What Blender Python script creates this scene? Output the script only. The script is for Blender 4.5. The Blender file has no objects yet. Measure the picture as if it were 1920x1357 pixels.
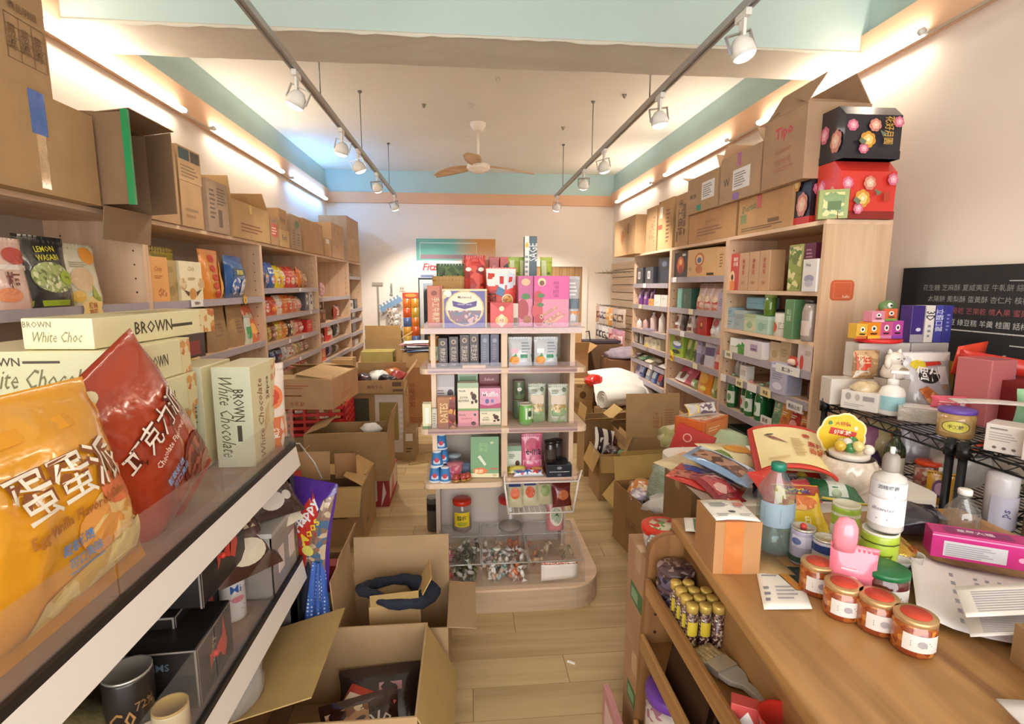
import bpy, bmesh, math, random
from mathutils import Vector, Matrix, Euler, noise as mnoise

SC = bpy.context.scene
COL = SC.collection
PI = math.pi

# ------------------------------------------------------------------ camera, world, added front fill, exposure
cam_d = bpy.data.cameras.new('camera')
cam = bpy.data.objects.new('camera', cam_d)
COL.objects.link(cam)
cam.location = (0, 0, 1.5)
cam_d.sensor_width = 36.0
cam_d.lens = 36.0 * 981.0 / 1920.0
cam_d.clip_start = 0.02
_p, _y, _r = math.radians(8.28), math.radians(4.976), math.radians(0.12)
_f = Vector((math.sin(_y) * math.cos(_p), math.cos(_y) * math.cos(_p), -math.sin(_p)))
_rt = Vector((math.cos(_y), -math.sin(_y), 0))
_up = _rt.cross(_f)
_rt2 = math.cos(_r) * _rt + math.sin(_r) * _up
_up2 = -math.sin(_r) * _rt + math.cos(_r) * _up
cam.rotation_euler = Matrix((_rt2, _up2, -_f)).transposed().to_euler()
SC.camera = cam

wd = bpy.data.worlds.new('daylight')
SC.world = wd
wd.use_nodes = True
wd.node_tree.nodes['Background'].inputs[0].default_value = (0.93, 0.97, 1.0, 1)
wd.node_tree.nodes['Background'].inputs[1].default_value = 1.1

fill_d = bpy.data.lights.new('front_fill', 'AREA')  # unseen area lamp added behind the camera to fill the foreground
fill_d.shape = 'RECTANGLE'; fill_d.size = 3.7; fill_d.size_y = 2.3
fill_d.energy = 88; fill_d.color = (1.0, 0.97, 0.93)
fill_o = bpy.data.objects.new('front_fill', fill_d)
COL.objects.link(fill_o)
fill_o.location = (0.1, -1.62, 1.35); fill_o.rotation_euler = (PI / 2, 0, 0)

SC.view_settings.view_transform = 'Standard'
SC.view_settings.look = 'None'
SC.view_settings.gamma = 1.0
SC.view_settings.use_curve_mapping = False
SC.view_settings.exposure = 0.5

cy = SC.cycles
cy.max_bounces = 7; cy.diffuse_bounces = 4; cy.glossy_bounces = 3; cy.transmission_bounces = 4; cy.transparent_max_bounces = 12
cy.caustics_reflective = False; cy.caustics_refractive = False
cy.use_adaptive_sampling = True; cy.adaptive_threshold = 0.04
cy.sample_clamp_indirect = 6.0
cy.use_light_tree = False

# ------------------------------------------------------------------ materials
def lin(h):
    h = h.lstrip('#')
    out = []
    for i in (0, 2, 4):
        c = int(h[i:i + 2], 16) / 255
        out.append(c / 12.92 if c <= 0.04045 else ((c + 0.055) / 1.055) ** 2.4)
    return (out[0], out[1], out[2], 1)

_M = {}
def mat(h, rough=0.5, metal=0.0, var=0.0, scale=12.0, bump=0.0, bscale=40.0, coat=0.0, emit=0.0, sub=0.0):
    """plain coloured surface with optional procedural mottling and relief"""
    k = ('m', h, rough, metal, var, scale, bump, bscale, coat, emit)
    if k in _M: return _M[k]
    m = bpy.data.materials.new('paint_' + h.lstrip('#')); m.use_nodes = True
    nt = m.node_tree; b = nt.nodes['Principled BSDF']
    c = lin(h)
    b.inputs['Base Color'].default_value = c
    b.inputs['Roughness'].default_value = rough
    b.inputs['Metallic'].default_value = metal
    if coat: b.inputs['Coat Weight'].default_value = coat; b.inputs['Coat Roughness'].default_value = 0.08
    if emit:
        b.inputs['Emission Color'].default_value = c; b.inputs['Emission Strength'].default_value = emit
    if var or bump:
        tc = nt.nodes.new('ShaderNodeTexCoord')
    if var:
        n = nt.nodes.new('ShaderNodeTexNoise'); n.inputs['Scale'].default_value = scale; n.inputs['Detail'].default_value = 4
        nt.links.new(tc.outputs['Object'], n.inputs['Vector'])
        r = nt.nodes.new('ShaderNodeValToRGB')
        r.color_ramp.elements[0].position = 0.3; r.color_ramp.elements[1].position = 0.7
        r.color_ramp.elements[0].color = tuple(x * (1 - var) for x in c[:3]) + (1,)
        r.color_ramp.elements[1].color = tuple(min(1, x * (1 + var)) for x in c[:3]) + (1,)
        nt.links.new(n.outputs['Fac'], r.inputs['Fac']); nt.links.new(r.outputs['Color'], b.inputs['Base Color'])
    if bump:
        n2 = nt.nodes.new('ShaderNodeTexNoise'); n2.inputs['Scale'].default_value = bscale; n2.inputs['Detail'].default_value = 3
        nt.links.new(tc.outputs['Object'], n2.inputs['Vector'])
        bp = nt.nodes.new('ShaderNodeBump'); bp.inputs['Strength'].default_value = bump; bp.inputs['Distance'].default_value = 0.01
        nt.links.new(n2.outputs['Fac'], bp.inputs['Height']); nt.links.new(bp.outputs['Normal'], b.inputs['Normal'])
    _M[k] = m
    return m

def foil(h, rough=0.22, bump=0.35, bscale=28.0):
    return mat(h, rough, 0.0, 0.05, 9, bump, bscale, 0.6)

def wood(h1, h2, axis='x', scale=3.0, rough=0.5):
    """long streaky grain along one axis of the object"""
    k = ('w', h1, h2, axis, scale, rough)
    if k in _M: return _M[k]
    m = bpy.data.materials.new('wood_' + h1.lstrip('#')); m.use_nodes = True
    nt = m.node_tree; b = nt.nodes['Principled BSDF']
    tc = nt.nodes.new('ShaderNodeTexCoord'); mp = nt.nodes.new('ShaderNodeMapping')
    s = {'x': (scale * .35, scale * 6, scale * 6), 'y': (scale * 6, scale * .35, scale * 6), 'z': (scale * 6, scale * 6, scale * .35)}[axis]
    mp.inputs['Scale'].default_value = s
    oi = nt.nodes.new('ShaderNodeObjectInfo')
    add = nt.nodes.new('ShaderNodeVectorMath'); add.operation = 'ADD'
    mul = nt.nodes.new('ShaderNodeVectorMath'); mul.operation = 'SCALE'; mul.inputs[0].default_value = (3.1, 5.7, 2.3)
    nt.links.new(oi.outputs['Random'], mul.inputs['Scale'])
    nt.links.new(tc.outputs['Object'], add.inputs[0]); nt.links.new(mul.outputs['Vector'], add.inputs[1])
    nt.links.new(add.outputs['Vector'], mp.inputs['Vector'])
    n = nt.nodes.new('ShaderNodeTexNoise'); n.inputs['Scale'].default_value = 1.0; n.inputs['Detail'].default_value = 6; n.inputs['Distortion'].default_value = 0.6
    nt.links.new(mp.outputs['Vector'], n.inputs['Vector'])
    r = nt.nodes.new('ShaderNodeValToRGB')
    r.color_ramp.elements[0].position = 0.32; r.color_ramp.elements[0].color = lin(h2)
    r.color_ramp.elements[1].position = 0.62; r.color_ramp.elements[1].color = lin(h1)
    nt.links.new(n.outputs['Fac'], r.inputs['Fac'])
    hs = nt.nodes.new('ShaderNodeHueSaturation')
    ma = nt.nodes.new('ShaderNodeMath'); ma.operation = 'MULTIPLY_ADD'; ma.inputs[1].default_value = 0.16; ma.inputs[2].default_value = 0.92
    nt.links.new(oi.outputs['Random'], ma.inputs[0]); nt.links.new(ma.outputs[0], hs.inputs['Value'])
    nt.links.new(r.outputs['Color'], hs.inputs['Color']); nt.links.new(hs.outputs['Color'], b.inputs['Base Color'])
    b.inputs['Roughness'].default_value = rough
    _M[k] = m
    return m

def speckle(h1, h2, scale=60.0, thr=0.5, rough=0.35, vor=True, bump=0.3, h3=None, coat=0.4):
    """cells of two or three colours: sweets, crumbs, nuts, printed food"""
    k = ('s', h1, h2, scale, thr, rough, vor, bump, h3)
    if k in _M: return _M[k]
    m = bpy.data.materials.new('speckle_' + h1.lstrip('#')); m.use_nodes = True
    nt = m.node_tree; b = nt.nodes['Principled BSDF']
    tc = nt.nodes.new('ShaderNodeTexCoord')
    v = nt.nodes.new('ShaderNodeTexVoronoi'); v.inputs['Scale'].default_value = scale
    nt.links.new(tc.outputs['Object'], v.inputs['Vector'])
    sp = nt.nodes.new('ShaderNodeSeparateColor'); nt.links.new(v.outputs['Color'], sp.inputs['Color'])
    r = nt.nodes.new('ShaderNodeValToRGB'); r.color_ramp.interpolation = 'CONSTANT'
    r.color_ramp.elements[0].color = lin(h1); r.color_ramp.elements[1].color = lin(h2); r.color_ramp.elements[1].position = thr
    if h3:
        e = r.color_ramp.elements.new(min(0.97, thr + (1 - thr) * .55)); e.color = lin(h3)
    nt.links.new(sp.outputs['Red'], r.inputs['Fac']); nt.links.new(r.outputs['Color'], b.inputs['Base Color'])
    b.inputs['Roughness'].default_value = rough
    if coat: b.inputs['Coat Weight'].default_value = coat; b.inputs['Coat Roughness'].default_value = 0.1
    if bump:
        bp = nt.nodes.new('ShaderNodeBump'); bp.inputs['Strength'].default_value = bump; bp.inputs['Distance'].default_value = 0.004
        bp.invert = True
        nt.links.new(v.outputs['Distance'], bp.inputs['Height']); nt.links.new(bp.outputs['Normal'], b.inputs['Normal'])
    _M[k] = m
    return m

def clear(h='#f4f6f6', gloss=0.10, rough=0.06, haze=0.0, bump=0.0):
    """thin clear plastic: mostly see-through, a sheen that grows at grazing angles, optional milky film"""
    k = ('c', h, gloss, rough, haze, bump)
    if k in _M: return _M[k]
    m = bpy.data.materials.new('clear_' + h.lstrip('#')); m.use_nodes = True
    nt = m.node_tree; nt.nodes.clear()
    out = nt.nodes.new('ShaderNodeOutputMaterial')
    tr = nt.nodes.new('ShaderNodeBsdfTransparent'); tr.inputs['Color'].default_value = lin(h)
    gl = nt.nodes.new('ShaderNodeBsdfGlossy'); gl.inputs['Roughness'].default_value = rough
    df = nt.nodes.new('ShaderNodeBsdfDiffuse'); df.inputs['Color'].default_value = lin(h)
    lw = nt.nodes.new('ShaderNodeLayerWeight'); lw.inputs['Blend'].default_value = 0.25
    pw = nt.nodes.new('ShaderNodeMath'); pw.operation = 'POWER'; pw.inputs[1].default_value = 3.0
    nt.links.new(lw.outputs['Facing'], pw.inputs[0])
    ma = nt.nodes.new('ShaderNodeMath'); ma.operation = 'MULTIPLY_ADD'; ma.use_clamp = True
    ma.inputs[1].default_value = 0.35; ma.inputs[2].default_value = gloss * 0.35
    nt.links.new(pw.outputs[0], ma.inputs[0])
    m1 = nt.nodes.new('ShaderNodeMixShader'); m1.inputs[0].default_value = haze
    nt.links.new(tr.outputs[0], m1.inputs[1]); nt.links.new(df.outputs[0], m1.inputs[2])
    m2 = nt.nodes.new('ShaderNodeMixShader')
    nt.links.new(ma.outputs[0], m2.inputs[0]); nt.links.new(m1.outputs[0], m2.inputs[1]); nt.links.new(gl.outputs[0], m2.inputs[2])
    nt.links.new(m2.outputs[0], out.inputs['Surface'])
    if bump:
        tc = nt.nodes.new('ShaderNodeTexCoord'); n2 = nt.nodes.new('ShaderNodeTexNoise'); n2.inputs['Scale'].default_value = 30
        nt.links.new(tc.outputs['Object'], n2.inputs['Vector'])
        bp = nt.nodes.new('ShaderNodeBump'); bp.inputs['Strength'].default_value = bump; bp.inputs['Distance'].default_value = 0.01
        nt.links.new(n2.outputs['Fac'], bp.inputs['Height']); nt.links.new(bp.outputs['Normal'], gl.inputs['Normal'])
    _M[k] = m
    return m

def glow(h, s):
    k = ('g', h, s)
    if k in _M: return _M[k]
    m = bpy.data.materials.new('glow_' + h.lstrip('#')); m.use_nodes = True
    nt = m.node_tree; nt.nodes.clear()
    out = nt.nodes.new('ShaderNodeOutputMaterial'); e = nt.nodes.new('ShaderNodeEmission')
    e.inputs[0].default_value = lin(h); e.inputs[1].default_value = s
    nt.links.new(e.outputs[0], out.inputs['Surface'])
    _M[k] = m
    return m

def card(h='#b98d5c'):
    """corrugated cardboard"""
    c = [int(h[i:i + 2], 16) for i in (1, 3, 5)]; g = sum(c) / 3
    return mat('#%02x%02x%02x' % tuple(int(v + (g - v) * .12 + 5) for v in c), 0.75, 0, 0.09, 7, 0.12, 160)

# ------------------------------------------------------------------ mesh builder
class MB:
    def __init__(s): s.v = []; s.f = []; s.m = []; s.sm = []
    def add(s, vs, fs, m=0, smooth=False, M=None):
        o = len(s.v)
        s.v += [tuple(M @ Vector(p)) for p in vs] if M else [tuple(p) for p in vs]
        for f in fs:
            s.f.append(tuple(i + o for i in f)); s.m.append(m); s.sm.append(smooth)
        return s
    def box(s, x0, y0, z0, x1, y1, z1, m=0, M=None):
        vs = [(x0, y0, z0), (x1, y0, z0), (x1, y1, z0), (x0, y1, z0), (x0, y0, z1), (x1, y0, z1), (x1, y1, z1), (x0, y1, z1)]
        return s.add(vs, [(0, 3, 2, 1), (4, 5, 6, 7), (0, 1, 5, 4), (1, 2, 6, 5), (2, 3, 7, 6), (3, 0, 4, 7)], m, False, M)
    def rbox(s, x0, y0, z0, x1, y1, z1, r=0.01, m=0, n=3, M=None):
        """box with rounded vertical edges"""
        pts = []
        for cx, cy, a in ((x1 - r, y1 - r, 0), (x0 + r, y1 - r, 90), (x0 + r, y0 + r, 180), (x1 - r, y0 + r, 270)):
            for k in range(n + 1):
                t = math.radians(a + 90 * k / n); pts.append((cx + r * math.cos(t), cy + r * math.sin(t)))
        return s.prism(pts, z0, z1, m, M)
    def prism(s, pts, z0, z1, m=0, M=None, smooth=False):
        n = len(pts)
        vs = [(x, y, z0) for x, y in pts] + [(x, y, z1) for x, y in pts]
        fs = [tuple(range(n - 1, -1, -1)), tuple(range(n, 2 * n))] + [(i, (i + 1) % n, n + (i + 1) % n, n + i) for i in range(n)]
        return s.add(vs, fs, m, smooth, M)
    def lathe(s, prof, n=16, m=0, M=None, smooth=True, sx=1.0, sy=1.0):
        """prof: list of (r, z) from bottom to top"""
        vs = []; fs = []
        for r, z in prof:
            for k in range(n):
                a = 2 * PI * k / n; vs.append((r * math.cos(a) * sx, r * math.sin(a) * sy, z))
        for i in range(len(prof) - 1):
            for k in range(n):
                fs.append((i * n + k, i * n + (k + 1) % n, (i + 1) * n + (k + 1) % n, (i + 1) * n + k))
        if prof[0][0] > 1e-6: fs.append(tuple(range(n - 1, -1, -1)))
        if prof[-1][0] > 1e-6: o = (len(prof) - 1) * n; fs.append(tuple(range(o, o + n)))
        return s.add(vs, fs, m, smooth, M)
    def tube(s, pts, r, n=6, m=0, closed=False, M=None, smooth=True):
        pts = [Vector(p) for p in pts]; N = len(pts); vs = []; fs = []
        prev = None
        rr = r if isinstance(r, (list, tuple)) else [r] * N
        for i, p in enumerate(pts):
            a = pts[i - 1] if (i > 0 or closed) else p
            b = pts[(i + 1) % N] if (i < N - 1 or closed) else p
            t = (b - a).normalized() if (b - a).length > 1e-9 else Vector((0, 0, 1))
            if prev is None:
                u = t.orthogonal().normalized()
            else:
                u = (prev - t * prev.dot(t))
                u = u.normalized() if u.length > 1e-6 else t.orthogonal().normalized()
            prev = u; w = t.cross(u)
            for k in range(n):
                an = 2 * PI * k / n
                vs.append(tuple(p + (u * math.cos(an) + w * math.sin(an)) * rr[i]))
        L = N if closed else N - 1
        for i in range(L):
            j = (i + 1) % N
            for k in range(n):
                fs.append((i * n + k, i * n + (k + 1) % n, j * n + (k + 1) % n, j * n + k))
        if not closed:
            fs.append(tuple(range(n - 1, -1, -1))); fs.append(tuple(range((N - 1) * n, N * n)))
        return s.add(vs, fs, m, smooth, M)
    def grid(s, fn, nu, nv, m=0, smooth=True, M=None, closed_u=False):
        vs = [tuple(fn(i / nu, j / nv)) for j in range(nv + 1) for i in range(nu + 1)]
        fs = [(j * (nu + 1) + i, j * (nu + 1) + i + 1, (j + 1) * (nu + 1) + i + 1, (j + 1) * (nu + 1) + i) for j in range(nv) for i in range(nu)]
        return s.add(vs, fs, m, smooth, M)
    def sheet(s, fn, nu, nv, th, m=0, smooth=True, M=None):
        """a thin sheet with real thickness"""
        vs = [Vector(fn(i / nu, j / nv)) for j in range(nv + 1) for i in range(nu + 1)]
        W = nu + 1; ns = []
        for j in range(nv + 1):
            for i in range(nu + 1):
                a = vs[j * W + min(i + 1, nu)] - vs[j * W + max(i - 1, 0)]; b = vs[min(j + 1, nv) * W + i] - vs[max(j - 1, 0) * W + i]
                c = a.cross(b); ns.append(c.normalized() if c.length > 1e-12 else Vector((0, 0, 1)))
        N = len(vs); allv = [v + n * th / 2 for v, n in zip(vs, ns)] + [v - n * th / 2 for v, n in zip(vs, ns)]
        fs = []
        for j in range(nv):
            for i in range(nu):
                q = (j * W + i, j * W + i + 1, (j + 1) * W + i + 1, (j + 1) * W + i)
                fs.append(q); fs.append(tuple(N + x for x in reversed(q)))
        rim = [i for i in range(nu)] + [nu + j * W for j in range(nv)] + [nv * W + nu - i for i in range(nu)] + [(nv - j) * W for j in range(nv)]
        for k in range(len(rim)):
            a, b = rim[k], rim[(k + 1) % len(rim)]
            fs.append((b, a, N + a, N + b))
        return s.add(allv, fs, m, smooth, M)
    def sphere(s, c, r, nu=10, nv=6, m=0, sc=(1, 1, 1), M=None):
        prof = []
        T = Matrix.Translation(c) @ Matrix.Diagonal((sc[0], sc[1], sc[2], 1))
        if M: T = M @ T
        prof = [(r * math.sin(PI * j / nv) if 0 < j < nv else 0.0, -r * math.cos(PI * j / nv)) for j in range(nv + 1)]
        return s.lathe(prof, nu, m, T)
    def mesh(s, name, mats):
        me = bpy.data.meshes.new(name)
        me.from_pydata(s.v, [], s.f)
        for x in mats: me.materials.append(x)
        if len(mats) > 1: me.polygons.foreach_set('material_index', s.m)
        me.polygons.foreach_set('use_smooth', s.sm)
        me.update()
        return me
    def build(s, name, mats, parent=None, loc=None, rot=None, bevel=0.0):
        if not isinstance(mats, (list, tuple)): mats = [mats]
        o = bpy.data.objects.new(name, s.mesh(name, mats)); COL.objects.link(o)
        if parent: o.parent = parent
        if loc is not None: o.location = loc
        if rot is not None: o.rotation_euler = rot if isinstance(rot, (tuple, list, Euler)) else (0, 0, rot)
        if bevel:
            bv = o.modifiers.new('soft_edges', 'BEVEL'); bv.width = bevel; bv.segments = 2; bv.limit_method = 'ANGLE'
        return o

def tag(o, label, cat, group=None, kind=None):
    o['label'] = label; o['category'] = cat
    if group: o['group'] = group
    if kind: o['kind'] = kind
    return o

def thing(name, label, cat, loc=(0, 0, 0), rot=0.0, group=None):
    o = bpy.data.objects.new(name, None); COL.objects.link(o)
    o.empty_display_size = 0.05
    o.location = loc
    o.rotation_euler = rot if isinstance(rot, (tuple, list, Euler)) else (0, 0, rot)
    return tag(o, label, cat, group)

def struct(o):
    o['kind'] = 'structure'; return o

def copy_tree(o, parent=None):
    c = o.copy(); COL.objects.link(c)
    if parent: c.parent = parent
    for ch in o.children: copy_tree(ch, c)
    return c

def T3(x, y, z, rz=0, rx=0, ry=0):
    return Matrix.Translation((x, y, z)) @ Euler((rx, ry, rz)).to_matrix().to_4x4()

# ------------------------------------------------------------------ lettering (Blender's own fonts)
_TX = {}
def glyphs(txt, bold=0.0, shear=0.0, res=1, space=1.0):
    """filled outline of a string, centred, 1 unit high caps -> (verts2d, faces, width, height)"""
    k = (txt, bold, shear, res, space)
    if k in _TX: return _TX[k]
    cu = bpy.data.curves.new('lettering', 'FONT'); cu.body = txt; cu.size = 1.0; cu.resolution_u = res
    cu.offset = bold; cu.shear = shear; cu.align_x = 'CENTER'; cu.space_character = space; cu.fill_mode = 'FRONT'
    cu.space_line = 1.05
    ob = bpy.data.objects.new('lettering', cu)
    me = bpy.data.meshes.new_from_object(ob)
    vs = [(v.co.x, v.co.y) for v in me.vertices]; fs = [tuple(p.vertices) for p in me.polygons]
    bpy.data.objects.remove(ob); bpy.data.curves.remove(cu); bpy.data.meshes.remove(me)
    if not vs: vs = [(0, 0), (1, 0), (0, 1)]; fs = [(0, 1, 2)]
    x0 = min(v[0] for v in vs); x1 = max(v[0] for v in vs); y0 = min(v[1] for v in vs); y1 = max(v[1] for v in vs)
    vs = [(v[0] - (x0 + x1) / 2, v[1] - (y0 + y1) / 2) for v in vs]
    _TX[k] = (vs, fs, max(x1 - x0, 1e-3), max(y1 - y0, 1e-3))
    return _TX[k]

def art_mesh(items, W, H, surf, name='printed_front', parent=None, eps=0.0006, curved=False):
    """flat print on a face W x H.  surf(x, z, lift) maps face coordinates (x right from centre, z up from the base) to 3-D.
    items, in fractions of the face (0..1):
      ('r', u0, v0, u1, v1, colour)            rectangle        ('e', u, v, ru, rv, colour)  ellipse
      ('t', text, u, v, h, colour, rot, maxw)  text, h = height as fraction of H, rot degrees, maxw fraction of W
      ('p', [(u,v)...], colour)                polygon          ('l', u, v, w, h, rows, colour) small print lines
    colour: hex string or a material"""
    mb = MB(); mats = []; idx = {}
    def mi(c):
        m = c if not isinstance(c, str) else mat(c, 0.4)
        if m.name not in idx: idx[m.name] = len(mats); mats.append(m)
        return idx[m.name]
    for L, it in enumerate(items):
        e = eps * (1 + 0.5 * L)
        t = it[0]
        def put(p2, fs, c):
            mb.add([surf((u - .5) * W, v * H, e) for u, v in p2], fs, mi(c), False)
        if t == 'r':
            _, a, b, c, d, col = it; n = max(1, int((c - a) * 5)); q = max(1, int((d - b) * 6))
            p2 = [(a + (c - a) * i / n, b + (d - b) * j / q) for j in range(q + 1) for i in range(n + 1)]
            put(p2, [(j * (n + 1) + i, j * (n + 1) + i + 1, (j + 1) * (n + 1) + i + 1, (j + 1) * (n + 1) + i) for j in range(q) for i in range(n)], col)
        elif t == 'e':
            _, u, v, ru, rv, col = it; n = 18
            p2 = [(u, v)] + [(u + ru * .5 * math.cos(2 * PI * k / n), v + rv * .5 * math.sin(2 * PI * k / n)) for k in range(n)] + \
                 [(u + ru * math.cos(2 * PI * k / n), v + rv * math.sin(2 * PI * k / n)) for k in range(n)]
            fs = [(0, 1 + k, 1 + (k + 1) % n) for k in range(n)] + [(1 + k, 1 + n + k, 1 + n + (k + 1) % n, 1 + (k + 1) % n) for k in range(n)]
            put(p2, fs, col)
        elif t == 'p':
            P = it[1]
            if curved:   # rings of small faces so that the patch follows the bulge
                cu = sum(a for a, b in P) / len(P); cv = sum(b for a, b in P) / len(P); E = []
                for i in range(len(P)):
                    (a, b), (c, d) = P[i], P[(i + 1) % len(P)]; E += [(a + (c - a) * k / 4, b + (d - b) * k / 4) for k in range(4)]
                n = len(E); p2 = [(cu, cv)] + [(cu + (a - cu) * t, cv + (b - cv) * t) for t in (.25, .5, .75, 1) for a, b in E]
                fs = [(0, 1 + k, 1 + (k + 1) % n) for k in range(n)] + [(1 + r * n + k, 1 + (r + 1) * n + k, 1 + (r + 1) * n + (k + 1) % n, 1 + r * n + (k + 1) % n) for r in range(3) for k in range(n)]
                put(p2, fs, it[2])
            else: put(P, [tuple(range(len(P)))], it[2])
        elif t == 'l':
            _, u, v, w, h, rows, col = it
            for j in range(rows):
                vv = v + h * (j + .2) / rows; ww = w * (0.7 + 0.3 * ((j * 37) % 10) / 10)
                put([(u, vv), (u + ww, vv), (u + ww, vv + h * .45 / rows), (u, vv + h * .45 / rows)], [(0, 1, 2, 3)], col)
        elif t == 't':
            txt, u, v, h, col = it[1:6]; rot = it[6] if len(it) > 6 else 0; mw = it[7] if len(it) > 7 else None
            st = it[8] if len(it) > 8 else {}
            vs, fs, gw, gh = glyphs(txt, st.get('bold', 0.012), st.get('shear', 0), st.get('res', 1), st.get('space', 1.0))
            sc = h * H / gh; sx = sc
            ext = W if abs(math.sin(math.radians(rot))) < .7 else H
            if mw and gw * sx > mw * ext: sx = mw * ext / gw; sc = min(sc, sx * 1.6)
            c, s = math.cos(math.radians(rot)), math.sin(math.radians(rot))
            P = [(x * sx * c - y * sc * s, x * sx * s + y * sc * c) for x, y in vs]
            mb.add([surf((u - .5) * W + x, v * H + y, e) for x, y in P], fs, mi(col), False)
    return mb.build(name, mats, parent)
# ------------------------------------------------------------------ the room
XL, XR, YB, YF, ZC = -1.95, 2.18, 7.80, -1.70, 3.10
def plaster(h, var=0.05, bump=0.25):
    return mat(h, 0.85, 0, var, 1.6, bump, 9)
M_wall = plaster('#efe3d6', 0.03)
M_teal = plaster('#b4cfcd', 0.05)
M_ceil = plaster('#e6e4da', 0.03)
M_peach = plaster('#e6bb98', 0.05, 0.15)
M_beam_under = plaster('#cfcabc', 0.07, 0.6)

floor = struct(MB().box(XL - .1, YF - .1, -.05, XR + .1, YB + .1, -.0015).build('floor', mat('#6d5635', 0.8, 0, .1, 6)))
M_plank = wood('#cdb283', '#b3986c', 'x', 2.4, 0.42)
pl = 0.92; pw = 0.153
me_p = MB().box(0.0012, 0.0012, -.004, pl - .0012, pw - .0012, 0.0).mesh('plank', [M_plank])
for j in range(46):
    y0 = 0.86 + j * pw
    off = (j * 0.37) % pl
    for i in range(-3, 3):
        x0 = i * pl + off
        if x0 + pl < -1.9 or x0 > 2.1: continue
        o = bpy.data.objects.new('plank', me_p); COL.objects.link(o)
        o.location = (x0, y0, 0); o.parent = floor

# walls: pale lower part and blue-green frieze above the peach band
def wall(name, x0, y0, x1, y1):
    w = struct(MB().box(x0, y0, 0, x1, y1, ZC).build(name, M_wall)); return w
wl = wall('wall_left', XL - .12, YF, XL, YB)
wr = wall('wall_right', XR, YF, XR + .12, YB)
wb = wall('wall_back', XL - .12, YB, XR + .12, YB + .12)
MB().box(XL, YF, 2.83, XL + .006, YB, ZC).build('painted_frieze', M_teal, wl)
MB().box(XR - .006, YF, 2.83, XR, YB, ZC).build('painted_frieze', M_teal, wr)
MB().box(XL, YB - .006, 2.80, XR, YB, ZC).build('painted_frieze', M_teal, wb)
struct(MB().box(XL - .12, YF, ZC, XR + .12, YB + .12, ZC + .12).build('ceiling', M_ceil))
# peach band running round the room
struct(MB().box(XL, YF, 2.66, XL + .045, YB, 2.835).build('trim_1', M_peach))
struct(MB().box(XR - .045, YF, 2.66, XR, YB, 2.835).build('trim_2', M_peach))
struct(MB().box(XL + .045, YB - .045, 2.655, XR - .045, YB, 2.80).build('trim_3', plaster('#dcae8c', .05, .15)))
# ceiling beam: rough plaster underneath, pale blue-green face
bm_ = MB()
nb = 60
edge = [(-1.95 + (XR + 1.95) * i / nb) for i in range(nb + 1)]
rb = random.Random(3)
jit = [0.006 * rb.uniform(-1, 1) for _ in edge]
def beam_under(u, v):
    x = XL + (XR - XL) * u; y = 2.87 + .37 * v
    return (x, y, 2.745 + 0.006 * mnoise.noise((x * 3, y * 9, 0)) + 0.003 * mnoise.noise((x * 15, y * 20, 4)))
beam = struct(MB().box(XL, 2.87, 2.752, XR, 3.24, ZC).build('trim_4', plaster('#b7cac6', 0.04)))
MB().grid(lambda u, v: beam_under(u, 1 - v), 70, 8).build('underside', M_beam_under, beam)
MB().sheet(lambda u, v: (XL + (XR - XL) * u, 2.867, 2.738 + .018 * v + (jit[int(u * nb)] if v < .5 else 0)), 60, 2, .006).build('chipped_edge', M_beam_under, beam)
# unseen shop front behind the camera: low sill, posts, glazed opening added for fill
fw = MB(); fw.box(XL, YF - .12, 0, XR, YF, .15).box(XL, YF - .12, 2.55, XR, YF, ZC)
fw.box(XL, YF - .12, .15, XL + .15, YF, 2.55).box(XR - .15, YF - .12, .15, XR, YF, 2.55)
struct(fw.build('wall_front', M_wall))
wf = MB()
for x in (XL + .17, -.6, .8, XR - .19): wf.box(x - .02, YF - .08, .15, x + .02, YF - .04, 2.55)
wn = struct(wf.build('window_1', mat('#8d9091', .35, .8)))
MB().box(XL + .15, YF - .062, .15, XR - .15, YF - .058, 2.55).build('pane', clear('#f6fafa', .08), wn)
# small anchors and stains on the ceiling
for i, (x, y) in enumerate([(.26, 4.35), (.06, 4.95), (.03, 6.0), (1.0, 5.55), (1.35, 4.6), (-.36, 5.0)]):
    st = MB(); st.lathe([(.02, 0), (.016, -.012), (.006, -.03), (0, -.032)], 8)
    tag(st.build('ceiling_anchor', mat('#c9c2b4' if i < 3 else '#8b8478', .6), None, (x, y, ZC)),
        ['small pale screw cap in the ceiling above the fan, largest of three', 'small pale screw cap in the ceiling just in front of the fan rod',
         'tiny pale screw cap in the ceiling between fan and left track', 'dark screw stub in the ceiling close to the right light track',
         'dark screw stub in the ceiling nearest the right track rod', 'dark wire stub in the ceiling beside the left light track'][i], 'anchor', 'screw stubs in the ceiling')

# ------------------------------------------------------------------ wall tubes
def tube_lamp(side, y0, y1, col, power, label):
    x = XL + .078 if side == 'l' else XR - .078
    s = 1 if side == 'l' else -1
    t = thing('tube_lamp', label, 'lamp', (x, (y0 + y1) / 2, 2.662), 0, 'tube lamps along the side walls')
    L = (y1 - y0) / 2
    MB().box(-.030 * s - .002, -L, -.010, -.016 * s + .002, L, .010).build('housing', mat('#ece7df', .4), t)
    MB().tube([(0, -L + .02, 0), (0, L - .02, 0)], .0145, 12).build('glass_tube', glow(col, power), t)
    for q in (-1, 1):
        MB().tube([(0, q * (L - .02), 0), (0, q * L, 0)], .016, 12).build('end_cap', mat('#dcd8d0', .4), t)
    return t
WARM, COOL = '#fff1df', '#7fbaff'
TP = 31
tube_lamp('l', 2.30, 3.92, WARM, TP, 'warm tube lamp over tall cartons, left wall, closest to the ceiling beam')
tube_lamp('l', 4.30, 5.84, WARM, TP, 'warm middle tube lamp of the left wall, above the small cartons')
tube_lamp('l', 6.12, 7.55, COOL, TP * 1.7, 'cool bluish tube lamp at the far end of the left wall')
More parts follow.
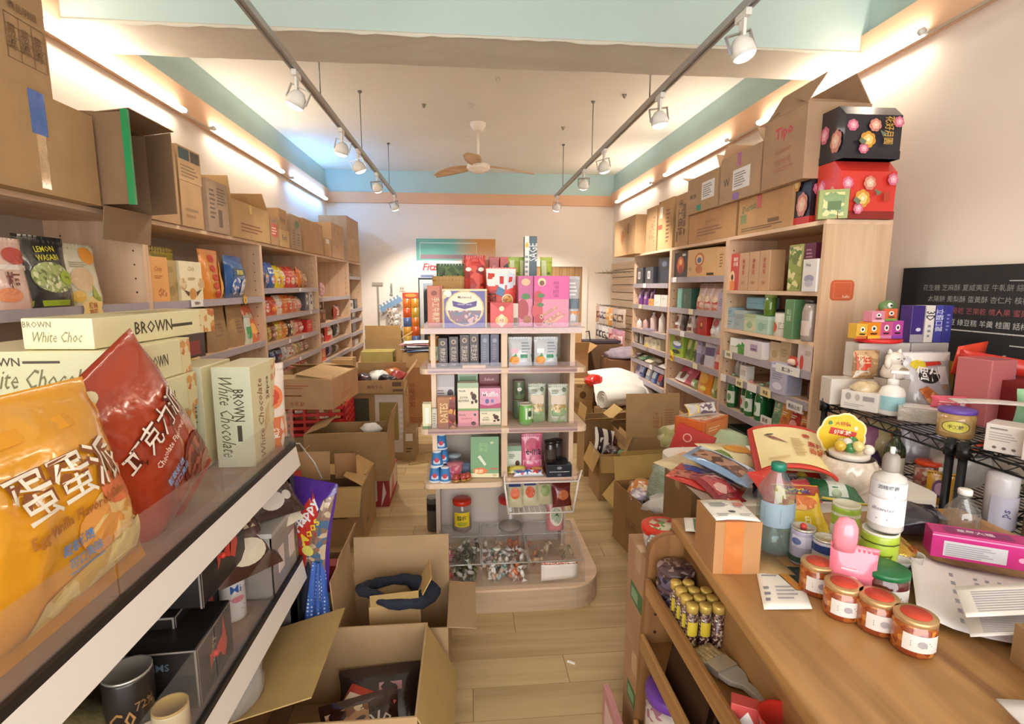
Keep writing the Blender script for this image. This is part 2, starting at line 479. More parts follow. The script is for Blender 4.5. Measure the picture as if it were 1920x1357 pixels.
tube_lamp('r', 2.42, 3.82, WARM, TP, 'warm tube lamp on the right wall nearest the ceiling beam')
tube_lamp('r', 4.25, 5.62, WARM, TP, 'warm middle tube lamp of the right wall, above open cartons')
tube_lamp('r', 6.02, 7.42, WARM, TP, 'warm tube lamp on the right wall running into the far corner')
# joining conduit between the tubes
for side, x in (('left', XL + .052), ('right', XR - .052)):
    c = MB().box(-.006, .9, -.008, .006, 7.6, .006).build('lamp_conduit', mat('#b9a590', .5), None, (x, 0, 2.652))
    tag(c, 'thin conduit strip under the tube lamps along the %s wall' % side, 'conduit', 'lamp conduits')

# ------------------------------------------------------------------ light tracks with spot heads
M_track = mat('#a5a39e', .35, .3); M_white = mat('#e9e6e0', .4); M_steel = mat('#b9b7b2', .3, .8)
def spot_head(t_label, x, y, z, aim, power, col=(1.0, .93, .84)):
    t = thing('track_spotlight', t_label, 'spotlight', (x, y, z), 0, 'spot heads on the light tracks')
    MB().box(-.012, -.045, -.028, .012, .045, 0).build('adapter', M_white, t)
    MB().box(-.006, -.02, -.11, .006, .02, -.025).build('stem', M_white, t)
    a = Vector(aim).normalized(); q = Vector((0, 0, -1)).rotation_difference(a)
    M = Matrix.Translation((0, 0, -.125)) @ q.to_matrix().to_4x4()
    mb = MB(); mb.box(-.055, -.008, -.02, -.05, .008, .05, 0, M).box(.05, -.008, -.02, .055, .008, .05, 0, M).box(-.055, -.008, .046, .055, .008, .052, 0, M)
    mb.build('yoke', M_steel, t)
    mb = MB(); mb.lathe([(.047, -.042), (.049, -.02), (.044, .005), (.026, .03), (.012, .036), (0, .037)], 16, 0, M)
    mb.build('shade', M_white, t)
    MB().lathe([(0, -.062), (.018, -.060), (.034, -.054), (.044, -.043)], 16, 0, M).build('bulb', glow('#fff0d8', 9), t)
    l = bpy.data.lights.new('spot_beam', 'SPOT'); l.energy = power; l.color = col; l.spot_size = math.radians(95); l.spot_blend = .6
    l.shadow_soft_size = .045
    o = bpy.data.objects.new('spot_beam', l); COL.objects.link(o); o.parent = t
    o.matrix_local = Matrix.Translation(M @ Vector((0, 0, -.06))) @ q.to_matrix().to_4x4()
    return t
def light_track(x, y0, y1, rods, label):
    t = thing('light_track', label, 'light track', (x, 0, 2.61), 0, 'ceiling light tracks')
    mb = MB(); mb.box(-.018, y0, -.012, .018, y1, .012).box(-.018, y0, -.019, -.007, y1, -.012).box(.007, y0, -.019, .018, y1, -.012)
    mb.build('rail', M_track, t)
    for y in rods:
        r = MB(); r.tube([(0, y, .01), (0, y, ZC - 2.61 - .001)], .004, 6); r.lathe([(.018, ZC - 2.612), (.018, ZC - 2.62), (.006, ZC - 2.63)][::-1], 10, 0, Matrix.Translation((0, y, 0)))
        r.build('hanging_rod', mat('#7d7a74', .4, .6), t)
    return t
light_track(-.865, .6, 6.86, (1.5, 4.72, 6.33, 3.45), 'grey metal light track on rods over the left aisle')
light_track(1.125, .6, 6.68, (1.9, 3.30, 4.78, 6.2), 'grey metal light track on rods over the right aisle')
_sl = ['spot head on left track just beyond the ceiling beam', 'spot head on left track, second beyond the beam', 'spot head on left track tilted away, third beyond the beam',
       'spot head on left track, last but one before the end', 'spot head at the far tip of left track']
for lb, y, aim in zip(_sl, (2.98, 3.98, 4.55, 5.45, 6.72), ((-.5, .1, -1), (-.3, .2, -1), (.35, .25, -1), (.1, .7, -1), (.2, .5, -1))):
    spot_head(lb, -.865, y, 2.592, aim, 16 if y < 4 else 100)
_sr = ['largest spot head, on right track in front of the ceiling beam', 'spot head on right track just beyond the ceiling beam', 'spot head on right track, second beyond the beam',
       'spot head on right track, last but one before the end', 'spot head at the far tip of right track']
for lb, y, aim in zip(_sr, (2.20, 3.12, 4.36, 5.10, 6.58), ((.35, -.1, -1), (.15, .0, -1), (.3, .3, -1), (.1, .7, -1), (-.1, .5, -1))):
    spot_head(lb, 1.125, y, 2.592, aim, 16 if y < 4 else 100)

# ------------------------------------------------------------------ ceiling fan
fan = thing('ceiling_fan', 'white three-bladed ceiling fan hanging on a short rod', 'ceiling fan', (.135, 5.5, ZC))
M_fan = mat('#efe3d3', .35)
MB().lathe([(.03, -.085), (.05, -.075), (.075, -.03), (.08, -.004), (.08, 0)], 24).build('canopy', M_fan, fan)
MB().tube([(0, 0, -.08), (0, 0, -.36)], .013, 12).build('rod', M_fan, fan)
MB().lathe([(0, -.475), (.06, -.472), (.075, -.455), (.078, -.45), (.105, -.445), (.118, -.425), (.115, -.40), (.09, -.385), (.05, -.38), (.03, -.35), (.015, -.345)], 28).build('motor_housing', M_fan, fan)
for a in (18, 138, 258):
    M = Matrix.Rotation(math.radians(a), 4, 'Z') @ Matrix.Translation((0, 0, -.41)) @ Matrix.Rotation(math.radians(14), 4, 'X')
    def bl(u, v):
        x = .09 + .52 * u; wdt = (.055 + .045 * math.sin(PI * min(1, u * 1.1)) ** .8) * (1 if u < .94 else .8)
        return M @ Vector((x, (v - .5) * 2 * wdt * .75 + .012 * math.sin(u * 3), .012 * math.sin(PI * v) - .03 * u * u))
    MB().sheet(bl, 12, 5, .006).build('blade', wood('#d3b28b', '#b8946a', 'x', 2, .45), fan)
# ------------------------------------------------------------------ wall shelving, one unit per bay
M_lam = wood('#e0c0a0', '#d0ab88', 'z', 3.0, .5)
M_lamx = wood('#e2c3a4', '#d2ae8c', 'y', 3.0, .5)
M_inner = mat('#b7a899', .7, 0, .05, 4)
M_rail = mat('#a79ea6', .35, 0, .06, 14)
M_railc = mat('#8b817f', .4)
ORD = ['first', 'second', 'third', 'fourth', 'fifth', 'sixth', 'seventh', 'eighth', 'ninth', 'tenth', 'eleventh', 'twelfth', 'thirteenth', 'fourteenth', 'fifteenth', 'sixteenth']
def wall_unit(label, side, y0, y1, shelves, plain=(), ztop=1.81, zbot=.1):
    """side 'l': opens towards +X, front at -1.5; side 'r': opens towards -X, front at 1.65"""
    if side == 'l': xf, xb, s = -1.50, -1.93, 1
    else: xf, xb, s = 1.65, 1.975, -1
    t = thing('shelving_unit', label, 'shelving', (xf, (y0 + y1) / 2, 0), 0, 'tall wall shelving units')
    L = (y1 - y0) / 2; D = xb - xf; a, b = min(0, D), max(0, D)
    th = .022
    for q in (-1, 1):
        ya, yb = (q * L - th if q > 0 else q * L), (q * L if q > 0 else q * L + th)
        p = MB().box(a, ya, 0, b, yb, ztop).build('side_panel', M_lam, t)
        # rows of shelf-pin holes
        h = MB()
        for xx in (.1, .82):
            for k in range(24):
                z = .25 + k * .064
                yy = ya if q > 0 else yb
                h.tube([(D * xx, yy - .0006 * q - .0004, z), (D * xx, yy + .0004, z)], .0045, 6)
        h.build('pin_hole', mat('#4a3c30', .8), p)['kind'] = 'stuff'
    MB().box(a, -L, ztop, b, L, ztop + .02).build('top_panel', M_lamx, t)
    xx = D - (.008 if D > 0 else -.008)
    MB().box(min(D, xx), -L + th, .05, max(D, xx), L - th, ztop).build('back_panel', M_inner if side == 'l' else mat('#c9a284', .7, 0, .05, 4), t)
    MB().box(a + .03, -L + th, 0, b - .01, L - th, zbot - .02).build('plinth', M_inner, t)
    for i, z in enumerate(shelves):
        sh = MB().box(a, -L + th, z - .02, b, L - th, z).build('shelf', M_lamx, t)
        if i not in plain:
            MB().box(-.0 if s > 0 else -.006, -L + th, z - .037, .006 if s > 0 else 0, L - th, z + .004).build('price_rail', M_rail, sh)
    return t
LZ = {1: [1.415, 1.09, .78, .45, .1], 2: [1.415, 1.09, .78, .45, .1], 3: [1.475, 1.26, 1.05, .865, .70, .40, .1], 4: [1.37, 1.10, .885, .70, .565, .30, .1], 5: [1.615, 1.185, 1.045, .87, .675, .40, .1]}
LY = {1: (1.235, 2.65), 2: (2.65, 4.06), 3: (4.06, 5.51), 4: (5.51, 6.97), 5: (6.97, 7.75)}
_lb = {1: 'pale wood shelving bay at the near end of the left wall', 2: 'pale wood shelving bay, second of the left wall, under tall cartons',
       3: 'pale wood shelving bay, middle of the left wall, full of snack bags', 4: 'pale wood shelving bay, second from the far left corner',
       5: 'narrow pale wood shelving bay in the far left corner'}
for k in LZ: wall_unit(_lb[k], 'l', LY[k][0], LY[k][1], LZ[k], ztop=1.79)
RZ = {'A': [1.475, 1.235, 1.09, .935, .735, .42, .1], 'B': [1.565, 1.33, 1.155, .945, .745, .42, .1], 'C': [1.52, 1.325, 1.095, .945, .80, .63, .3, .1]}
RY = {'A': (2.33, 3.25), 'B': (3.25, 4.18), 'C': (4.18, 5.11)}
_rb = {'A': 'pale wood shelving bay at the near end of the right wall', 'B': 'pale wood shelving bay in the middle of the right wall', 'C': 'pale wood shelving bay beside the slat wall, right wall'}
for k in RZ: wall_unit(_rb[k], 'r', RY[k][0], RY[k][1], RZ[k], plain=(0, 1) if k == 'A' else (), ztop=1.785)

# ------------------------------------------------------------------ central gondola with candy trough
gx0, gx1, gy = -.165, .505, 2.37
gon = thing('gondola_shelf', 'free-standing pale wood gondola shelf in the middle of the aisle', 'gondola', (0, 0, 0))
M_gl = wood('#ecd0b4', '#dcba98', 'x', 3, .45)
M_glz = wood('#ecd0b4', '#dcba98', 'z', 3, .45)
bs = MB()
pts = [(-.24, 2.23), (.47, 2.23)] + [(.47 + .16 * math.sin(a), 2.39 - .16 * math.cos(a)) for a in [PI / 2 * k / 8 for k in range(1, 9)]] + [(.63, 2.95), (-.24, 2.95)]
bs.prism(pts, 0, .105); bs.build('base_plinth', wood('#cdb296', '#bb9d80', 'x', 4, .5), gon)
bt = MB(); bt.prism(pts, .105, .115); bt.build('base_top', M_gl, gon)
MB().box(gx0, 2.66, .13, gx1, 2.69, 1.30).build('back_panel', mat('#cfc3b6', .6, 0, .03, 4), gon)
for x in (gx0, gx1 - .022): MB().box(x, gy + .03, .585, x + .022, 2.95, 1.30).build('end_panel', M_glz, gon)
for x in (gx0, gx1 - .022): MB().box(x, 2.56, .13, x + .022, 2.95, .585).build('lower_end_panel', mat('#cbb9a6', .6, 0, .04, 5), gon)
MB().box(.158, gy + .012, .60, .186, 2.66, 1.30).build('centre_upright', M_glz, gon)
M_cl = clear('#f6f3f8', .08, .08, .03)
def gshelf(z, x0, x1, y0, name='shelf', rail=True):
    r = .035
    p = []
    for cx, cy, a in ((x1 - r, y0 + r, 270), (x1 - .005, 2.66, 0), (x0 + .005, 2.66, 180), (x0 + r, y0 + r, 180)):
        if cy == 2.66: p.append((cx, cy)); continue
        for k in range(6):
            t = math.radians(a + 90 * k / 5); p.append((cx + r * math.cos(t), cy + r * math.sin(t)))
    s = MB().prism(p, z - .024, z).build(name, M_gl, gon)
    if rail:
        for a, b in ((x0 + .04, .155), (.19, x1 - .05)):
            rr = MB(); rr.box(a, y0 - .006, z - .02, b, y0 - .004, z + .028); rr.tube([(a, y0 - .006, z - .012), (b, y0 - .006, z - .012)], .0045, 6)
            rr.build('clear_rail', M_cl, s)
    return s
top = MB().prism([(-.205, gy - .005), (.545, gy - .005), (.55, gy + .02), (.55, 2.97), (-.21, 2.97), (-.21, gy + .02)], 1.285, 1.31).build('top_shelf', M_gl, gon)
rr = MB(); rr.box(-.19, gy - .012, 1.288, .53, gy - .009, 1.335); rr.build('clear_rail', M_cl, top)
gshelf(1.128, -.215, .555, gy - .02)
gshelf(.85, -.22, .56, gy - .03)
s4 = gshelf(.59, -.205, .165, gy - .03, rail=False)
s4b = gshelf(.60, .165, .535, gy - .01, rail=False)
rr = MB(); rr.tube([(.20, gy - .02, .592), (.50, gy - .02, .592)], .012, 8); rr.build('clear_rail', M_cl, s4b)

# ------------------------------------------------------------------ clear candy trough on the gondola base
tro = thing('candy_trough', 'clear acrylic three-bin candy trough at the foot of the gondola', 'candy bin', (0, 0, .116))
M_ac = clear('#fdfdfd', .08, .04, .015)
M_edge_hl = clear('#f4f2f0', .5, .08, .45)  # milky tubes in this stand in for highlights along the acrylic edges
xs = [-.15, .06, .28, .545]
p2 = [(2.262, .0), (2.272, .10), (2.40, .126), (2.62, .134), (2.62, 0)]
for x in xs:
    m = MB(); n = len(p2)
    m.add([(x - .002, y, z) for y, z in p2] + [(x + .002, y, z) for y, z in p2], [tuple(range(n - 1, -1, -1)), tuple(range(n, 2 * n))] + [(i, (i + 1) % n, n + (i + 1) % n, n + i) for i in range(n)])
    m.build('divider', M_ac, tro)
MB().box(xs[0], 2.26, 0, xs[-1], 2.264, .05).build('front_wall', M_ac, tro)
for a, b in zip(xs, xs[1:]):
    def lid(u, v, a=a, b=b):
        y = 2.275 + .345 * v; z = .103 + .034 * math.sin(min(1, v * 1.25) * PI / 2)
        return (a + .004 + (b - a - .008) * u, y, z)
    l = MB().sheet(lid, 2, 8, .003).build('lid', M_ac, tro)
    ed = MB()
    for u in (0, 1): ed.tube([lid(u, k / 8) for k in range(9)], .0024, 5)
    ed.tube([lid(0, 0), lid(1, 0)], .0032, 5).tube([lid(0, .62), lid(1, .62)], .0022, 5).tube([lid(0, 1), lid(1, 1)], .0026, 5)
    ed.build('edge_highlight', M_edge_hl, l)
    for hx in (.25, .7):
        h = MB(); cx = a + (b - a) * hx; h.tube([(cx + .025 * math.cos(t), 2.585 + .014 * math.sin(t), .141) for t in [2 * PI * k / 10 for k in range(10)]], .004, 6, closed=True)
        h.build('finger_grip', M_ac, l)
MB().box(xs[0], 2.262, 0, xs[-1], 2.62, .003).build('floor_sheet', M_ac, tro)
# paper note on the right bin
pn = MB().sheet(lambda u, v: (.335 + .17 * u, 2.254 - .003 * math.sin(3 * u), .135 + .085 * v + .010 * u * (1 - v)), 6, 4, .001).build('paper_note', mat('#f0e6dc', .8))
tag(pn, 'blank white paper note stuck on the right bin of the candy trough', 'paper')
MB().sheet(lambda u, v: (.335 + .17 * u, 2.2525 - .003 * math.sin(3 * u), .216 + .010 * v), 6, 1, .001).build('red_print', speckle('#f0e6dc', '#d2604e', 160, .5, bump=0), pn)

# ------------------------------------------------------------------ white wire basket below the gondola shelf
wb_ = thing('wire_basket', 'white wire basket hung under the gondola shelf edge', 'basket', (.17, 2.335, .43))
M_ww = mat('#f0e9e2', .35)
def loop(z, ins, r=.004): return [(ins, ins * .4, z), (.35 - ins, ins * .4, z), (.35 - ins, .22, z), (ins, .22, z)]
MB().tube(loop(.155, 0), .0045, 6, closed=True).tube(loop(0, .02), .0045, 6, closed=True).build('rim', M_ww, wb_)
wv = MB()
for x in (0, .35):
    xi = .02 if x == 0 else .33
    wv.tube([(x, 0, .155), (xi, .008, 0)], .0045, 6)
    wv.tube([(x, 0, .155), (x + (.02 if x else -.0), .02, .20), (x, .06, .16)], .004, 6)
wv.tube([(.0, .22, .155), (.02, .22, 0)], .004, 6).tube([(.35, .22, .155), (.33, .22, 0)], .004, 6)
for k in range(1, 12):
    wv.tube([(.02 + .31 * k / 12, .008, 0), (.02 + .31 * k / 12, .22, 0)], .0016, 5)
wv.build('wires', M_ww, wb_)

# ------------------------------------------------------------------ low sales rack at the left
rk = thing('display_rack', 'low black-framed display rack with white price strips beside the left aisle', 'rack', (-.6, 1.2, 0))
M_blk = mat('#2b2725', .4, .3); M_strip = mat('#ece3da', .5); M_deck = mat('#94775f', .5, 0, .08, 6)
for y in (.62, -1.0):
    for x in (-.03, -.45):
        MB().box(x - .015, y - .015, 0, x + .015, y + .015, .98 if x < -.2 else .985).build('post', M_blk, rk)
for z, d in ((.955, .47), (.53, .45)):
    dk = MB().box(-d, -1.0, z - .03, -.012, .63, z - .008).build('deck', M_deck, rk)
    MB().box(-.014, -1.0, z - .012, .0, .632, z + .005).build('edge_rail', M_blk, dk)
    st = MB(); st.add([(0.0, -1.0, z - .012), (0.0, .63, z - .012), (.012, .63, z - .082), (.012, -1.0, z - .082), (-.006, -1.0, z - .012), (-.006, .63, z - .012), (.006, .63, z - .082), (.006, -1.0, z - .082)],
              [(0, 3, 2, 1), (4, 5, 6, 7), (0, 1, 5, 4), (1, 2, 6, 5), (2, 3, 7, 6), (3, 0, 4, 7)])
    st.build('price_strip', M_strip, dk)
MB().box(-.47, -1.0, .2, -.455, .62, .98).build('back_panel', mat('#4d4440', .6), rk)
MB().box(-.45, .605, .03, -.02, .615, .94).build('end_panel', mat('#6b625c', .55), rk)
M_guard = clear('#fdfbfa', .10, .06, .04)
for y0, y1, z in ((-.95, -.30, .962), (-.29, .10, .962), (.11, .645, .962), (-.9, .0, .537), (.01, .62, .537)):
    g = MB(); hh = .115 if z > .8 else .16
    g.box(-.012, y0, z, -.009, y1, z + hh).box(-.05, y0, z - .004, -.009, y1, z - .001)
    g.build('clear_guard', M_guard, rk)
MB().box(-.46, -1.0, .0, -.03, .62, .02).build('bottom_deck', M_deck, rk)

# ------------------------------------------------------------------ wooden sales counter
ct = thing('sales_counter', 'brown wooden sales counter with two narrow ledges facing the aisle', 'counter', (0, 0, 0))
M_cw = wood('#ba8c55', '#865c31', 'y', 3.0, .38); M_cwd = wood('#a87c4a', '#7c532e', 'y', 3.0, .45); M_cwz = wood('#a87a4c', '#805632', 'z', 2.4, .45)
MB().prism([(.572, 1.36), (.515, .60), (.50, .35), (1.45, .35), (1.45, 1.36)], .82, .85).build('worktop', M_cw, ct, bevel=.004)
ap = MB(); ap.add([(.60, 1.345, .82), (.60, 1.345, .645), (.57, .35, .645), (.545, .35, .82), (.62, 1.345, .82), (.62, 1.345, .645), (.60, .35, .645), (.60, .35, .82)],
       [(0, 1, 2, 3), (7, 6, 5, 4), (0, 3, 7, 4), (1, 5, 6, 2), (0, 4, 5, 1), (3, 2, 6, 7)])
ap.build('apron', M_cwd, ct)
MB().box(.605, .35, .0, 1.45, 1.335, .645).build('carcass', M_cwd, ct)
# end board with a rounded shoulder
ep = MB(); pr = [(.475, 0), (.492, .55), (.50, .76)] + [(.50 + .055 * (1 - math.cos(a)), .76 + .055 * math.sin(a)) for a in [PI / 2 * k / 6 for k in range(1, 7)]] + [(.60, .82), (.66, .82), (.66, 0)]
n = len(pr); ep.add([(x, 1.325, z) for x, z in pr] + [(x, 1.348, z) for x, z in pr], [tuple(range(n)), tuple(range(2 * n - 1, n - 1, -1))] + [((i + 1) % n, i, n + i, n + (i + 1) % n) for i in range(n)])
epo = ep.build('end_board', M_cwz, ct)
ph = MB()
for k in range(7):
    z = .36 + k * .055
    ph.tube([(.525, 1.326, z), (.525, 1.3242, z)], .005, 8)
ph.build('pin_hole', mat('#3a2415', .8), epo)['kind'] = 'stuff'
for z, x0 in ((.66, .498), (.49, .488), (.22, .478)):
    l = MB().box(x0 + .004, .35, z - .018, .605, 1.325, z).build('ledge', M_cw, ct)
    MB().box(x0 - .006, .35, z - .02, x0 + .008, 1.325, z + .032).build('lip', M_cw, l, bevel=.004)

# ------------------------------------------------------------------ black wire racks by the right wall
M_wire = mat('#1d1b1c', .35, .4)
def wire_rack(label, y0, y1, zs, x0=1.55, x1=2.08):
    t = thing('wire_rack', label, 'wire rack', (x0, y0, 0), 0, 'black wire racks by the right wall')
    X, Y = x1 - x0, y1 - y0
    for x in (0, X):
        for y in (0, Y):
            p = MB().tube([(x, y, 0), (x, y, max(zs) + .02)], .0125, 10).build('post', M_wire, t)
            for z in zs: 
                MB().tube([(x, y, z - .035), (x, y, z + .008)], .019, 10).build('collar', M_wire, p)
    for z in zs:
        s = MB()
        for zz in (z, z - .03):
            s.tube([(0, 0, zz), (X, 0, zz)], .004, 5).tube([(0, Y, zz), (X, Y, zz)], .004, 5).tube([(0, 0, zz), (0, Y, zz)], .004, 5).tube([(X, 0, zz), (X, Y, zz)], .004, 5)
        for k in range(1, int(X / .028)):
            s.tube([(k * .028, 0, z), (k * .028, Y, z)], .0018, 4)
        for k in range(1, 5): s.tube([(0, Y * k / 5, z - .004), (X, Y * k / 5, z - .004)], .003, 5)
        for yy in (0, Y):
            zg = [(X * k / 14, yy, z - (.03 if k % 2 else 0)) for k in range(15)]; s.tube(zg, .0022, 4)
        zg = [(0, Y * k / 16, z - (.03 if k % 2 else 0)) for k in range(17)]; s.tube(zg, .0022, 4)
        s.build('wire_shelf', M_wire, t)
    return t
wire_rack('black wire rack by the end panel of the right shelving', 1.50, 2.10, [.20, .76, 1.0])
wire_rack('black wire rack nearest the counter, under the blackboard', .78, 1.455, [.20, .76, 1.0])
# ------------------------------------------------------------------ builders for goods
def f_front(w, d, h): return lambda x, z, e: (x, -d / 2 - e, z)
def f_right(w, d, h): return lambda x, z, e: (w / 2 + e, x, z)
def f_left(w, d, h): return lambda x, z, e: (-w / 2 - e, -x, z)
def f_top(w, d, h): return lambda x, z, e: (x, z - d / 2, h + e)
FACE = {'front': f_front, 'right': f_right, 'left': f_left, 'top': f_top}
def prints(t, w, d, h, arts, parent=None):
    for face, items in arts.items():
        if not items: continue
        W, H = {'front': (w, h), 'right': (d, h), 'left': (d, h), 'top': (w, d)}[face]
        art_mesh(items, W, H, FACE[face](w, d, h), 'print' if face == 'front' else face + '_print', parent or t)

CARD = ['#b98e5e', '#b58a5a', '#c0976a', '#ac8254', '#b78f66']
INK = '#6f4a2c'
def carton(label, size, loc, rz=0.0, col='#b98e5e', arts=None, tape='#b08f68', name='carton', group=None, flaps=None, fill=None, tilt=None, tapef=None, cat='carton', fcol=None):
    """corrugated carton, front towards local -y. flaps: None = closed; else dict side->(angle, length) with angle from upright outwards"""
    w, d, h = size
    t = thing(name, label, cat, loc, tilt if tilt else rz, group)
    M = card(col); th = .005
    b = MB()
    if flaps is None:
        b.box(-w / 2, -d / 2, 0, w / 2, d / 2, h - .003); b.build('body', M, t)
        for q in (-1, 1):
            y0, y1 = (.001, d / 2) if q > 0 else (-d / 2, -.001)
            MB().box(-w / 2, y0, h - .003, w / 2, y1, h).build('flap', M, t)
        if tape:
            tm = mat(tape, .2, 0, .05, 20, 0, 10, .5)
            tb = MB(); tb.box(-w / 2 - .0006, -.024, h, w / 2 + .0006, .024, h + .0007)
            tb.box(-w / 2 - .0008, -.024, h - .07, -w / 2, .024, h).box(w / 2, -.024, h - .07, w / 2 + .0008, .024, h)
            tb.build('tape', tm, t)
    else:
        b.box(-w / 2, -d / 2, 0, w / 2, d / 2, th)
        b.box(-w / 2, -d / 2, th, w / 2, -d / 2 + th, h).box(-w / 2, d / 2 - th, th, w / 2, d / 2, h)
        b.box(-w / 2, -d / 2 + th, th, -w / 2 + th, d / 2 - th, h).box(w / 2 - th, -d / 2 + th, th, w / 2, d / 2 - th, h)
        b.build('body', M, t)
        FM = card(fcol) if fcol else M
        for s, (ang, ln) in flaps.items():
            W = (w if s in 'fb' else d) - .012
            fb = MB(); fb.box(-W / 2, -.004, 0, W / 2, 0, ln)
            a = math.radians(ang)
            R = {'f': 0, 'r': PI / 2, 'b': PI, 'l': -PI / 2}[s]
            off = {'f': (0, -d / 2 + .004, h), 'b': (0, d / 2 - .004, h), 'r': (w / 2 - .004, 0, h), 'l': (-w / 2 + .004, 0, h)}[s]
            f = fb.build('flap', FM, t)
            f.matrix_local = Matrix.Translation(off) @ Matrix.Rotation(R, 4, 'Z') @ Matrix.Rotation(a, 4, 'X')
    if tapef:   # tape strip running down the front face
        c, u, l = tapef[:3]; tw = tapef[3] if len(tapef) > 3 else .022
        MB().box(-w / 2 + w * u - tw, -d / 2 - .0012, h * (1 - l), -w / 2 + w * u + tw, -d / 2 - .0004, h).build('tape', mat(c, .18, 0, .05, 20, .2, 30, .6), t)
    if arts: prints(t, w, d, h, arts)
    return t

def ink(lines=3, txt=None, tcol=INK, box=False, sub=True):
    """usual shipping-box print: a title and a few lines"""
    a = []
    if txt: a.append(('t', txt, .5, .66, .16, tcol, 0, .8))
    if sub: a.append(('l', .18, .18, .64, .28, lines, tcol))
    if box:
        for k in range(5): a.append(('r', .2, .2 + .07 * k, .8, .205 + .07 * k, tcol))
        for k in range(4): a.append(('r', .2 + .2 * k, .2, .206 + .2 * k, .48, tcol))
    return a

def boxed(name, label, size, loc, rz=0.0, col='#c04030', arts=None, cat='box', group=None, rough=.35, parent_rot=None, lid=None, m=None):
    """printed retail box: body, lid line and artwork"""
    w, d, h = size
    t = thing(name, label, cat, loc, parent_rot if parent_rot else rz, group)
    M = m or mat(col, rough, 0, .03, 8, 0, 10, .1)
    b = MB(); b.box(-w / 2, -d / 2, 0, w / 2, d / 2, h * .93 if lid else h)
    b.build('body', M, t, bevel=min(w, d, h) * .03)
    if lid:
        MB().box(-w / 2 - .001, -d / 2 - .001, h * .80, w / 2 + .001, d / 2 + .001, h).build('lid', mat(lid, rough, 0, .03, 8, 0, 10, .25), t)
    if arts: prints(t, w, d, h, arts if isinstance(arts, dict) else {'front': arts})
    return t

def pouch_fn(w, h, d, kind, seed):
    sx = seed * 3.7
    def thick(u, v):
        e = max(0.0, 1 - abs(2 * u - 1) ** 3.2) ** .5
        if kind == 'stand':   # flat-topped pouch standing on a gusset
            p = (1 - max(0, v) ** 1.6) if v < .9 else 0.03
            p = max(p, 0.03) * (min(1, .72 + v * 2.2))
        else:                 # pillow bag
            p = max(0.0, math.sin(PI * min(1, max(0, (v - .05) / .90)))) ** .55
            p = max(p, .02)
        wr = .10 * mnoise.noise((u * 4 + sx, v * 5, seed)) + .06 * mnoise.noise((u * 11 + sx, v * 9, seed + 9))
        return d / 2 * e * p * (1 + wr * 1.6)
    def half(v):
        if kind == 'stand': return w / 2 * (1 - .05 * math.sin(PI * v) + .015 * mnoise.noise((sx, v * 6, 2)))
        return w / 2 * (1 - .10 * math.sin(PI * v) ** 2 + .02 * mnoise.noise((sx, v * 7, 2)))
    return thick, half

def pouch(name, label, size, loc, rz=0.0, col='#d03020', arts=None, cat='bag', group=None, kind='stand', lean=0.0, roll=0.0, m=None, seal=None, rot=None, res=(10, 12), back=None, clip=None):
    w, h, d = size
    t = thing(name, label, cat, loc, rot if rot is not None else Euler((lean, roll, rz), 'XYZ'), group)
    if rot is None:
        t.rotation_mode = 'XYZ'
        t.rotation_euler = (Matrix.Rotation(rz, 3, 'Z') @ Matrix.Rotation(roll, 3, 'Y') @ Matrix.Rotation(lean, 3, 'X')).to_euler()
    seed = (hash_(label) % 97) / 7.0
    thick, half = pouch_fn(w, h, d, kind, seed)
    nu, nv = res
    M = m or foil(col)
    b = MB()
    for s in (-1, 1):
        def g(u, v, s=s): return ((2 * u - 1) * half(v), s * thick(u, v), v * h)
        (b.grid(g, nu, nv) if s < 0 else b.grid(lambda u, v: g(1 - u, v), nu, nv, 0))
    b.build('body', M, t)
    if kind == 'stand' or seal:
        sm = mat(seal, .3, 0, 0, 8, .5, 120, .4) if seal else M
        def sg(u, v): return ((2 * u - 1) * half(.95), .0012 * math.sin(u * 60), h * (.90 + .10 * v))
        MB().sheet(sg, nu * 2, 1, .0016).build('top_seal', sm, t)
    if arts:
        def surf(x, z, e):
            v = min(1, max(0, z / h)); hw = half(v) or 1e-3; u = min(1, max(0, (x / (w / 2) * (half(v))) / hw * .5 + .5))
            return (x / (w / 2) * half(v), -thick(u, v) - e * 2.2 - .0008, z)
        art_mesh(arts, w, h, surf, 'print', t, curved=True)
    return t

def hash_(s):
    r = 7
    for c in s: r = (r * 31 + ord(c)) & 0xffffff
    return r

def lathed(name, label, parts, loc, cat, group=None, rot=0.0):
    """parts: list of (part name, profile, material, n)"""
    t = thing(name, label, cat, loc, rot, group)
    for p in parts:
        MB().lathe(p[1], p[3] if len(p) > 3 else 18, 0, None).build(p[0], p[2], t)
    return t
def wrap_label(t, r, z0, z1, a0, a1, items, name='label', base=None, n=10):
    """a label wrapped round a cylinder of radius r, from angle a0 to a1 (degrees, -90 = front)"""
    W = math.radians(a1 - a0) * r; H = z1 - z0; mid = math.radians((a0 + a1) / 2)
    def surf(x, z, e):
        a = mid + x / r; return ((r + .0008 + e) * math.cos(a), (r + .0008 + e) * math.sin(a), z0 + z)
    its = ([('r', 0, 0, 1, 1, base)] if base else []) + items
    # finer rectangle for the base
    if base:
        mb = MB(); mb.grid(lambda u, v: surf((u - .5) * W, v * H, 0), n, 1)
        lb = mb.build(name, mat(base, .5), t)
        if items: art_mesh(items, W, H, surf, 'print', lb, eps=.0005)
        return lb
    return art_mesh(items, W, H, surf, name, t)

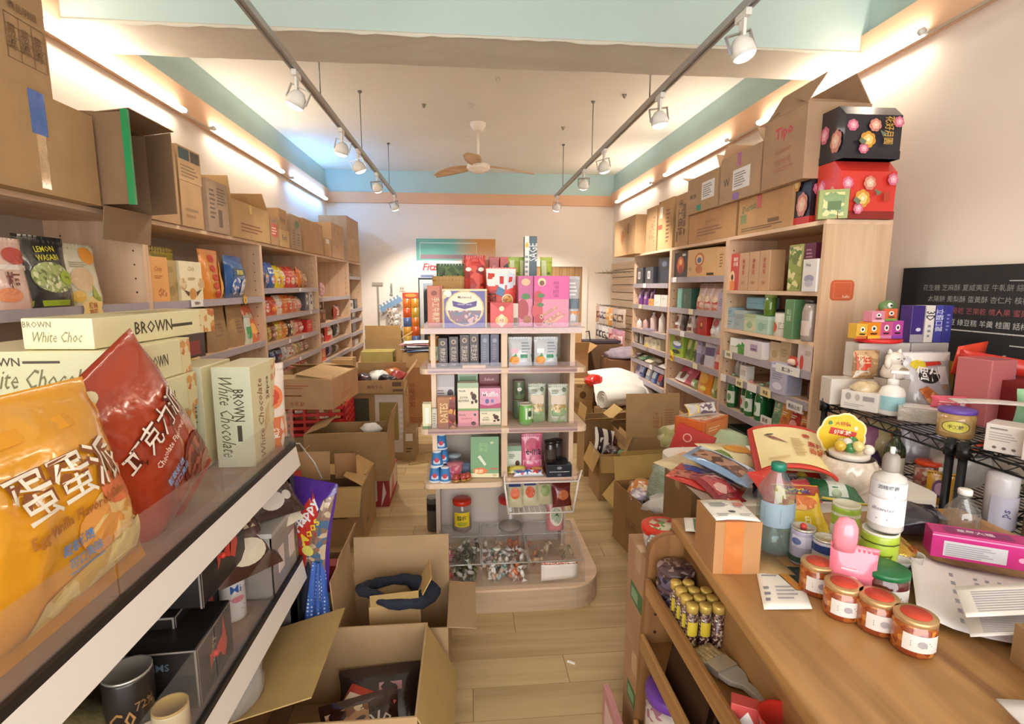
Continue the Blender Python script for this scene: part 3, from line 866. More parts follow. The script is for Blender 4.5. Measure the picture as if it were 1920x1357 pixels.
def can(label, r, h, loc, col, rz=0.0, lid='#c8c4b8', arts=None, name='can', cat='can', group=None, band=None):
    M = mat(col, .35, 0, .03, 9, 0, 10, .4)
    t = lathed(name, label, [('body', [(r * .92, 0), (r, .006), (r, h - .01), (r * .96, h - .004)], M, 20),
                             ('lid', [(r * .94, h - .008), (r * .99, h - .004), (r * .99, h), (r * .9, h), (r * .88, h - .003), (0, h - .003)], mat(lid, .3, .7 if lid == '#c8c4b8' else 0), 20)], loc, cat, group, rz)
    if arts: wrap_label(t, r, h * .08, h * .86, -165, -15, arts, 'print')
    return t
def jar(label, r, h, loc, body, lid, rz=0.0, lab=None, arts=None, name='jar', cat='jar', group=None, content=None, ch=.75):
    ps = [('body', [(r * .9, 0), (r, .006), (r, h * .78), (r * .86, h * .86), (r * .86, h * .88)], body, 20)]
    if content: ps.append(('contents', [(r * .86, .004), (r * .95, .008), (r * .95, h * ch), (0, h * ch + .004)], content, 18))
    ps.append(('lid', [(r * .97, h * .86), (r * 1.0, h * .87), (r * 1.0, h * .985), (r * .96, h), (0, h)], lid, 22))
    t = lathed(name, label, ps, loc, cat, group, rz)
    if lab: wrap_label(t, r, h * .2, h * .66, -140, -40, arts or [], 'label', lab)
    return t
def bottle(label, r, h, loc, col, cap, rz=0.0, lab=None, arts=None, m=None, name='bottle', group=None, shoulder=.62, neck=.36, la=(-150, -30)):
    M = m or mat(col, .12, 0, 0, 8, 0, 10, .5)
    t = lathed(name, label, [('body', [(r * .9, 0), (r, .008), (r, h * shoulder), (r * .9, h * (shoulder + .08)), (r * neck, h * (shoulder + .24)), (r * neck, h * .93)], M, 20),
                             ('cap', [(r * neck * 1.12, h * .92), (r * neck * 1.12, h * .99), (r * neck, h), (0, h)], cap, 14)], loc, 'bottle', group, rz)
    if lab: wrap_label(t, r, h * .14, h * .5, la[0], la[1], arts or [], 'label', lab)
    return t
def sheet_thing(name, label, fn, cat, col, nu=8, nv=8, th=.0012, arts=None, group=None, m=None):
    o = MB().sheet(fn, nu, nv, th).build(name, m or mat(col, .7))
    tag(o, label, cat, group)
    if arts:
        def surf(x, z, e):
            # fractions -> surface, lifted along +normal
            u, v = x + .5, z
            p = Vector(fn(u, v)); a = Vector(fn(min(1, u + .01), v)) - Vector(fn(max(0, u - .01), v)); b = Vector(fn(u, min(1, v + .01))) - Vector(fn(u, max(0, v - .01)))
            n = a.cross(b).normalized()
            return tuple(p + n * (th / 2 + e))
        art_mesh(arts, 1.0, 1.0, surf, 'print', o)
    return o
ROT = {'l': PI / 2, 'r': -PI / 2, 'g': 0.0}
def at_l(y, z, d, inset=.03): return (-1.5 - inset - d / 2, y, z)
def at_r(y, z, d, inset=.03): return (1.65 + inset + d / 2, y, z)
# ------------------------------------------------------------------ cartons on top of the left shelving (top at z 1.81)
ZT = 1.811
G = 'cartons on top of the left shelving'
def cl(label, y0, y1, h, d=.36, z=ZT, inset=-.02, **k):
    return carton(label, (y1 - y0 - .012, d, h), (-1.5 - inset - d / 2, (y0 + y1) / 2, z), PI / 2, group=G, **k)
cl('large tan carton with blue tape, under a taller carton, near end of left wall', 1.40, 2.285, .335, .40, inset=-.06, col='#b58c5b', tapef=('#2f63b8', .69, .42, .034),
   arts={'front': [('r', .668, .05, .715, .58, mat('#c9a272', .12, 0, .1, 30, .3, 60, .9))]})
cl('topmost tan carton touching the tube lamp, printed with a handling grid', 1.35, 2.12, .40, .38, z=ZT + .337, inset=-.04, col='#b0895b', arts={'front': [('r', .77, .20 + .085 * k, .98, .207 + .085 * k, '#7a5938') for k in range(5)] + [('r', .77 + .07 * k, .20, .774 + .07 * k, .54, '#7a5938') for k in range(4)] + [('t', '易\n碎', .80 + .07 * k, .37, .2, '#7a5938', 0, .05) for k in range(3)] + [('t', '商品明細', .87, .62, .07, '#7a5938', 0, .16)]})
# dark open carton lying on its side, green tape along its edge
dk = carton('open dark carton lying on its side with green tape edge', (.335, .36, .30), (0, 0, 0), group=G, col='#8a6848', tape=None,
            flaps={'f': (97, .135), 'r': (-25, .16), 'l': (14, .15), 'b': (8, .13)}, tilt=(0, 0, 0))
dk.rotation_euler = (Matrix.Rotation(PI / 2, 3, 'Z') @ Matrix.Rotation(PI / 2, 3, 'X')).to_euler()
dk.location = (-1.745, 2.465, ZT + .182)
MB().box(-.213, -.178, .425, -.198, .178, .449).build('green_tape', mat('#1f8a4e', .3, 0, 0, 8, 0, 10, .4), dk)
cl('tall tan carton with purple tape patch beside the dark open carton', 2.66, 2.95, .40, .36, col='#b58b5d', tapef=('#b08ab0', .3, .22), arts={'front': ink(4, None, '#8a6a48', True, False)})
cl('tan carton with faint label, carrying the small printed carton', 2.96, 3.20, .235, .34, col='#b68d5f', arts={'front': ink(2, None, '#92714c')})
cl('small carton with black and white print on top of a plain carton', 2.96, 3.21, .175, .32, z=ZT + .237, col='#bf9768', arts={'front': [('r', .05, .62, .5, .95, '#2e4a48'), ('r', .55, .62, .95, .95, '#4a4038'), ('l', .1, .1, .8, .4, 4, '#8a6a48')]})
cl('greyish carton with dense print and a dark barcode block', 3.25, 3.53, .30, .34, col='#a98b70', arts={'front': [('l', .1, .25, .28, .6, 7, '#6e5846'), ('r', .48, .12, .66, .46, '#6e5846'), ('l', .45, .55, .45, .35, 6, '#6e5846')]})
cl('tan carton with yellow tape and red print, flap half raised', 3.58, 4.22, .235, .34, col='#bd9560', tapef=('#d8b23c', .45, .25), flaps={'f': (-80, .12), 'b': (-70, .12), 'r': (-40, .15), 'l': (12, .14)}, arts={'front': ink(3, None, '#8f4f35')})
cl('flat wide carton with a white delivery label behind the red-printed one', 3.70, 4.58, .22, .08, z=ZT, inset=.33, col='#b78e60')
cl('small carton with red printed panel beside the small furry-lettered box', 4.23, 4.40, .205, .30, col='#b98f62', arts={'front': [('r', .08, .3, .95, .78, '#c4503c'), ('l', .15, .38, .7, .3, 3, '#f0d8c0'), ('l', .1, .82, .8, .12, 2, '#6d5a80')]})
cl('tan box lettered in black handwriting, lower of two', 4.42, 4.66, .135, .30, col='#c79f68', arts={'front': [('t', 'Furly', .5, .5, .42, '#3c2c20', 0, .7, {'shear': .25})]})
cl('tan box lettered in black handwriting, upper of two', 4.42, 4.62, .16, .30, z=ZT + .137, col='#bb9162', arts={'front': [('t', 'Furly', .5, .45, .35, '#3c2c20', 0, .7, {'shear': .25})]})
cl('greyish carton with green leaf print on its front', 4.70, 5.00, .29, .32, col='#a98a6c', arts={'front': [('e', .6, .75, .2, .1, '#4f6f3a'), ('e', .45, .65, .12, .08, '#6b8048'), ('l', .15, .1, .25, .5, 6, '#6b5844'), ('l', .55, .1, .3, .4, 5, '#6b5844')]})
cl('plain tan carton turned sideways before the stacked pair', 5.05, 5.72, .30, .34, col='#b48a5a', arts={'front': [('l', .75, .2, .2, .5, 5, '#9a764c')]})
cl('small tan carton with a white slip in front of a taller one', 5.78, 6.05, .19, .30, col='#bb9260', arts={'front': [('r', .2, .7, .75, .95, '#e6dfd4')]})
cl('tall tan carton with a diamond mark, third from the far end', 6.08, 6.68, .38, .34, col='#b88f63', arts={'front': [('p', [(.4, .75), (.5, .68), (.6, .75), (.5, .82)], '#a05a45'), ('l', .3, .3, .3, .1, 2, '#a05a45')]})
cl('tan carton on the far left corner, lower of two', 6.86, 7.60, .30, .34, col='#b89062')
cl('tan carton on the far left corner, upper of two with red edge', 6.86, 7.58, .25, .34, z=ZT + .302, col='#b38b62', arts={'front': [('r', 0, .93, 1, 1, '#a5564a')]})

# ------------------------------------------------------------------ cartons and gift boxes on top of the right shelving (top at z 1.805)
ZR = 1.806
G = 'cartons on top of the right shelving'
def cr(label, y0, y1, h, d=.30, z=ZR, inset=0.0, **k):
    """y0 > y1: from far (left in view) to near"""
    return carton(label, (abs(y0 - y1) - .012, d, h), (1.65 + inset + d / 2, (y0 + y1) / 2, z), -PI / 2, group=G, **k)
cr('leftmost tan carton with a red oval mark at the far end', 5.62, 4.92, .36, .30, inset=-.06, col='#b98f5e', arts={'front': [('e', .4, .5, .07, .2, '#a4623c'), ('t', '茶葉', .68, .7, .18, '#7a4f2e', 90, .3)]})
cr('narrow tall carton with dark character columns', 4.80, 4.52, .385, .30, col='#b58b5c', arts={'front': [('t', '八寶\n手工\n麵線', .5, .45, .36, '#5e452e', 0, .7), ('l', .7, .1, .15, .7, 8, '#7a5f42')]})
cr('tall carton with a white slip and red tape patch', 4.50, 4.16, .40, .30, col='#c0965f', tapef=('#b06a58', .1, .05), arts={'front': [('r', .12, .65, .3, .88, '#eee6da'), ('r', -.02, .42, .3, .52, '#d2503e'), ('l', .55, .12, .25, .7, 9, '#8a5f3c')], 'right': [('r', 0, .5, 1, .62, '#a88d66')]})
cr('wide tan carton with vertical black characters', 4.12, 3.865, .39, .30, col='#bd9261', arts={'front': [('t', '手工蛋捲', .38, .55, .22, '#54402e', -90, .7), ('t', '龍情農產', .68, .5, .15, '#7a5a3e', -90, .6), ('r', .12, .1, .2, .3, '#54402e')]})
cr('low tan carton with a quiet green-ink line, left of two', 3.855, 3.16, .205, .30, col='#c2915c', arts={'front': [('t', 'Brown Rice', .5, .65, .11, '#94683f', 0, .6), ('l', .2, .2, .6, .3, 3, '#94683f')]})
cr('low carton printed with green lettering and red tape', 3.14, 2.60, .205, .30, col='#c49560', tapef=('#cf5340', .42, .36), arts={'front': [('t', 'Dorati', .22, .72, .2, '#5f7a4a', 6, .35, {'shear': .2}), ('r', .05, .3, .18, .55, '#86905a'), ('r', .6, .2, .8, .3, '#7e6038'), ('l', .08, .06, .85, .12, 2, '#7e6038')],
   'right': [('e', .2 + .2 * (k % 4), .2 + .27 * (k // 4), .06, .07, '#5d3d26' if k % 3 else '#a8743e') for k in range(12)]})
cr('square carton with white shipping label, left of two on top', 3.84, 3.36, .24, .32, z=ZR + .207, inset=-.03, col='#b3916a', flaps={'f': (-84, .14), 'b': (-84, .14), 'l': (70, .14), 'r': (-30, .1)}, arts={'front': [('r', .5, .3, .9, .78, '#eceae6'), ('l', .54, .36, .3, .36, 6, '#8a8a90'), ('t', 'W.W.', .22, .48, .14, '#4b3a2a', 0, .4), ('r', .35, .04, .5, .2, '#1f8f74')]})
cr('square carton with white shipping label and purple tape, right of two on top', 3.34, 2.86, .27, .32, z=ZR + .207, inset=-.03, col='#b59270', tapef=('#b0689a', .48, .28), flaps={'f': (-86, .14), 'b': (-80, .14), 'l': (-30, .1), 'r': (-40, .12)}, arts={'front': [('r', .34, .22, .76, .66, '#eceae6'), ('l', .38, .28, .3, .32, 6, '#8a8a90'), ('t', 'W', .18, .45, .18, '#4b3a2a', 0, .3), ('r', .36, .02, .52, .16, '#8d6ab0')]})
cr('tall open carton lettered in pink, beside the floral gift boxes', 2.84, 2.47, .345, .32, z=ZR + .207, inset=-.04, col='#b08a68', flaps={'f': (-32, .16), 'b': (-32, .16), 'l': (-70, .1), 'r': (-65, .12)},
   arts={'front': [('t', 'Tipo', .5, .74, .22, '#c9404e', 4, .7, {'bold': .03}), ('t', 'Couturier', .5, .5, .07, '#a25c50', 3, .55), ('t', '牛奶吐司', .5, .34, .10, '#b26a56', 3, .6), ('l', .3, .2, .5, .07, 2, '#b26a56')], 'right': [('t', 'SP', .4, .8, .06, '#8a4e40', 0, .3)]})
def rosette(u, v, r, asp, c1, c2, c3):
    a = []
    for rr, n, ra, c in ((.62, 7, .48, c1), (.34, 5, .36, c2)):
        for k in range(n):
            t = 2 * PI * k / n + rr
            a.append(('e', u + r * rr * math.cos(t), v + r * asp * rr * math.sin(t), r * ra, r * asp * ra, c))
    return a + [('e', u, v, r * .22, r * asp * .22, c3)]
PK = ('#d9708f', '#f0aabb', '#f8dfe0'); GD = ('#d99a3c', '#f0cf80', '#fbf0cc'); PH = ('#d58a78', '#efc0a8', '#f8e4d0')
FL = rosette(.13, .60, .09, 1.1, *PK) + rosette(.40, .34, .13, 1.1, *GD) + rosette(.50, .60, .10, 1.1, *PH) + rosette(.32, .17, .08, 1.1, *PK) + rosette(.885, .66, .085, 1.1, *PK) + [('p', [(.2, .3), (.3, .22), (.34, .3), (.24, .36)], '#6f7a62'), ('p', [(.56, .5), (.7, .44), (.62, .38)], '#6f7a62')]
def giftbox(label, cx, cy, w, d, h, z, base, lid, fl, side):
    t = thing('gift_box', label, 'gift box', (cx, cy, z), 0, 'floral gift boxes on the right shelving')
    b = MB(); q = [(-d / 2, 0), (d / 2, 0), (d / 2, h), (-d / 2 + .05, h), (-d / 2, h * .80)]; n = len(q)
    b.add([(-w / 2, y, zz) for y, zz in q] + [(w / 2, y, zz) for y, zz in q], [tuple(range(n)), tuple(range(2 * n - 1, n - 1, -1))] + [((i + 1) % n, i, n + i, n + (i + 1) % n) for i in range(n)])
    b.build('body', mat(base, .35, 0, .05, 10, 0, 10, .3), t)
    MB().box(-w / 2 - .002, -d / 2 - .002, 0, w / 2 + .002, d / 2 + .002, .035).build('bottom_edge', mat(lid, .4), t)
    prints(t, w, d, h, {'front': fl, 'left': side})
    return t
SD = rosette(.22, .55, .16, 1.0, *PK) + rosette(.72, .35, .2, 1.0, *PH)
giftbox('black gift box with peonies between carton and red box', 1.80, 2.585, .27, .20, .27, ZR, '#26222a', '#c8372c', FL, SD + rosette(.5, .75, .14, 1, *GD))
giftbox('red gift box with peonies under the black one', 1.822, 2.395, .27, .16, .262, ZR, '#d83a30', '#8e2620', FL + [('r', .74, .3, .84, .44, '#b8442c')], SD)
giftbox('black gift box with peonies topmost at the panel end', 1.822, 2.40, .27, .17, .235, ZR + .264, '#2a2630', '#2a2630', FL + [('t', '花好月圓', .72, .5, .4, '#caa24c', -90, .5)], SD)
boxed('snack_box', 'small olive tea box standing before the red peony box', (.12, .05, .13), (1.68, 2.345, ZR), -.45, '#8f9a54', {'front': [('r', .15, .1, .85, .9, speckle('#6e8a44', '#c6c078', 50, .5)), ('r', .3, .3, .75, .6, '#4f6e38')], 'right': [('r', 0, 0, 1, 1, '#6e2c4a')]}, cat='box')
# ------------------------------------------------------------------ goods on the left wall shelving
GL = 'bags and boxes on the left wall shelving'
RL = PI / 2
NEAR, SEC, MID, FAR4, FAR5 = 'near left bay', 'second left bay', 'middle left bay', 'fourth left bay', 'far corner left bay'
Z1 = LZ[1][0]
pouch('snack_pouch', 'pink and white pouch at the picture edge, top shelf, near left bay', (.17, .245, .07), at_l(1.955, Z1, .07), RL, '#e6c2b4',
      [('r', .05, .55, .95, .62, '#f2e6de'), ('e', .7, .75, .3, .12, '#c9564a'), ('t', '梅', .5, .4, .25, '#7a2f2a', 0), ('e', .3, .2, .3, .1, '#e8956a')], group=GL, lean=-.05)
pouch('snack_pouch', 'black and lime pouch lettered in yellow, top shelf, near left bay', (.235, .265, .08), at_l(2.135, Z1, .08), RL, '#2a2b2c',
      [('r', .02, .02, .98, .10, '#9db32f'), ('e', .5, .42, .42, .22, speckle('#a7b56a', '#dfe3b2', 75, .5, h3='#6c7c34')), ('t', 'LEMON\nWASABI', .5, .76, .2, '#e9e23a', 4, .8), ('e', .8, .42, .16, .10, '#a8c22c'), ('t', '180g', .8, .42, .05, '#3c4a10')], group=GL, lean=-.06)
pouch('snack_pouch', 'pale pouch with orange fruit, top shelf, near left bay', (.21, .25, .07), at_l(2.335, Z1, .07, .05), RL, '#dcd9bd',
      [('e', .72, .82, .22, .14, '#f0a032'), ('e', .4, .42, .3, .2, '#e3c49a'), ('l', .15, .62, .5, .1, 3, '#a9a07a'), ('p', [(.5, .05), (.8, .05), (.62, .35)], '#9fae3c'), ('e', .2, .15, .16, .1, '#e8c060')], group=GL, lean=-.05)
def price_tag(label, loc, rz, w=.08, h=.055, col='#f2c230', txt='特價', star=False, base=None):
    t = thing('price_tag', label, 'price tag', loc, rz, 'price tags on shelf edges')
    b = MB()
    n = 12 if star else 4
    if star: pts = [((w / 2) * (1 if k % 2 else .74) * math.cos(2 * PI * k / 12), (h / 2) * (1 if k % 2 else .74) * math.sin(2 * PI * k / 12)) for k in range(12)]
    else: pts = [(-w / 2, -h / 2), (w / 2, -h / 2), (w / 2, h / 2), (-w / 2, h / 2)]
    n = len(pts)
    b.add([(x, -.0008, z) for x, z in pts] + [(x, .0008, z) for x, z in pts], [tuple(range(n)), tuple(range(2 * n - 1, n - 1, -1))] + [((i + 1) % n, i, n + i, n + (i + 1) % n) for i in range(n)])
    b.build('card', mat(base or col, .4), t)
    if txt: art_mesh([('t', txt, .5, .5, .5, '#b3401f' if col != '#f4f0ea' else '#5a4a44', 0, .85)], w, h, lambda x, z, e: (x, -.0012 - e, z - h / 2), 'print', t)
    return t
price_tag('clear tag with yellow characters on the near left bay shelf edge', (-1.487, 2.24, Z1 - .008), RL, .13, .10, '#f2b92c', '拔絲\n地瓜', True, '#f6d58a')
pouch('picture_pack', 'blue, green and orange illustrated pack, second shelf, near left bay', (.28, .22, .05), at_l(2.0, LZ[1][1], .05), RL, '#5f92b4',
      [('r', 0, 0, .35, .9, '#7fae5a'), ('r', .6, .1, 1, .8, '#d98a3a'), ('e', .5, .6, .2, .2, '#e8e4d6')], group=GL)
# second bay, top shelf
Z2 = LZ[2][0]
pouch('snack_pouch', 'orange pouch with red medallion standing behind the cookie boxes', (.19, .30, .06), at_l(2.86, Z2, .06, .17), RL, '#d4722c', [('e', .5, .75, .3, .14, '#c2402c')], group=GL)
pouch('snack_pouch', 'olive yellow pouch standing behind the cookie boxes', (.27, .295, .06), at_l(3.13, Z2, .06, .17), RL, '#a5942a', [('r', .08, .55, .92, .9, '#c0b03a'), ('t', '山', .5, .74, .12, '#4a4418')], group=GL)
boxed('cookie_box', 'orange cookie box, top shelf, second left bay', (.155, .06, .225), at_l(2.80, Z2, .06), RL, '#e8a860', {'front': [('t', 'Cinly', .45, .72, .14, '#b4622c', 0, .7, {'shear': .3}), ('e', .6, .2, .25, .12, speckle('#c8743a', '#e8b070', 60, .5)), ('l', .2, .52, .5, .08, 2, '#b4622c')]}, group=GL)
boxed('cookie_box', 'khaki cookie box between orange and cream boxes, second left bay', (.10, .06, .215), at_l(2.935, Z2, .06, .045), RL, '#b59a62', {'front': [('l', .2, .7, .6, .15, 4, '#8d7540'), ('e', .5, .25, .3, .12, '#9c8350')]}, group=GL)
boxed('cookie_box', 'cream cookie box with sandwich cookies, second left bay', (.235, .06, .215), at_l(3.11, Z2, .06), RL, '#eee2bd', {'front': [('t', 'Cinly', .5, .80, .15, '#b08a3a', 0, .6, {'shear': .3}), ('e', .08, .42, .16, .16, speckle('#c9a066', '#e8cfa0', 60, .5)), ('e', .92, .42, .16, .16, speckle('#c9a066', '#e8cfa0', 60, .5)), ('e', .5, .17, .16, .15, '#c98f4e'), ('p', [(.1, .28), (.3, .10), (.34, .22)], '#5a3d26'), ('p', [(.9, .28), (.68, .10), (.66, .22)], '#5a3d26'), ('l', .3, .52, .4, .08, 3, '#b79a5a')]}, group=GL)
pouch('gift_pouch', 'gold orange gift pouch with red medallions, second left bay', (.25, .30, .10), at_l(3.42, Z2, .10), RL, '#d8862e',
      [('r', .0, .0, .3, .9, '#b9922c'), ('e', .5, .82, .16, .08, '#c23b2a'), ('e', .48, .62, .13, .07, '#c23b2a'), ('e', .5, .44, .13, .07, '#c23b2a'), ('e', .48, .27, .13, .07, '#c23b2a'), ('e', .5, .1, .14, .07, '#c23b2a'), ('p', [(.62, .0), (.95, .3), (.98, .9), (.7, .5)], '#e8a63c')], group=GL)
pouch('candy_bag', 'blue and silver candy bag tied at its waist, second left bay', (.28, .28, .10), at_l(3.76, Z2, .10), RL, '#2d5c9a',
      [('r', .15, .52, .85, .70, '#24435e'), ('t', '脆笛酥', .5, .61, .12, '#e6d84a', 0, .7), ('e', .3, .28, .2, .2, speckle('#d8dce6', '#3a6ab8', 30, .5)), ('e', .72, .26, .2, .2, speckle('#e8e8ee', '#5a80b0', 30, .5))], group=GL, kind='pillow')
price_tag('round yellow tag under the blue candy bag, second left bay', (-1.487, 3.70, Z2 - .012), RL, .065, .065, '#e8b83a', '$', True)
price_tag('clear tag with white print on the second left bay shelf edge', (-1.487, 3.06, Z2 - .014), RL, .13, .038, '#f4f0ea', '特惠中')
Z2b = LZ[2][1]
pouch('kraft_bag', 'kraft paper bag, left of two, second shelf, second left bay', (.25, .30, .09), at_l(3.44, Z2b, .09), RL, '#9c7a52', [('l', .2, .3, .5, .3, 4, '#7c5c3a')], m=mat('#a07f58', .8, 0, .1, 9, .5, 30), group=GL)
pouch('kraft_bag', 'kraft paper bag, right of two, second shelf, second left bay', (.24, .30, .09), at_l(3.71, Z2b, .09), RL, '#9c7a52', [('l', .3, .3, .5, .3, 4, '#7c5c3a')], m=mat('#a6855c', .8, 0, .1, 9, .5, 30), group=GL)
pouch('snack_pouch', 'small clear pouch with green print beside the kraft bags', (.11, .20, .05), at_l(3.865, Z2b, .05), RL, '#cfd6c6', [('r', .1, .2, .9, .6, '#4f9a5e')], group=GL)
pouch('snack_pouch', 'orange pouch leaning at the end, second shelf, second left bay', (.2, .27, .08), at_l(3.965, Z2b, .08), RL, '#e0682e', [('t', '香脆', .5, .7, .2, '#f4e2c0', 0, .8), ('e', .5, .35, .35, .15, '#f2b25a'), ('t', 'Q', .5, .15, .12, '#ffffff')], group=GL, lean=-.12)
boxed('dark_box', 'dark box with red cap behind the stacked chocolate boxes, second left bay', (.3, .1, .2), at_l(3.05, Z2b, .1), RL, '#3a2c2a', {'front': [('r', .4, .1, .8, .5, '#8c3a3a')]}, group=GL)

# middle bay: rows of small snack bags.  (centre Y, width, height, colour, panel colour, accent)
rgl = random.Random(11)
def bag_row(bayname, shelf, z, specs, h0, kind='pillow', inset=.04, d=.07, lean=-.15):
    n = len(specs)
    for i, (y, w, hh, c, c2, c3, look) in enumerate(specs):
        lb = '%s, %s from the left, %s shelf, %s' % (look, ORD[i], shelf, bayname)
        a = [('r', .08, .55, .92, .78, c2), ('e', .5, .32, .34, .16, speckle(c3, c2, 40, .5))]
        if i % 3 == 0: a.append(('t', '脆', .5, .66, .14, c3))
        pouch('snack_bag', lb, (w, hh, d), at_l(y, z, d, inset), RL + rgl.uniform(-.12, .12), c, a, group=GL, kind=kind, lean=lean + rgl.uniform(-.06, .06), res=(8, 9))
R_, O_, Y_, B_, N_, S_, K_, W_ = '#c83028', '#dd7426', '#e8bd2c', '#2c5aa6', '#24345c', '#c9ccd2', '#4a352c', '#e9e2d8'
bag_row(MID, 'top', LZ[3][0], [(4.17, .15, .19, Y_, '#f0e0a0', O_, 'yellow snack bag'), (4.31, .16, .22, N_, B_, '#e8a040', 'navy snack bag'), (4.45, .15, .21, B_, '#dfe6f2', O_, 'blue snack bag'), (4.58, .13, .19, '#e9d322', '#f4efc8', R_, 'lemon yellow snack bag'), (4.69, .12, .18, '#e3c030', W_, R_, 'yellow and white snack bag'), (4.80, .13, .19, R_, '#e6564a', '#f0c8a0', 'red snack bag'), (4.92, .13, .19, '#d8382c', '#f0a090', '#f4e0c0', 'bright red snack bag'), (5.04, .13, .20, '#c5392c', O_, '#efc060', 'scarlet snack bag'), (5.17, .14, .20, O_, '#f0b050', '#a83a20', 'orange snack bag'), (5.31, .15, .17, '#b98a62', '#d9b48c', '#8c5a38', 'clear brown snack bag')], .2)
bag_row(MID, 'second', LZ[3][1], [(4.17, .13, .15, '#b83a30', '#e8d8c8', R_, 'dark red snack bag'), (4.29, .16, .15, R_, '#f4f0ea', R_, 'red bag with white label'), (4.44, .15, .15, '#d2452c', O_, '#f0c060', 'orange red snack bag'), (4.57, .14, .16, '#e4ddd4', W_, R_, 'white and red snack bag'), (4.70, .14, .16, O_, '#f0b060', R_, 'orange snack bag'), (4.83, .14, .16, '#cf5a30', '#f0d0a0', '#a03020', 'rust orange snack bag'), (4.96, .14, .15, '#d97a50', '#f0c8b0', '#b04030', 'salmon snack bag'), (5.09, .14, .14, '#cfa890', '#e8a8a0', '#c05050', 'clear pinkish snack bag')], .16)
for i, (y, c, lk) in enumerate(((5.23, '#55585c', 'grey box with white stripe'), (5.37, '#e6e2dc', 'white box with dark letter'))):
    boxed('snack_box', '%s at the end of second shelf, middle left bay' % lk, (.11, .08, .19), at_l(y, LZ[3][1], .08), RL, c, [('r', .25, .3, .75, .8, W_ if i == 0 else '#4a4c50'), ('e', .5, .55, .15, .12, '#4a4c50' if i == 0 else W_)], group=GL)
bag_row(MID, 'third', LZ[3][2], [(4.17, .13, .15, '#8c3028', '#c8584a', K_, 'maroon snack bag'), (4.29, .13, .15, '#a3872c', '#d8c050', R_, 'mustard snack bag'), (4.41, .14, .15, '#7c4030', '#b07050', W_, 'brown snack bag'), (4.54, .15, .16, '#c9a828', '#e8dc80', O_, 'yellow green snack bag'), (4.68, .14, .15, '#d88430', '#f0c070', R_, 'orange snack bag'), (4.82, .14, .14, K_, '#e8dcc0', '#6a8040', 'dark bag with cream label'), (4.95, .15, .14, '#d8a088', '#f0c8b8', '#c06050', 'pale pink snack bag'), (5.09, .14, .14, '#c05048', '#e89888', W_, 'rose snack bag')], .15)
boxed('snack_box', 'small bright red box ending the third shelf, middle left bay', (.16, .1, .12), at_l(5.28, LZ[3][2], .1), RL, '#cf2f28', [('l', .2, .3, .6, .4, 2, '#f0c0a0')], group=GL)
bag_row(MID, 'fourth', LZ[3][3], [(4.20, .15, .13, '#2a3858', '#50628c', S_, 'navy snack bag'), (4.34, .14, .13, '#34507e', '#8aa0c8', W_, 'blue snack bag'), (4.48, .14, .13, '#2c3048', '#687090', R_, 'dark blue snack bag'), (4.62, .15, .14, '#c3c5c8', '#e8e8ea', '#8890a0', 'silver snack bag'), (4.77, .15, .13, '#dcd8d2', '#b04a40', W_, 'white snack bag'), (4.92, .15, .13, '#c8b8a0', '#e8d060', '#b05040', 'clear yellowish snack bag'), (5.07, .14, .13, '#a89078', '#d8c0a8', '#905840', 'beige snack bag'), (5.22, .14, .13, '#8c6858', '#b89080', '#d8b8a0', 'dull brown snack bag')], .13)
bag_row(MID, 'fifth', LZ[3][4], [(4.36, .16, .12, '#a82c28', '#d86858', W_, 'red candy bag'), (4.52, .16, .12, '#b5322a', '#e08070', W_, 'crimson candy bag'), (4.68, .16, .12, '#9c2c2c', '#d07868', '#f0d0c0', 'wine red candy bag'), (4.84, .16, .12, '#b84038', '#e09888', W_, 'brick red candy bag'), (5.00, .16, .12, '#b03830', '#d88878', '#e8c8b8', 'rust red candy bag'), (5.17, .16, .12, '#a83a36', '#c87870', W_, 'dark rose candy bag')], .12, lean=-.3)
# price dots on the middle bay rails
for i, (y, z) in enumerate(((4.9, 0), (5.2, 1), (4.55, 2), (4.9, 2), (4.8, 3))):
    price_tag('white price chip on the %s shelf rail, middle left bay%s' % (ORD[z], ['', '', ', left one', ', right one', ''][i]), (-1.489, y, LZ[3][z] - .014), RL, .045, .03, '#f4f0ea', None)
# fourth bay
can('dark jar, left of two, second shelf, fourth left bay', .06, .16, at_l(5.66, LZ[4][1], .12), '#3a3230', RL, '#2a2624', [('r', .1, .2, .9, .7, '#7c6a50')], 'storage_jar', 'jar', GL)
can('brown jar, right of two, second shelf, fourth left bay', .07, .15, at_l(5.86, LZ[4][1], .14), '#6b4630', RL, '#3a2620', [('r', .1, .2, .9, .7, '#b07a48')], 'storage_jar', 'jar', GL)
pouch('snack_bag', 'black bag behind the jars, second shelf, fourth left bay', (.35, .24, .08), at_l(6.1, LZ[4][1], .08, .15), RL, '#2f2624', [('r', .2, .3, .8, .6, '#5a3a30')], group=GL, kind='pillow')
pouch('snack_bag', 'small red bag at the end of second shelf, fourth left bay', (.22, .17, .07), at_l(6.45, LZ[4][1], .07), RL, '#9a4034', [('r', .2, .3, .8, .6, '#d8b8a0')], group=GL, kind='pillow')
pouch('snack_bag', 'white flower-print bag, third shelf, fourth left bay', (.26, .10, .08), at_l(5.72, LZ[4][2], .08), RL, '#cbbcae', [('e', .5, .5, .3, .3, '#8c4a3c')], group=GL, kind='pillow')
pouch('snack_bag', 'upright red bag, third shelf, fourth left bay', (.28, .22, .08), at_l(6.08, LZ[4][2], .08), RL, '#cc3a34', [('r', .1, .3, .9, .5, '#e8d8cc'), ('l', .2, .55, .5, .2, 2, '#f0c8b8')], group=GL)
pouch('snack_bag', 'dark grey bag beside the red one, third shelf, fourth left bay', (.26, .22, .08), at_l(6.42, LZ[4][2], .08), RL, '#4a4644', [('r', .2, .3, .8, .6, '#c8c4bc')], group=GL, kind='pillow')
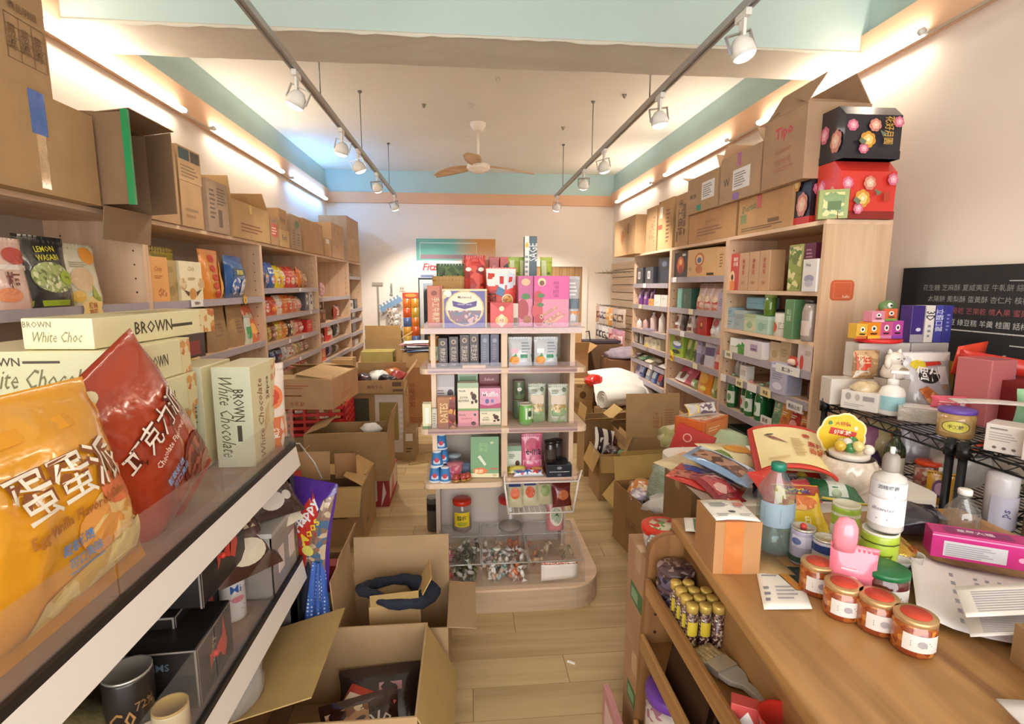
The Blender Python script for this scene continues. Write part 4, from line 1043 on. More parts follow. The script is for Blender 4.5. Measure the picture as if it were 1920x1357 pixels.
boxed('snack_box', 'orange box, fourth shelf, fourth left bay', (.17, .09, .16), at_l(5.72, LZ[4][3], .09), RL, '#d9622c', [('l', .2, .3, .6, .4, 3, '#f4d8b0')], group=GL)
pouch('snack_bag', 'dark purple bag, fourth shelf, fourth left bay', (.26, .17, .09), at_l(6.0, LZ[4][3], .09), RL, '#443058', [('e', .5, .5, .3, .2, '#9a88a8')], group=GL, kind='pillow')
pouch('snack_bag', 'grey brown bag, fourth shelf, fourth left bay', (.24, .14, .09), at_l(6.32, LZ[4][3], .09), RL, '#7a675c', [('e', .5, .5, .3, .2, '#b8a494')], group=GL, kind='pillow')
for i, y in enumerate((5.75, 5.98, 6.22)):
    pouch('snack_bag', '%s bag from the left, orange red, fifth shelf, fourth left bay' % ORD[i], (.22, .10, .09), at_l(y, LZ[4][4], .09), RL, ['#c84828', '#d86a2c', '#b83a30'][i], [('e', .5, .5, .3, .3, '#f0b880')], group=GL, kind='pillow')
# far bay
for i, (y, sh_, c, lk, w, h) in enumerate(((7.2, 0, '#4a3030', 'dark sachet lying', .2, .05), (7.2, 1, '#d8d2c8', 'white carton pack', .2, .12), (7.48, 1, '#3a3432', 'black capped pack', .2, .13), (7.3, 2, '#2c2a2c', 'black box with white label', .26, .12),
                                           (7.3, 3, '#35302e', 'black bag', .24, .12), (7.2, 4, '#8c2c2c', 'red sachet', .2, .1), (7.45, 4, '#d0c4ba', 'white and red sachet', .2, .09))):
    boxed('shelf_pack', '%s, %s shelf, far corner left bay' % (lk, ORD[sh_]), (w, .1, h), at_l(y, LZ[5][sh_], .1), RL, c, [('r', .2, .3, .7, .7, '#e6e0d8' if i in (3, 6) else '#6a5850')], group=GL)
fl = thing('paper_flower', 'pale pink paper flower clipped to the divider, fourth left bay', 'flower', (-1.485, 5.60, 1.46))
pm = MB()
for k in range(9):
    a = k * 2.4; pm.sphere((.005 * math.cos(a * 2), .045 * math.cos(a), .05 * math.sin(a)), .026, 6, 4, 0, (.6, 1, 1))
pm.build('petals', mat('#e3b6b8', .8, 0, .1, 30), fl)
MB().tube([(0, 0, 0), (.01, -.01, -.12), (0, .02, -.2)], .004, 5).build('stalk', mat('#c9a8a0', .7), fl)
# ------------------------------------------------------------------ goods on the right wall shelving
GR = 'goods on the right wall shelving'
RR = -PI / 2
A, B, C_ = 'near right bay', 'middle right bay', 'far right bay'
def rb(look, y, z, w, h, d, col, arts=None, inset=.02, name='snack_box', rz=0.0, **k):
    return boxed(name, look, (w, d, h), at_r(y, z, d, inset), RR + rz, col, arts, group=GR, **k)
def rp(look, y, z, w, h, d, col, arts=None, inset=.02, name='snack_pouch', rz=0.0, lean=-.06, **k):
    return pouch(name, look, (w, h, d), at_r(y, z, d, inset), RR + rz, col, arts, group=GR, lean=lean, **k)
# --- near bay, top shelf
z = RZ['A'][0]
rb('red box with smiling figure, top shelf, near right bay', 3.185, z, .12, .225, .09, '#cc4a44', {'front': [('t', '壽桃\n好運', .62, .78, .25, '#f6e6d6', 0, .6), ('e', .35, .32, .26, .22, '#f0d2a8'), ('e', .35, .12, .3, .16, '#e8905a'), ('e', .35, .36, .12, .08, '#5a3020')]})
for i in range(3):
    rb('kraft nut box with red characters, %s of three, top shelf, near right bay' % ['left', 'middle', 'right'][i], 3.075 - i * .112, z, .105, .225, .09, '#c29a72', {'front': [('t', '南\n棗\n核', .5, .62, .42, '#b8503a', 0, .5), ('t', '桃糕', .5, .2, .08, '#a8745a', 0, .5)]})
rb('green floral box, top shelf, near right bay', 2.575, z, .11, .235, .08, '#9a9a56', {'front': [('r', .05, .05, .95, .95, speckle('#8f9a4e', '#d8cf96', 34, .45, h3='#5f7a36')), ('e', .5, .7, .25, .12, '#6f7d3c')]})
rb('dark maroon box, top shelf, near right bay', 2.472, z, .085, .235, .08, '#5e2238', {'front': [('l', .2, .4, .6, .5, 7, '#a8788a'), ('r', .2, .08, .8, .2, '#9c8a80')]}, inset=.025)
rb('white soap box with grey print, top shelf, near right bay', 2.41, z, .105, .155, .05, '#ddd8d4', {'front': [('t', 'Pink', .4, .82, .1, '#6a6470', 0, .6), ('e', .5, .4, .35, .12, '#9a9aae'), ('e', .5, .25, .3, .1, '#b8b4c0')]}, inset=-.01)
# --- near bay, second shelf
z = RZ['A'][1]
rb('small light blue box, lower of two at the far end, second shelf, near right bay', 3.20, z, .10, .075, .08, '#a8bcc4', [('l', .2, .3, .6, .4, 2, '#7a8c98')])
rb('small light blue box, upper of two at the far end, second shelf, near right bay', 3.20, z + .076, .09, .055, .07, '#93b4c4', [('l', .2, .3, .6, .4, 2, '#6a8c9c')])
rb('grey blue gift box, second shelf, near right bay', 3.075, z, .15, .12, .10, '#a5b3b6', {'front': [('l', .2, .55, .6, .25, 3, '#87969a'), ('e', .3, .3, .12, .12, '#8fa8ae')]}, lid='#b4c0c2')
rb('dark box carrying the blue case, second shelf, near right bay', 2.93, z, .22, .13, .12, '#4a4a4c', inset=.13)
cs = thing('blue_case', 'rounded blue gift case lying on a dark box, second shelf, near right bay', 'case', (1.72, 2.93, z + .132), RR, GR)
MB().rbox(-.10, -.05, 0, .10, .05, .07, .02).build('body', mat('#6f96a6', .4), cs, bevel=.008); MB().box(-.101, -.051, .034, .101, .051, .037).build('seam', mat('#4f7484', .4), cs)
rb('pale green tin with leaf lid, second shelf, near right bay', 2.93, z, .125, .105, .09, '#b9c9a4', {'front': [('r', .05, .1, .95, .6, speckle('#c4d4ae', '#e0c8a0', 30, .6)), ('e', .5, .4, .25, .2, '#9ab38a')]}, lid='#a6b98e', inset=-.0)
rb('pale mint tin, second shelf, near right bay', 2.80, z, .12, .10, .09, '#aecab4', {'front': [('e', .4, .4, .25, .25, '#8fb49e'), ('l', .55, .3, .35, .3, 3, '#7da08c')]}, lid='#bcd4c0', inset=-.0)
jar('olive glass jar standing on the mint tin, near right bay', .032, .12, at_r(2.80, z + .101, .064, .01), mat('#5a7a2c', .1, 0, 0, 8, 0, 1, .5), mat('#8a9a4a', .4), group=GR)
can('white tin with a red flower, second shelf, near right bay', .062, .125, at_r(2.665, z, .124, .0), '#e6e0d4', RR, '#d8d2c4', [('e', .35, .4, .2, .3, '#d2562f'), ('e', .28, .25, .14, .2, '#e07a3c'), ('l', .6, .3, .3, .4, 4, '#9a9080')], 'tea_tin', 'tin', GR)
rb('tall green tea box, second shelf, near right bay', 2.545, z, .075, .20, .07, '#5f8a5e', {'front': [('t', '高山\n茶葉', .5, .6, .5, '#c8d8b8', 0, .5)]}, inset=-.01)
for i in range(3):
    rp('orange and yellow candy pack, %s of three behind the green tea box' % ['left', 'middle', 'right'][i], 2.56 - i * .08, z, .09, .25 - i * .012, .05, ['#e07a22', '#eba42a', '#e8c030'][i], [('r', .1, .6, .9, .85, '#d2452a'), ('l', .2, .3, .6, .2, 3, '#f8e8b0')], inset=.14)
bottle('clear grey bottle with black cap at the near end, second shelf', .035, .20, at_r(2.415, z, .07, -.02), '#a89a92', mat('#2a2624', .4), RR, '#c8b4a8', [('l', .3, .1, .4, .8, 6, '#7a6a60')], m=mat('#9d8d84', .15, 0, 0, 8, 0, 1, .6), group=GR, shoulder=.72, neck=.7)
# --- near bay, third shelf
z = RZ['A'][2]
rb('white and green tea box, lower of two, third shelf, near right bay', 3.09, z, .19, .04, .10, '#e2e4d2', [('r', .55, 0, 1, 1, '#5f9a4a')])
rb('white and green tea box, upper of two, third shelf, near right bay', 3.07, z + .041, .19, .05, .10, '#eef0ea', {'front': [('p', [(.3, 0), (.6, .7), (.9, 0)], '#4f9a54'), ('e', .55, .5, .06, .2, '#f4f8f0')], 'right': [('r', 0, 0, 1, 1, '#4f8f4a')]}, rz=.12)
rb('white box with lilac label, third shelf, near right bay', 2.86, z, .19, .10, .10, '#ddd6d8', {'front': [('r', .35, .4, .75, .8, '#b096b4'), ('r', .4, .48, .7, .56, '#6a5070')]}, inset=-.01)
rb('sand coloured box, left of two, third shelf, near right bay', 2.71, z, .09, .11, .09, '#c3ab86', [('e', .5, .4, .3, .2, '#a89068')], inset=.03)
rb('sand coloured box, right of two, third shelf, near right bay', 2.615, z, .09, .12, .09, '#b8a07c', [('l', .2, .3, .6, .4, 3, '#9a845e')], inset=.03)
rp('small red candy bag, third shelf, near right bay', 2.50, z, .13, .055, .06, '#c8413a', [('e', .5, .5, .3, .3, '#e8c8b8')], kind='pillow', inset=-.01)
rb('pinkish grey box with red motif at the near end, third shelf', 2.405, z, .12, .125, .06, '#cdbab4', [('e', .3, .3, .12, .3, '#c8453a'), ('l', .5, .6, .4, .2, 3, '#a08c88')], inset=0)
# --- near bay, fourth shelf
z = RZ['A'][3]
for i in range(3):
    bottle('small clear dropper bottle, %s of three, fourth shelf, near right bay' % ORD[i], .017, .11, at_r(3.15 - i * .045, z, .034, .05), '#b8b4b0', mat('#d8d4d0', .3), RR, None, m=mat('#a5a09c', .1, 0, 0, 8, 0, 1, .6), group=GR, neck=.6)
rb('small white box beside dropper bottles, fourth shelf, near right bay', 3.00, z, .075, .09, .05, '#e6e2da', [('r', .15, .3, .85, .7, '#c8c0b4')])
rb('black framed card standing on the fourth shelf, near right bay', 2.735, z, .085, .16, .02, '#23262a', {'front': [('r', .1, .1, .9, .9, '#2c3634')]}, inset=.06)
rb('lavender box with white scroll, fourth shelf, near right bay', 2.60, z, .145, .165, .09, '#b8b6cc', {'front': [('r', .1, .82, .9, .92, '#e6e4ee'), ('l', .15, .45, .7, .3, 4, '#8c8aa8'), ('e', .5, .25, .3, .12, '#e0deea')], 'right': [('r', .1, .1, .9, .9, '#a6a4bc')]}, inset=-.01)
jar('brown glass jar at the near end, fourth shelf, near right bay', .04, .10, at_r(2.44, z, .08, .06), mat('#6a4028', .15, 0, 0, 8, 0, 1, .5), mat('#3a2a22', .5), group=GR)
# --- near bay, fifth shelf: green bottles and pouches
z = RZ['A'][4]
M_gb = mat('#1f6a34', .08, 0, .1, 8, 0, 1, .8)
for i, (y, ins) in enumerate(((3.15, .01), (3.08, .08), (3.00, .02), (2.92, .0), (2.86, .07), (2.81, .0))):
    bottle('green spirit bottle, %s from the far end, fifth shelf, near right bay' % ORD[i], .033, .215, at_r(y, z, .066, ins), '#1f6a34', mat('#8fb49a' if i != 3 else '#d89a9a', .35, .4), RR + rgl.uniform(-.4, .4), '#dfe6da', [('e', .5, .5, .2, .3, '#5f8f5a' if i != 2 else '#b8423a'), ('l', .2, .1, .6, .2, 2, '#6a7a6a')], m=M_gb, group=GR)
boxed('shelf_sign', 'small white printed card leaning on the fifth shelf, near right bay', (.09, .012, .045), (1.662, 2.715, z), RR, '#e8e4dc', {'front': [('t', '果茶', .5, .5, .6, '#4a4440', 0, .8)]}, cat='card')
for i, (y, c, c2, lk) in enumerate(((2.65, '#8fae8c', '#5f8060', 'sage green'), (2.575, '#e0953c', '#c2622c', 'golden orange'), (2.50, '#c8382f', '#e8a090', 'red'), (2.41, '#de8434', '#b84a26', 'deep orange'))):
    rp('%s drink pouch, fifth shelf, near right bay' % lk, y, z, .10, .175, .05, c, [('t', '茶', .5, .72, .12, '#f4ead0'), ('e', .5, .3, .3, .16, c2), ('l', .25, .5, .5, .12, 2, '#f0e0c0')], rz=.1)
z = RZ['A'][5]
rb('dark green carton in the shadow of the lowest shelf, near right bay', 3.05, z, .22, .2, .15, '#1f3a2a', [('r', .2, .3, .8, .6, '#2f5a40')])
rb('black speaker-like box on the lowest shelf, near right bay', 2.80, z, .2, .17, .15, '#1c1a1c', [('e', .5, .5, .3, .35, '#3a3638'), ('e', .5, .5, .15, .18, '#8a8688')])
rb('light blue carton on the lowest shelf, near right bay', 2.58, z, .2, .12, .12, '#5f8cc0', [('r', .1, .3, .9, .6, '#8fb0d8')])
# --- middle bay
z = RZ['B'][0]
rb('black box with orange figure, top shelf, middle right bay', 4.02, z, .25, .195, .10, '#2f2426', {'front': [('e', .5, .5, .28, .34, '#c25a34'), ('e', .5, .62, .12, .12, '#e8b070'), ('e', .5, .3, .16, .16, '#8c3a2c'), ('r', .62, .84, .86, .93, '#e6e0d8')]})
rb('gold gift box with painted emblem, top shelf, middle right bay', 3.66, z, .40, .20, .16, '#dcb276', {'front': [('e', .42, .62, .16, .24, '#c8703c'), ('e', .42, .62, .11, .17, '#e6c88c'), ('e', .42, .6, .07, .1, '#5a6c9a'), ('e', .42, .28, .12, .15, '#c07a4a'), ('e', .12, .3, .05, .08, '#b09a60'), ('r', .68, .06, .9, .14, '#4a3a28')], 'left': [('l', .4, .4, .2, .5, 6, '#8c6a38')], 'right': [('l', .4, .4, .2, .5, 6, '#8c6a38')]}, rz=.1)
rb('gold gift box peeking at the divider, top shelf, middle right bay', 3.36, z, .13, .19, .15, '#d8ae74', [('l', .3, .3, .4, .5, 5, '#8c6a38')])
z = RZ['B'][1]
rb('teal and dark green tea box, second shelf, middle right bay', 3.93, z, .24, .155, .12, '#37584c', {'front': [('r', .0, .0, .35, 1, '#7ab0a4'), ('l', .55, .3, .1, .4, 5, '#8c9a80')]})
for i in range(3):
    rp('clear snack bag with red base, %s of three, second shelf, middle right bay' % ORD[i], 3.68 - i * .12, z, .12, .19, .06, '#c8a898', [('r', .1, .05, .9, .32, '#c84a34'), ('e', .5, .42, .3, .12, '#e8c8a8'), ('r', .05, .82, .95, .95, '#8c6a5c')])
rb('small lavender box at the divider, second shelf, middle right bay', 3.33, z, .10, .13, .07, '#b4a4bc', [('l', .2, .3, .6, .4, 4, '#8a7898')])
z = RZ['B'][2]
for i, (y, c, c2, lk) in enumerate(((4.07, '#d8d2ca', '#7a3a30', 'white and brown'), (3.96, '#2c2624', '#5a4a44', 'black'), (3.83, '#cfc4b8', '#6a4436', 'silver brown'), (3.71, '#5a2826', '#8c4a40', 'dark red'))):
    rp('%s coffee pouch, %s from the left, third shelf, middle right bay' % (lk, ORD[i]), y, z, .11, .155, .05, c, [('e', .5, .55, .25, .16, c2), ('r', .1, .08, .9, .25, c2)])
rb('plain red tea box, third shelf, middle right bay', 3.60, z, .14, .15, .08, '#b5281f', [('e', .5, .45, .2, .22, '#8c1c18'), ('e', .5, .5, .1, .1, '#d8a04a')])
rp('white pouch with red berries, third shelf, middle right bay', 3.42, z, .16, .16, .06, '#d8cfc8', [('e', .5, .6, .25, .16, '#b84a48'), ('e', .4, .25, .3, .12, '#e6e0da')])
z = RZ['B'][3]
rb('green illustrated snack box, fourth shelf, middle right bay', 4.03, z, .26, .19, .06, '#8fae3a', {'front': [('e', .55, .5, .36, .18, '#5f6a9a'), ('e', .55, .55, .3, .1, '#d8dce0'), ('e', .6, .78, .25, .1, '#7a5a34'), ('r', .05, .05, .3, .2, '#e6d23c'), ('e', .5, .2, .3, .08, '#3a3c30')]})
price_tag('yellow star tag on fourth shelf edge, middle right bay', (1.64, 4.04, z - .01), RR, .10, .07, '#ecca2e', '特價', True)
for i in range(2):
    rp('green vegetable crisp pouch, %s of two, fourth shelf, middle right bay' % ['left', 'right'][i], 3.82 - i * .11, z, .11, .18, .05, ['#6f8a3a', '#55702e'][i], [('r', .2, .5, .8, .85, '#b8bc6a'), ('e', .5, .3, .3, .14, '#3a4c24')])
for i, (c, w) in enumerate((('#8f86a8', .14), ('#5a5660', .12), ('#c8c4cc', .12))):
    rp('leaning silver and violet sachet, %s of three, fourth shelf, middle right bay' % ORD[i], 3.60 - i * .06, z, w, .19, .04, c, [('r', .1, .4, .9, .7, ['#b0a8c4', '#8c8890', '#6a5c80'][i])], lean=-.05, rz=.3)
rp('narrow red sachet at the divider, fourth shelf, middle right bay', 3.35, z, .11, .17, .04, '#b83a34', [('r', .2, .3, .8, .6, '#e0b8a8')])
z = RZ['B'][4]
t = rb('pink chocolate box lying tilted, fifth shelf, middle right bay', 3.90, z, .30, .16, .05, '#b84258', {'front': [('r', .0, .0, .6, .45, '#ece4dc'), ('e', .3, .35, .14, .22, '#6a3420'), ('e', .55, .6, .12, .1, '#d88a9a'), ('t', 'Caramel', .5, .8, .12, '#f0d8d0', 0, .6)]})
t.rotation_euler = (Matrix.Rotation(RR, 3, 'Z') @ Matrix.Rotation(-.6, 3, 'X')).to_euler()
t.location.x = 1.70
rp('small green and white sachet, fifth shelf, middle right bay', 3.70, z, .10, .07, .04, '#8fae70', [('r', .2, .3, .8, .7, '#e8ece0')], kind='pillow')
rp('orange mango pouch, fifth shelf, middle right bay', 3.55, z, .22, .19, .06, '#dd8a26', [('e', .5, .55, .3, .2, '#f0b83c'), ('r', .15, .75, .85, .88, '#c85a20'), ('e', .6, .18, .2, .1, '#f4d860')])
rp('olive green pouch, fifth shelf, middle right bay', 3.36, z, .15, .19, .06, '#7a8434', [('e', .5, .5, .25, .25, '#b4ae50'), ('r', .2, .75, .8, .88, '#4e5c24')])
# --- far bay
z = RZ['C'][0]
for i in range(2):
    rb('black box with white label, %s of two, top shelf, far right bay' % ['left', 'right'][i], 5.0 - i * .27, z, .2, .155, .09, '#33343c', {'front': [('r', .3, .3, .65, .75, '#d8d6d6'), ('r', .4, .4, .55, .65, '#8c8a90')]})
rb('tall navy carton behind, top shelf, far right bay', 4.40, z, .38, .225, .12, '#1f222c', [('r', .2, .2, .8, .5, '#2f3648'), ('e', .4, .75, .15, .1, '#5a6478')], inset=.05)
z = RZ['C'][1]
for i in range(4):
    rp('purple candy pouch, %s of four, second shelf, far right bay' % ORD[i], 5.0 - i * .085, z, .09, .16, .05, '#6f3a82', [('r', .2, .35, .8, .75, '#c094c8'), ('t', '糖', .5, .56, .22, '#f0e4f2')], inset=.02 + .02 * (i % 2))
rb('small yellow loaf box, second shelf, far right bay', 4.66, z, .12, .06, .06, '#d8a04c', [('l', .2, .3, .6, .4, 2, '#a8703a')])
rb('white box, left of two, second shelf, far right bay', 4.50, z, .15, .10, .08, '#e6e0da', [('l', .2, .2, .6, .2, 2, '#b8b0a8')])
rb('white box, right of two, second shelf, far right bay', 4.34, z, .15, .10, .08, '#e0dad4', [('l', .2, .6, .6, .2, 2, '#b8b0a8')])
rb('pale green box at the divider, second shelf, far right bay', 4.23, z, .06, .09, .08, '#a9bb78', None)
z = RZ['C'][2]
for i, (y, c, cp, h, lk) in enumerate(((5.02, '#e2d8d4', '#d8ccc8', .09, 'white short bottle'), (4.94, '#d9d0cc', '#c8bcb8', .09, 'cream short bottle'), (4.84, '#c9a29c', '#a88078', .11, 'rose bottle'), (4.76, '#4a3634', '#8a7a74', .19, 'dark pump bottle'), (4.64, '#d8bcb4', '#ece4e0', .17, 'pink bottle'), (4.54, '#bfa49c', '#e0d8d4', .14, 'mauve bottle'), (4.43, '#e6ded8', '#caa890', .18, 'white tall bottle'), (4.31, '#c8b0a8', '#efe8e4', .15, 'pale rose bottle'), (4.23, '#8c706a', '#d8d0cc', .13, 'brownish bottle'))):
    bottle('%s, %s from the left, third shelf, far right bay' % (lk, ORD[i]), .03, h, at_r(y, z, .06, .02 + .04 * (i % 2)), c, mat(cp, .4), RR, None, m=mat(c, .35), group=GR)
rb('flat mauve tray in front of bottles, third shelf, far right bay', 4.66, z, .2, .02, .06, '#a898b0', None, inset=-.01)
z = RZ['C'][3]
for i in range(2):
    rb('dark box with white window, %s of two, fourth shelf, far right bay' % ['left', 'right'][i], 5.02 - i * .14, z, .11, .11, .06, '#4c4a48', [('r', .2, .1, .45, .7, '#d8d4ce'), ('r', .6, .1, .8, .6, '#c8c4be')])
for i in range(4):
    rb('cream face-cream box, %s of four, fourth shelf, far right bay' % ORD[i], 4.74 - i * .105, z, .095, .085 + .01 * (i % 2), .07, ['#d8cdb0', '#cfc7ae', '#ddd4bc', '#c9bf9f'][i], [('l', .25, .3, .5, .4, 3, '#8c8468')])
price_tag('yellow tag on the cream boxes, fourth shelf, far right bay', (1.63, 4.62, z + .02), RR, .06, .05, '#ecd050', None, True)
z = RZ['C'][4]
for i, (y, c) in enumerate(((4.98, '#4a3a3c'), (4.80, '#5f8a68'), (4.60, '#d8d0b8'), (4.42, '#3c3230'), (4.26, '#c8c4bc'))):
    rp('%s sachet lying flat, fifth shelf, far right bay' % ['wine', 'green', 'cream', 'black', 'silver'][i], y, z + .018, .16, .12, .03, c, [('r', .2, .3, .8, .6, '#e0d8c8' if i != 2 else '#8a9a60')], kind='pillow', lean=-1.35, inset=-.03)
z = RZ['C'][5]
for i, (y, c, c2) in enumerate(((5.0, '#b8b0c0', '#6a6a90'), (4.88, '#3a4a80', '#a8b0d0'), (4.70, '#8a94a8', '#e0dcd8'), (4.55, '#3c62a8', '#c8d4e8'), (4.40, '#4a3a60', '#c84a3a'))):
    rp('blue and grey booklet pack, %s from the left, sixth shelf, far right bay' % ORD[i], y, z, .13, .14, .03, c, [('r', .15, .3, .85, .7, c2)], lean=-.25)
z = RZ['C'][6]
for i in range(7):
    bottle('orange red sauce bottle, %s from the left, lowest shelf, far right bay' % ORD[i], .035, .22, at_r(5.0 - i * .1, z, .07, .03), '#c8431c', mat('#a83018', .4), RR, None, m=mat('#c4481f', .2, 0, .1, 20, 0, 1, .4), group=GR, shoulder=.7)
# white tags on the near bay rails
for i, (y, sh_, w, tx, c) in enumerate(((3.13, 2, .09, '茶香', '#efe6c8'), (2.52, 2, .20, '買二送一', '#eceae6'), (3.18, 3, .07, None, '#f2ece8'), (2.98, 3, .08, '特惠', '#efe2b0'), (2.84, 3, .10, None, '#f2e8e4'), (2.70, 3, .10, '精選', '#ecd9a0'), (2.44, 4, .13, '新品上市', '#e8e6e2'))):
    zz = RZ['A'][sh_] - (.015 if i != 6 else -.165)
    price_tag('%s price card, %s along the shelf edges, near right bay' % (['cream', 'wide white', 'pinkish', 'yellowish', 'pale pink', 'gold', 'long white'][i], ORD[i]), (1.638, y, zz), RR, w, .045, '#f4f0ea', tx, base=c)
for i, (y, k, sh_) in enumerate(((4.05, 'B', 0), (3.72, 'B', 1), (3.85, 'B', 2), (3.60, 'B', 3), (4.75, 'C', 0), (4.85, 'C', 1), (4.5, 'C', 4))):
    price_tag('small pale price card on the %s rail, %s bay' % (ORD[sh_], 'middle right' if k == 'B' else 'far right'), (1.638, y, RZ[k][sh_] - .015), RR, .075, .04, '#f4f0ea', None, base='#efe4c4' if i % 2 else '#f0ece6')
# ------------------------------------------------------------------ goods on the central gondola
GG = 'goods on the central gondola'
def gb(look, x0, x1, z, h, d, col, arts=None, y=2.40, name='snack_box', rz=0.0, **k):
    return boxed(name, look, (x1 - x0, d, h), ((x0 + x1) / 2, y + d / 2, z), rz, col, arts, group=GG, **k)
def gp(look, x0, x1, z, h, d, col, arts=None, y=2.40, name='snack_pouch', rz=0.0, lean=-.04, **k):
    return pouch(name, look, (x1 - x0, h, d), ((x0 + x1) / 2, y + d / 2, z), rz, col, arts, group=GG, lean=lean, **k)
zt = 1.3105
gb('orange brown tall box with vertical characters on gondola top', -.178, -.108, zt, .19, .10, '#c4643c', {'front': [('t', '手工牛軋糖', .55, .42, .6, '#e8c8a0', -90, .6), ('e', .45, .82, .2, .06, '#8c3a24'), ('r', .82, .02, .9, .98, '#a84c2c')]}, y=2.43)
gp('gold kraft bag behind the purple tin on gondola top', -.165, .0, zt, .235, .08, '#b98a4c', [('r', .05, .62, .95, .70, '#8c6430')], y=2.56, m=mat('#bb8f54', .5, 0, .1, 12, .4, 30))
t = gb('purple square tin with a round winter scene, front of gondola top', -.108, .093, zt, .175, .06, '#5a4a9a', {'front':
    [('r', .0, .0, .04, 1, '#c8b078'), ('r', .96, 0, 1, 1, '#c8b078'), ('r', 0, .95, 1, 1, '#e0d0a0'), ('e', .5, .5, .44, .46, '#cdb478'), ('e', .5, .5, .41, .43, '#f0ddc4'), ('p', [(.11, .45), (.18, .24), (.3, .13), (.5, .07), (.7, .13), (.82, .24), (.89, .45)], speckle('#7a4a5a', '#c8a0a0', 70, .5, bump=0, h3='#4a5a7a')),
     ('t', 'Merwood', .5, .79, .07, '#6a5a4a', 0, .3), ('p', [(.22, .70), (.5, .62), (.78, .70), (.76, .56), (.5, .48), (.24, .56)], '#5a3f86'), ('t', 'Winter Candy', .5, .60, .06, '#d8c8e0', 0, .45), ('e', .12, .88, .09, .09, '#e8e4da'), ('e', .05, .8, .05, .05, '#d8c890')]}, y=2.39, name='candy_tin', cat='tin')
gp('clear bag of red wrapped candies with white bows on gondola top', -.01, .095, zt, .335, .07, '#c23a2c', [('r', .05, .05, .95, .95, speckle('#b8281f', '#e0584a', 26, .5, h3='#8c1a18')), ('e', .2, .80, .14, .03, '#f2e8dc'), ('e', .8, .80, .14, .03, '#f2e8dc'), ('e', .5, .90, .2, .05, '#cf4034'), ('e', .2, .42, .14, .03, '#f2e8dc'), ('e', .8, .42, .14, .03, '#f2e8dc')], y=2.55)
gp('green camouflage-print bag on gondola top', -.15, .0, zt, .30, .07, '#3f5a34', [('r', .05, .3, .95, .95, speckle('#3f5a34', '#5f7a44', 30, .5, h3='#2c4028')), ('t', '無籽葡萄', .55, .76, .09, '#c8c040', 0, .7)], y=2.66)
gb('orange box at the back of gondola top', -.02, .20, zt, .325, .06, '#c86a3c', [('r', .1, .8, .9, .95, '#e08a5a')], y=2.78)
for i in range(2):
    gb('red box with black label at the back of gondola top, %s of two' % ['left', 'right'][i], .118 + .055 * i, .168 + .062 * i, zt, .335, .06, ['#b03a38', '#c23a30'][i], [('p', [(.4, .75), (.9, .8), (.8, .92), (.3, .86)], '#2c2826')] if i else [('l', .3, .3, .4, .6, 8, '#d88a80')], y=2.70)
gp('red and white noodle pouch with pictures on gondola top', .092, .238, zt, .275, .07, '#e0584e', [('r', .02, .70, .98, .98, '#eee6de'), ('p', [(.05, .8), (.28, .84), (.3, .94), (.08, .92)], '#c8352c'), ('p', [(.4, .6), (.62, .62), (.66, .96), (.4, .96)], '#dfe4ec'), ('p', [(.68, .62), (.9, .66), (.97, .88), (.72, .95)], '#d4dae8'), ('r', .45, .72, .58, .85, '#c8352c'), ('p', [(.74, .74), (.86, .76), (.88, .84), (.76, .84)], '#c8352c'), ('p', [(.3, .55), (.55, .5), (.62, .62), (.4, .68)], '#5a82a8'), ('e', .7, .45, .2, .10, '#e8c8a0'), ('e', .7, .45, .16, .075, speckle('#a86a34', '#d8a050', 90, .5, bump=0)), ('t', '韓國拉麵', .18, .42, .22, '#4a2a26', 90, .4), ('r', .05, .68, .3, .8, '#f0e8e4')], y=2.46)
gb('red envelope box with gold emblem in front of the noodle pouch', .108, .213, zt, .115, .04, '#d5362c', {'front': [('p', [(0, 1), (.5, .66), (1, 1)], '#c22e26'), ('e', .5, .75, .11, .1, '#f0dcb8'), ('e', .5, .28, .28, .20, '#e8b468'), ('e', .5, .28, .14, .26, '#f0d8b0'), ('t', '大吉', .5, .28, .34, '#b8302a', 0, .2)]}, y=2.395)
gb('small white and brown box beside the red envelope', .214, .238, zt, .11, .04, '#c8b8a8', [('r', .1, .05, .9, .4, '#7a5a44')], y=2.41)
ST = [('r', 0, .55, 1, 1, '#d9569a'), ('r', 0, 0, 1, .55, '#e58aa6'), ('e', .22, .88, .12, .08, '#e8c89a'), ('e', .22, .86, .07, .05, '#7a4030'), ('t', '草莓蛋捲', .62, .74, .5, '#b03a7c', -90, .32), ('e', .12, .58, .13, .14, '#c0434a'), ('e', .10, .32, .15, .18, '#c84a4c'), ('e', .15, .14, .14, .12, '#b83c42'), ('e', .2, .62, .1, .04, '#4a7a3a'), ('e', .18, .44, .1, .04, '#4a7a3a')]
def roll(u, v, L=.46):
    return [('p', [(u, v), (u + L, v + .2), (u + L + .03, v + .27), (u + .01, v + .08)], speckle('#b06a48', '#d09a70', 60, .5, bump=0)), ('e', u + .01, v + .04, .045, .045, '#d8b090'), ('e', u + .01, v + .04, .025, .025, '#7a3a2a')]
gb('pink strawberry roll box with painted-in shade, left of two on gondola top', .24, .308, zt, .235, .17, '#d47a94', {'front': [('r', 0, .55, 1, 1, '#c05a8c'), ('e', .5, .88, .3, .07, '#d8b088'), ('e', .3, .35, .4, .2, '#a83a42'), ('e', .5, .6, .3, .06, '#4a7a3a'), ('e', .6, .15, .3, .08, '#a86a50')]}, y=2.42)  # pinks darkened so the colour itself carries the shade on this box
gb('pink strawberry roll box facing the aisle, right of two on gondola top', .31, .472, zt, .235, .07, '#e28aa8', {'front': ST + roll(.28, .05) + roll(.42, .02) + roll(.2, .17), 'right': [('r', 0, .55, 1, 1, '#c8508c')]}, y=2.40)
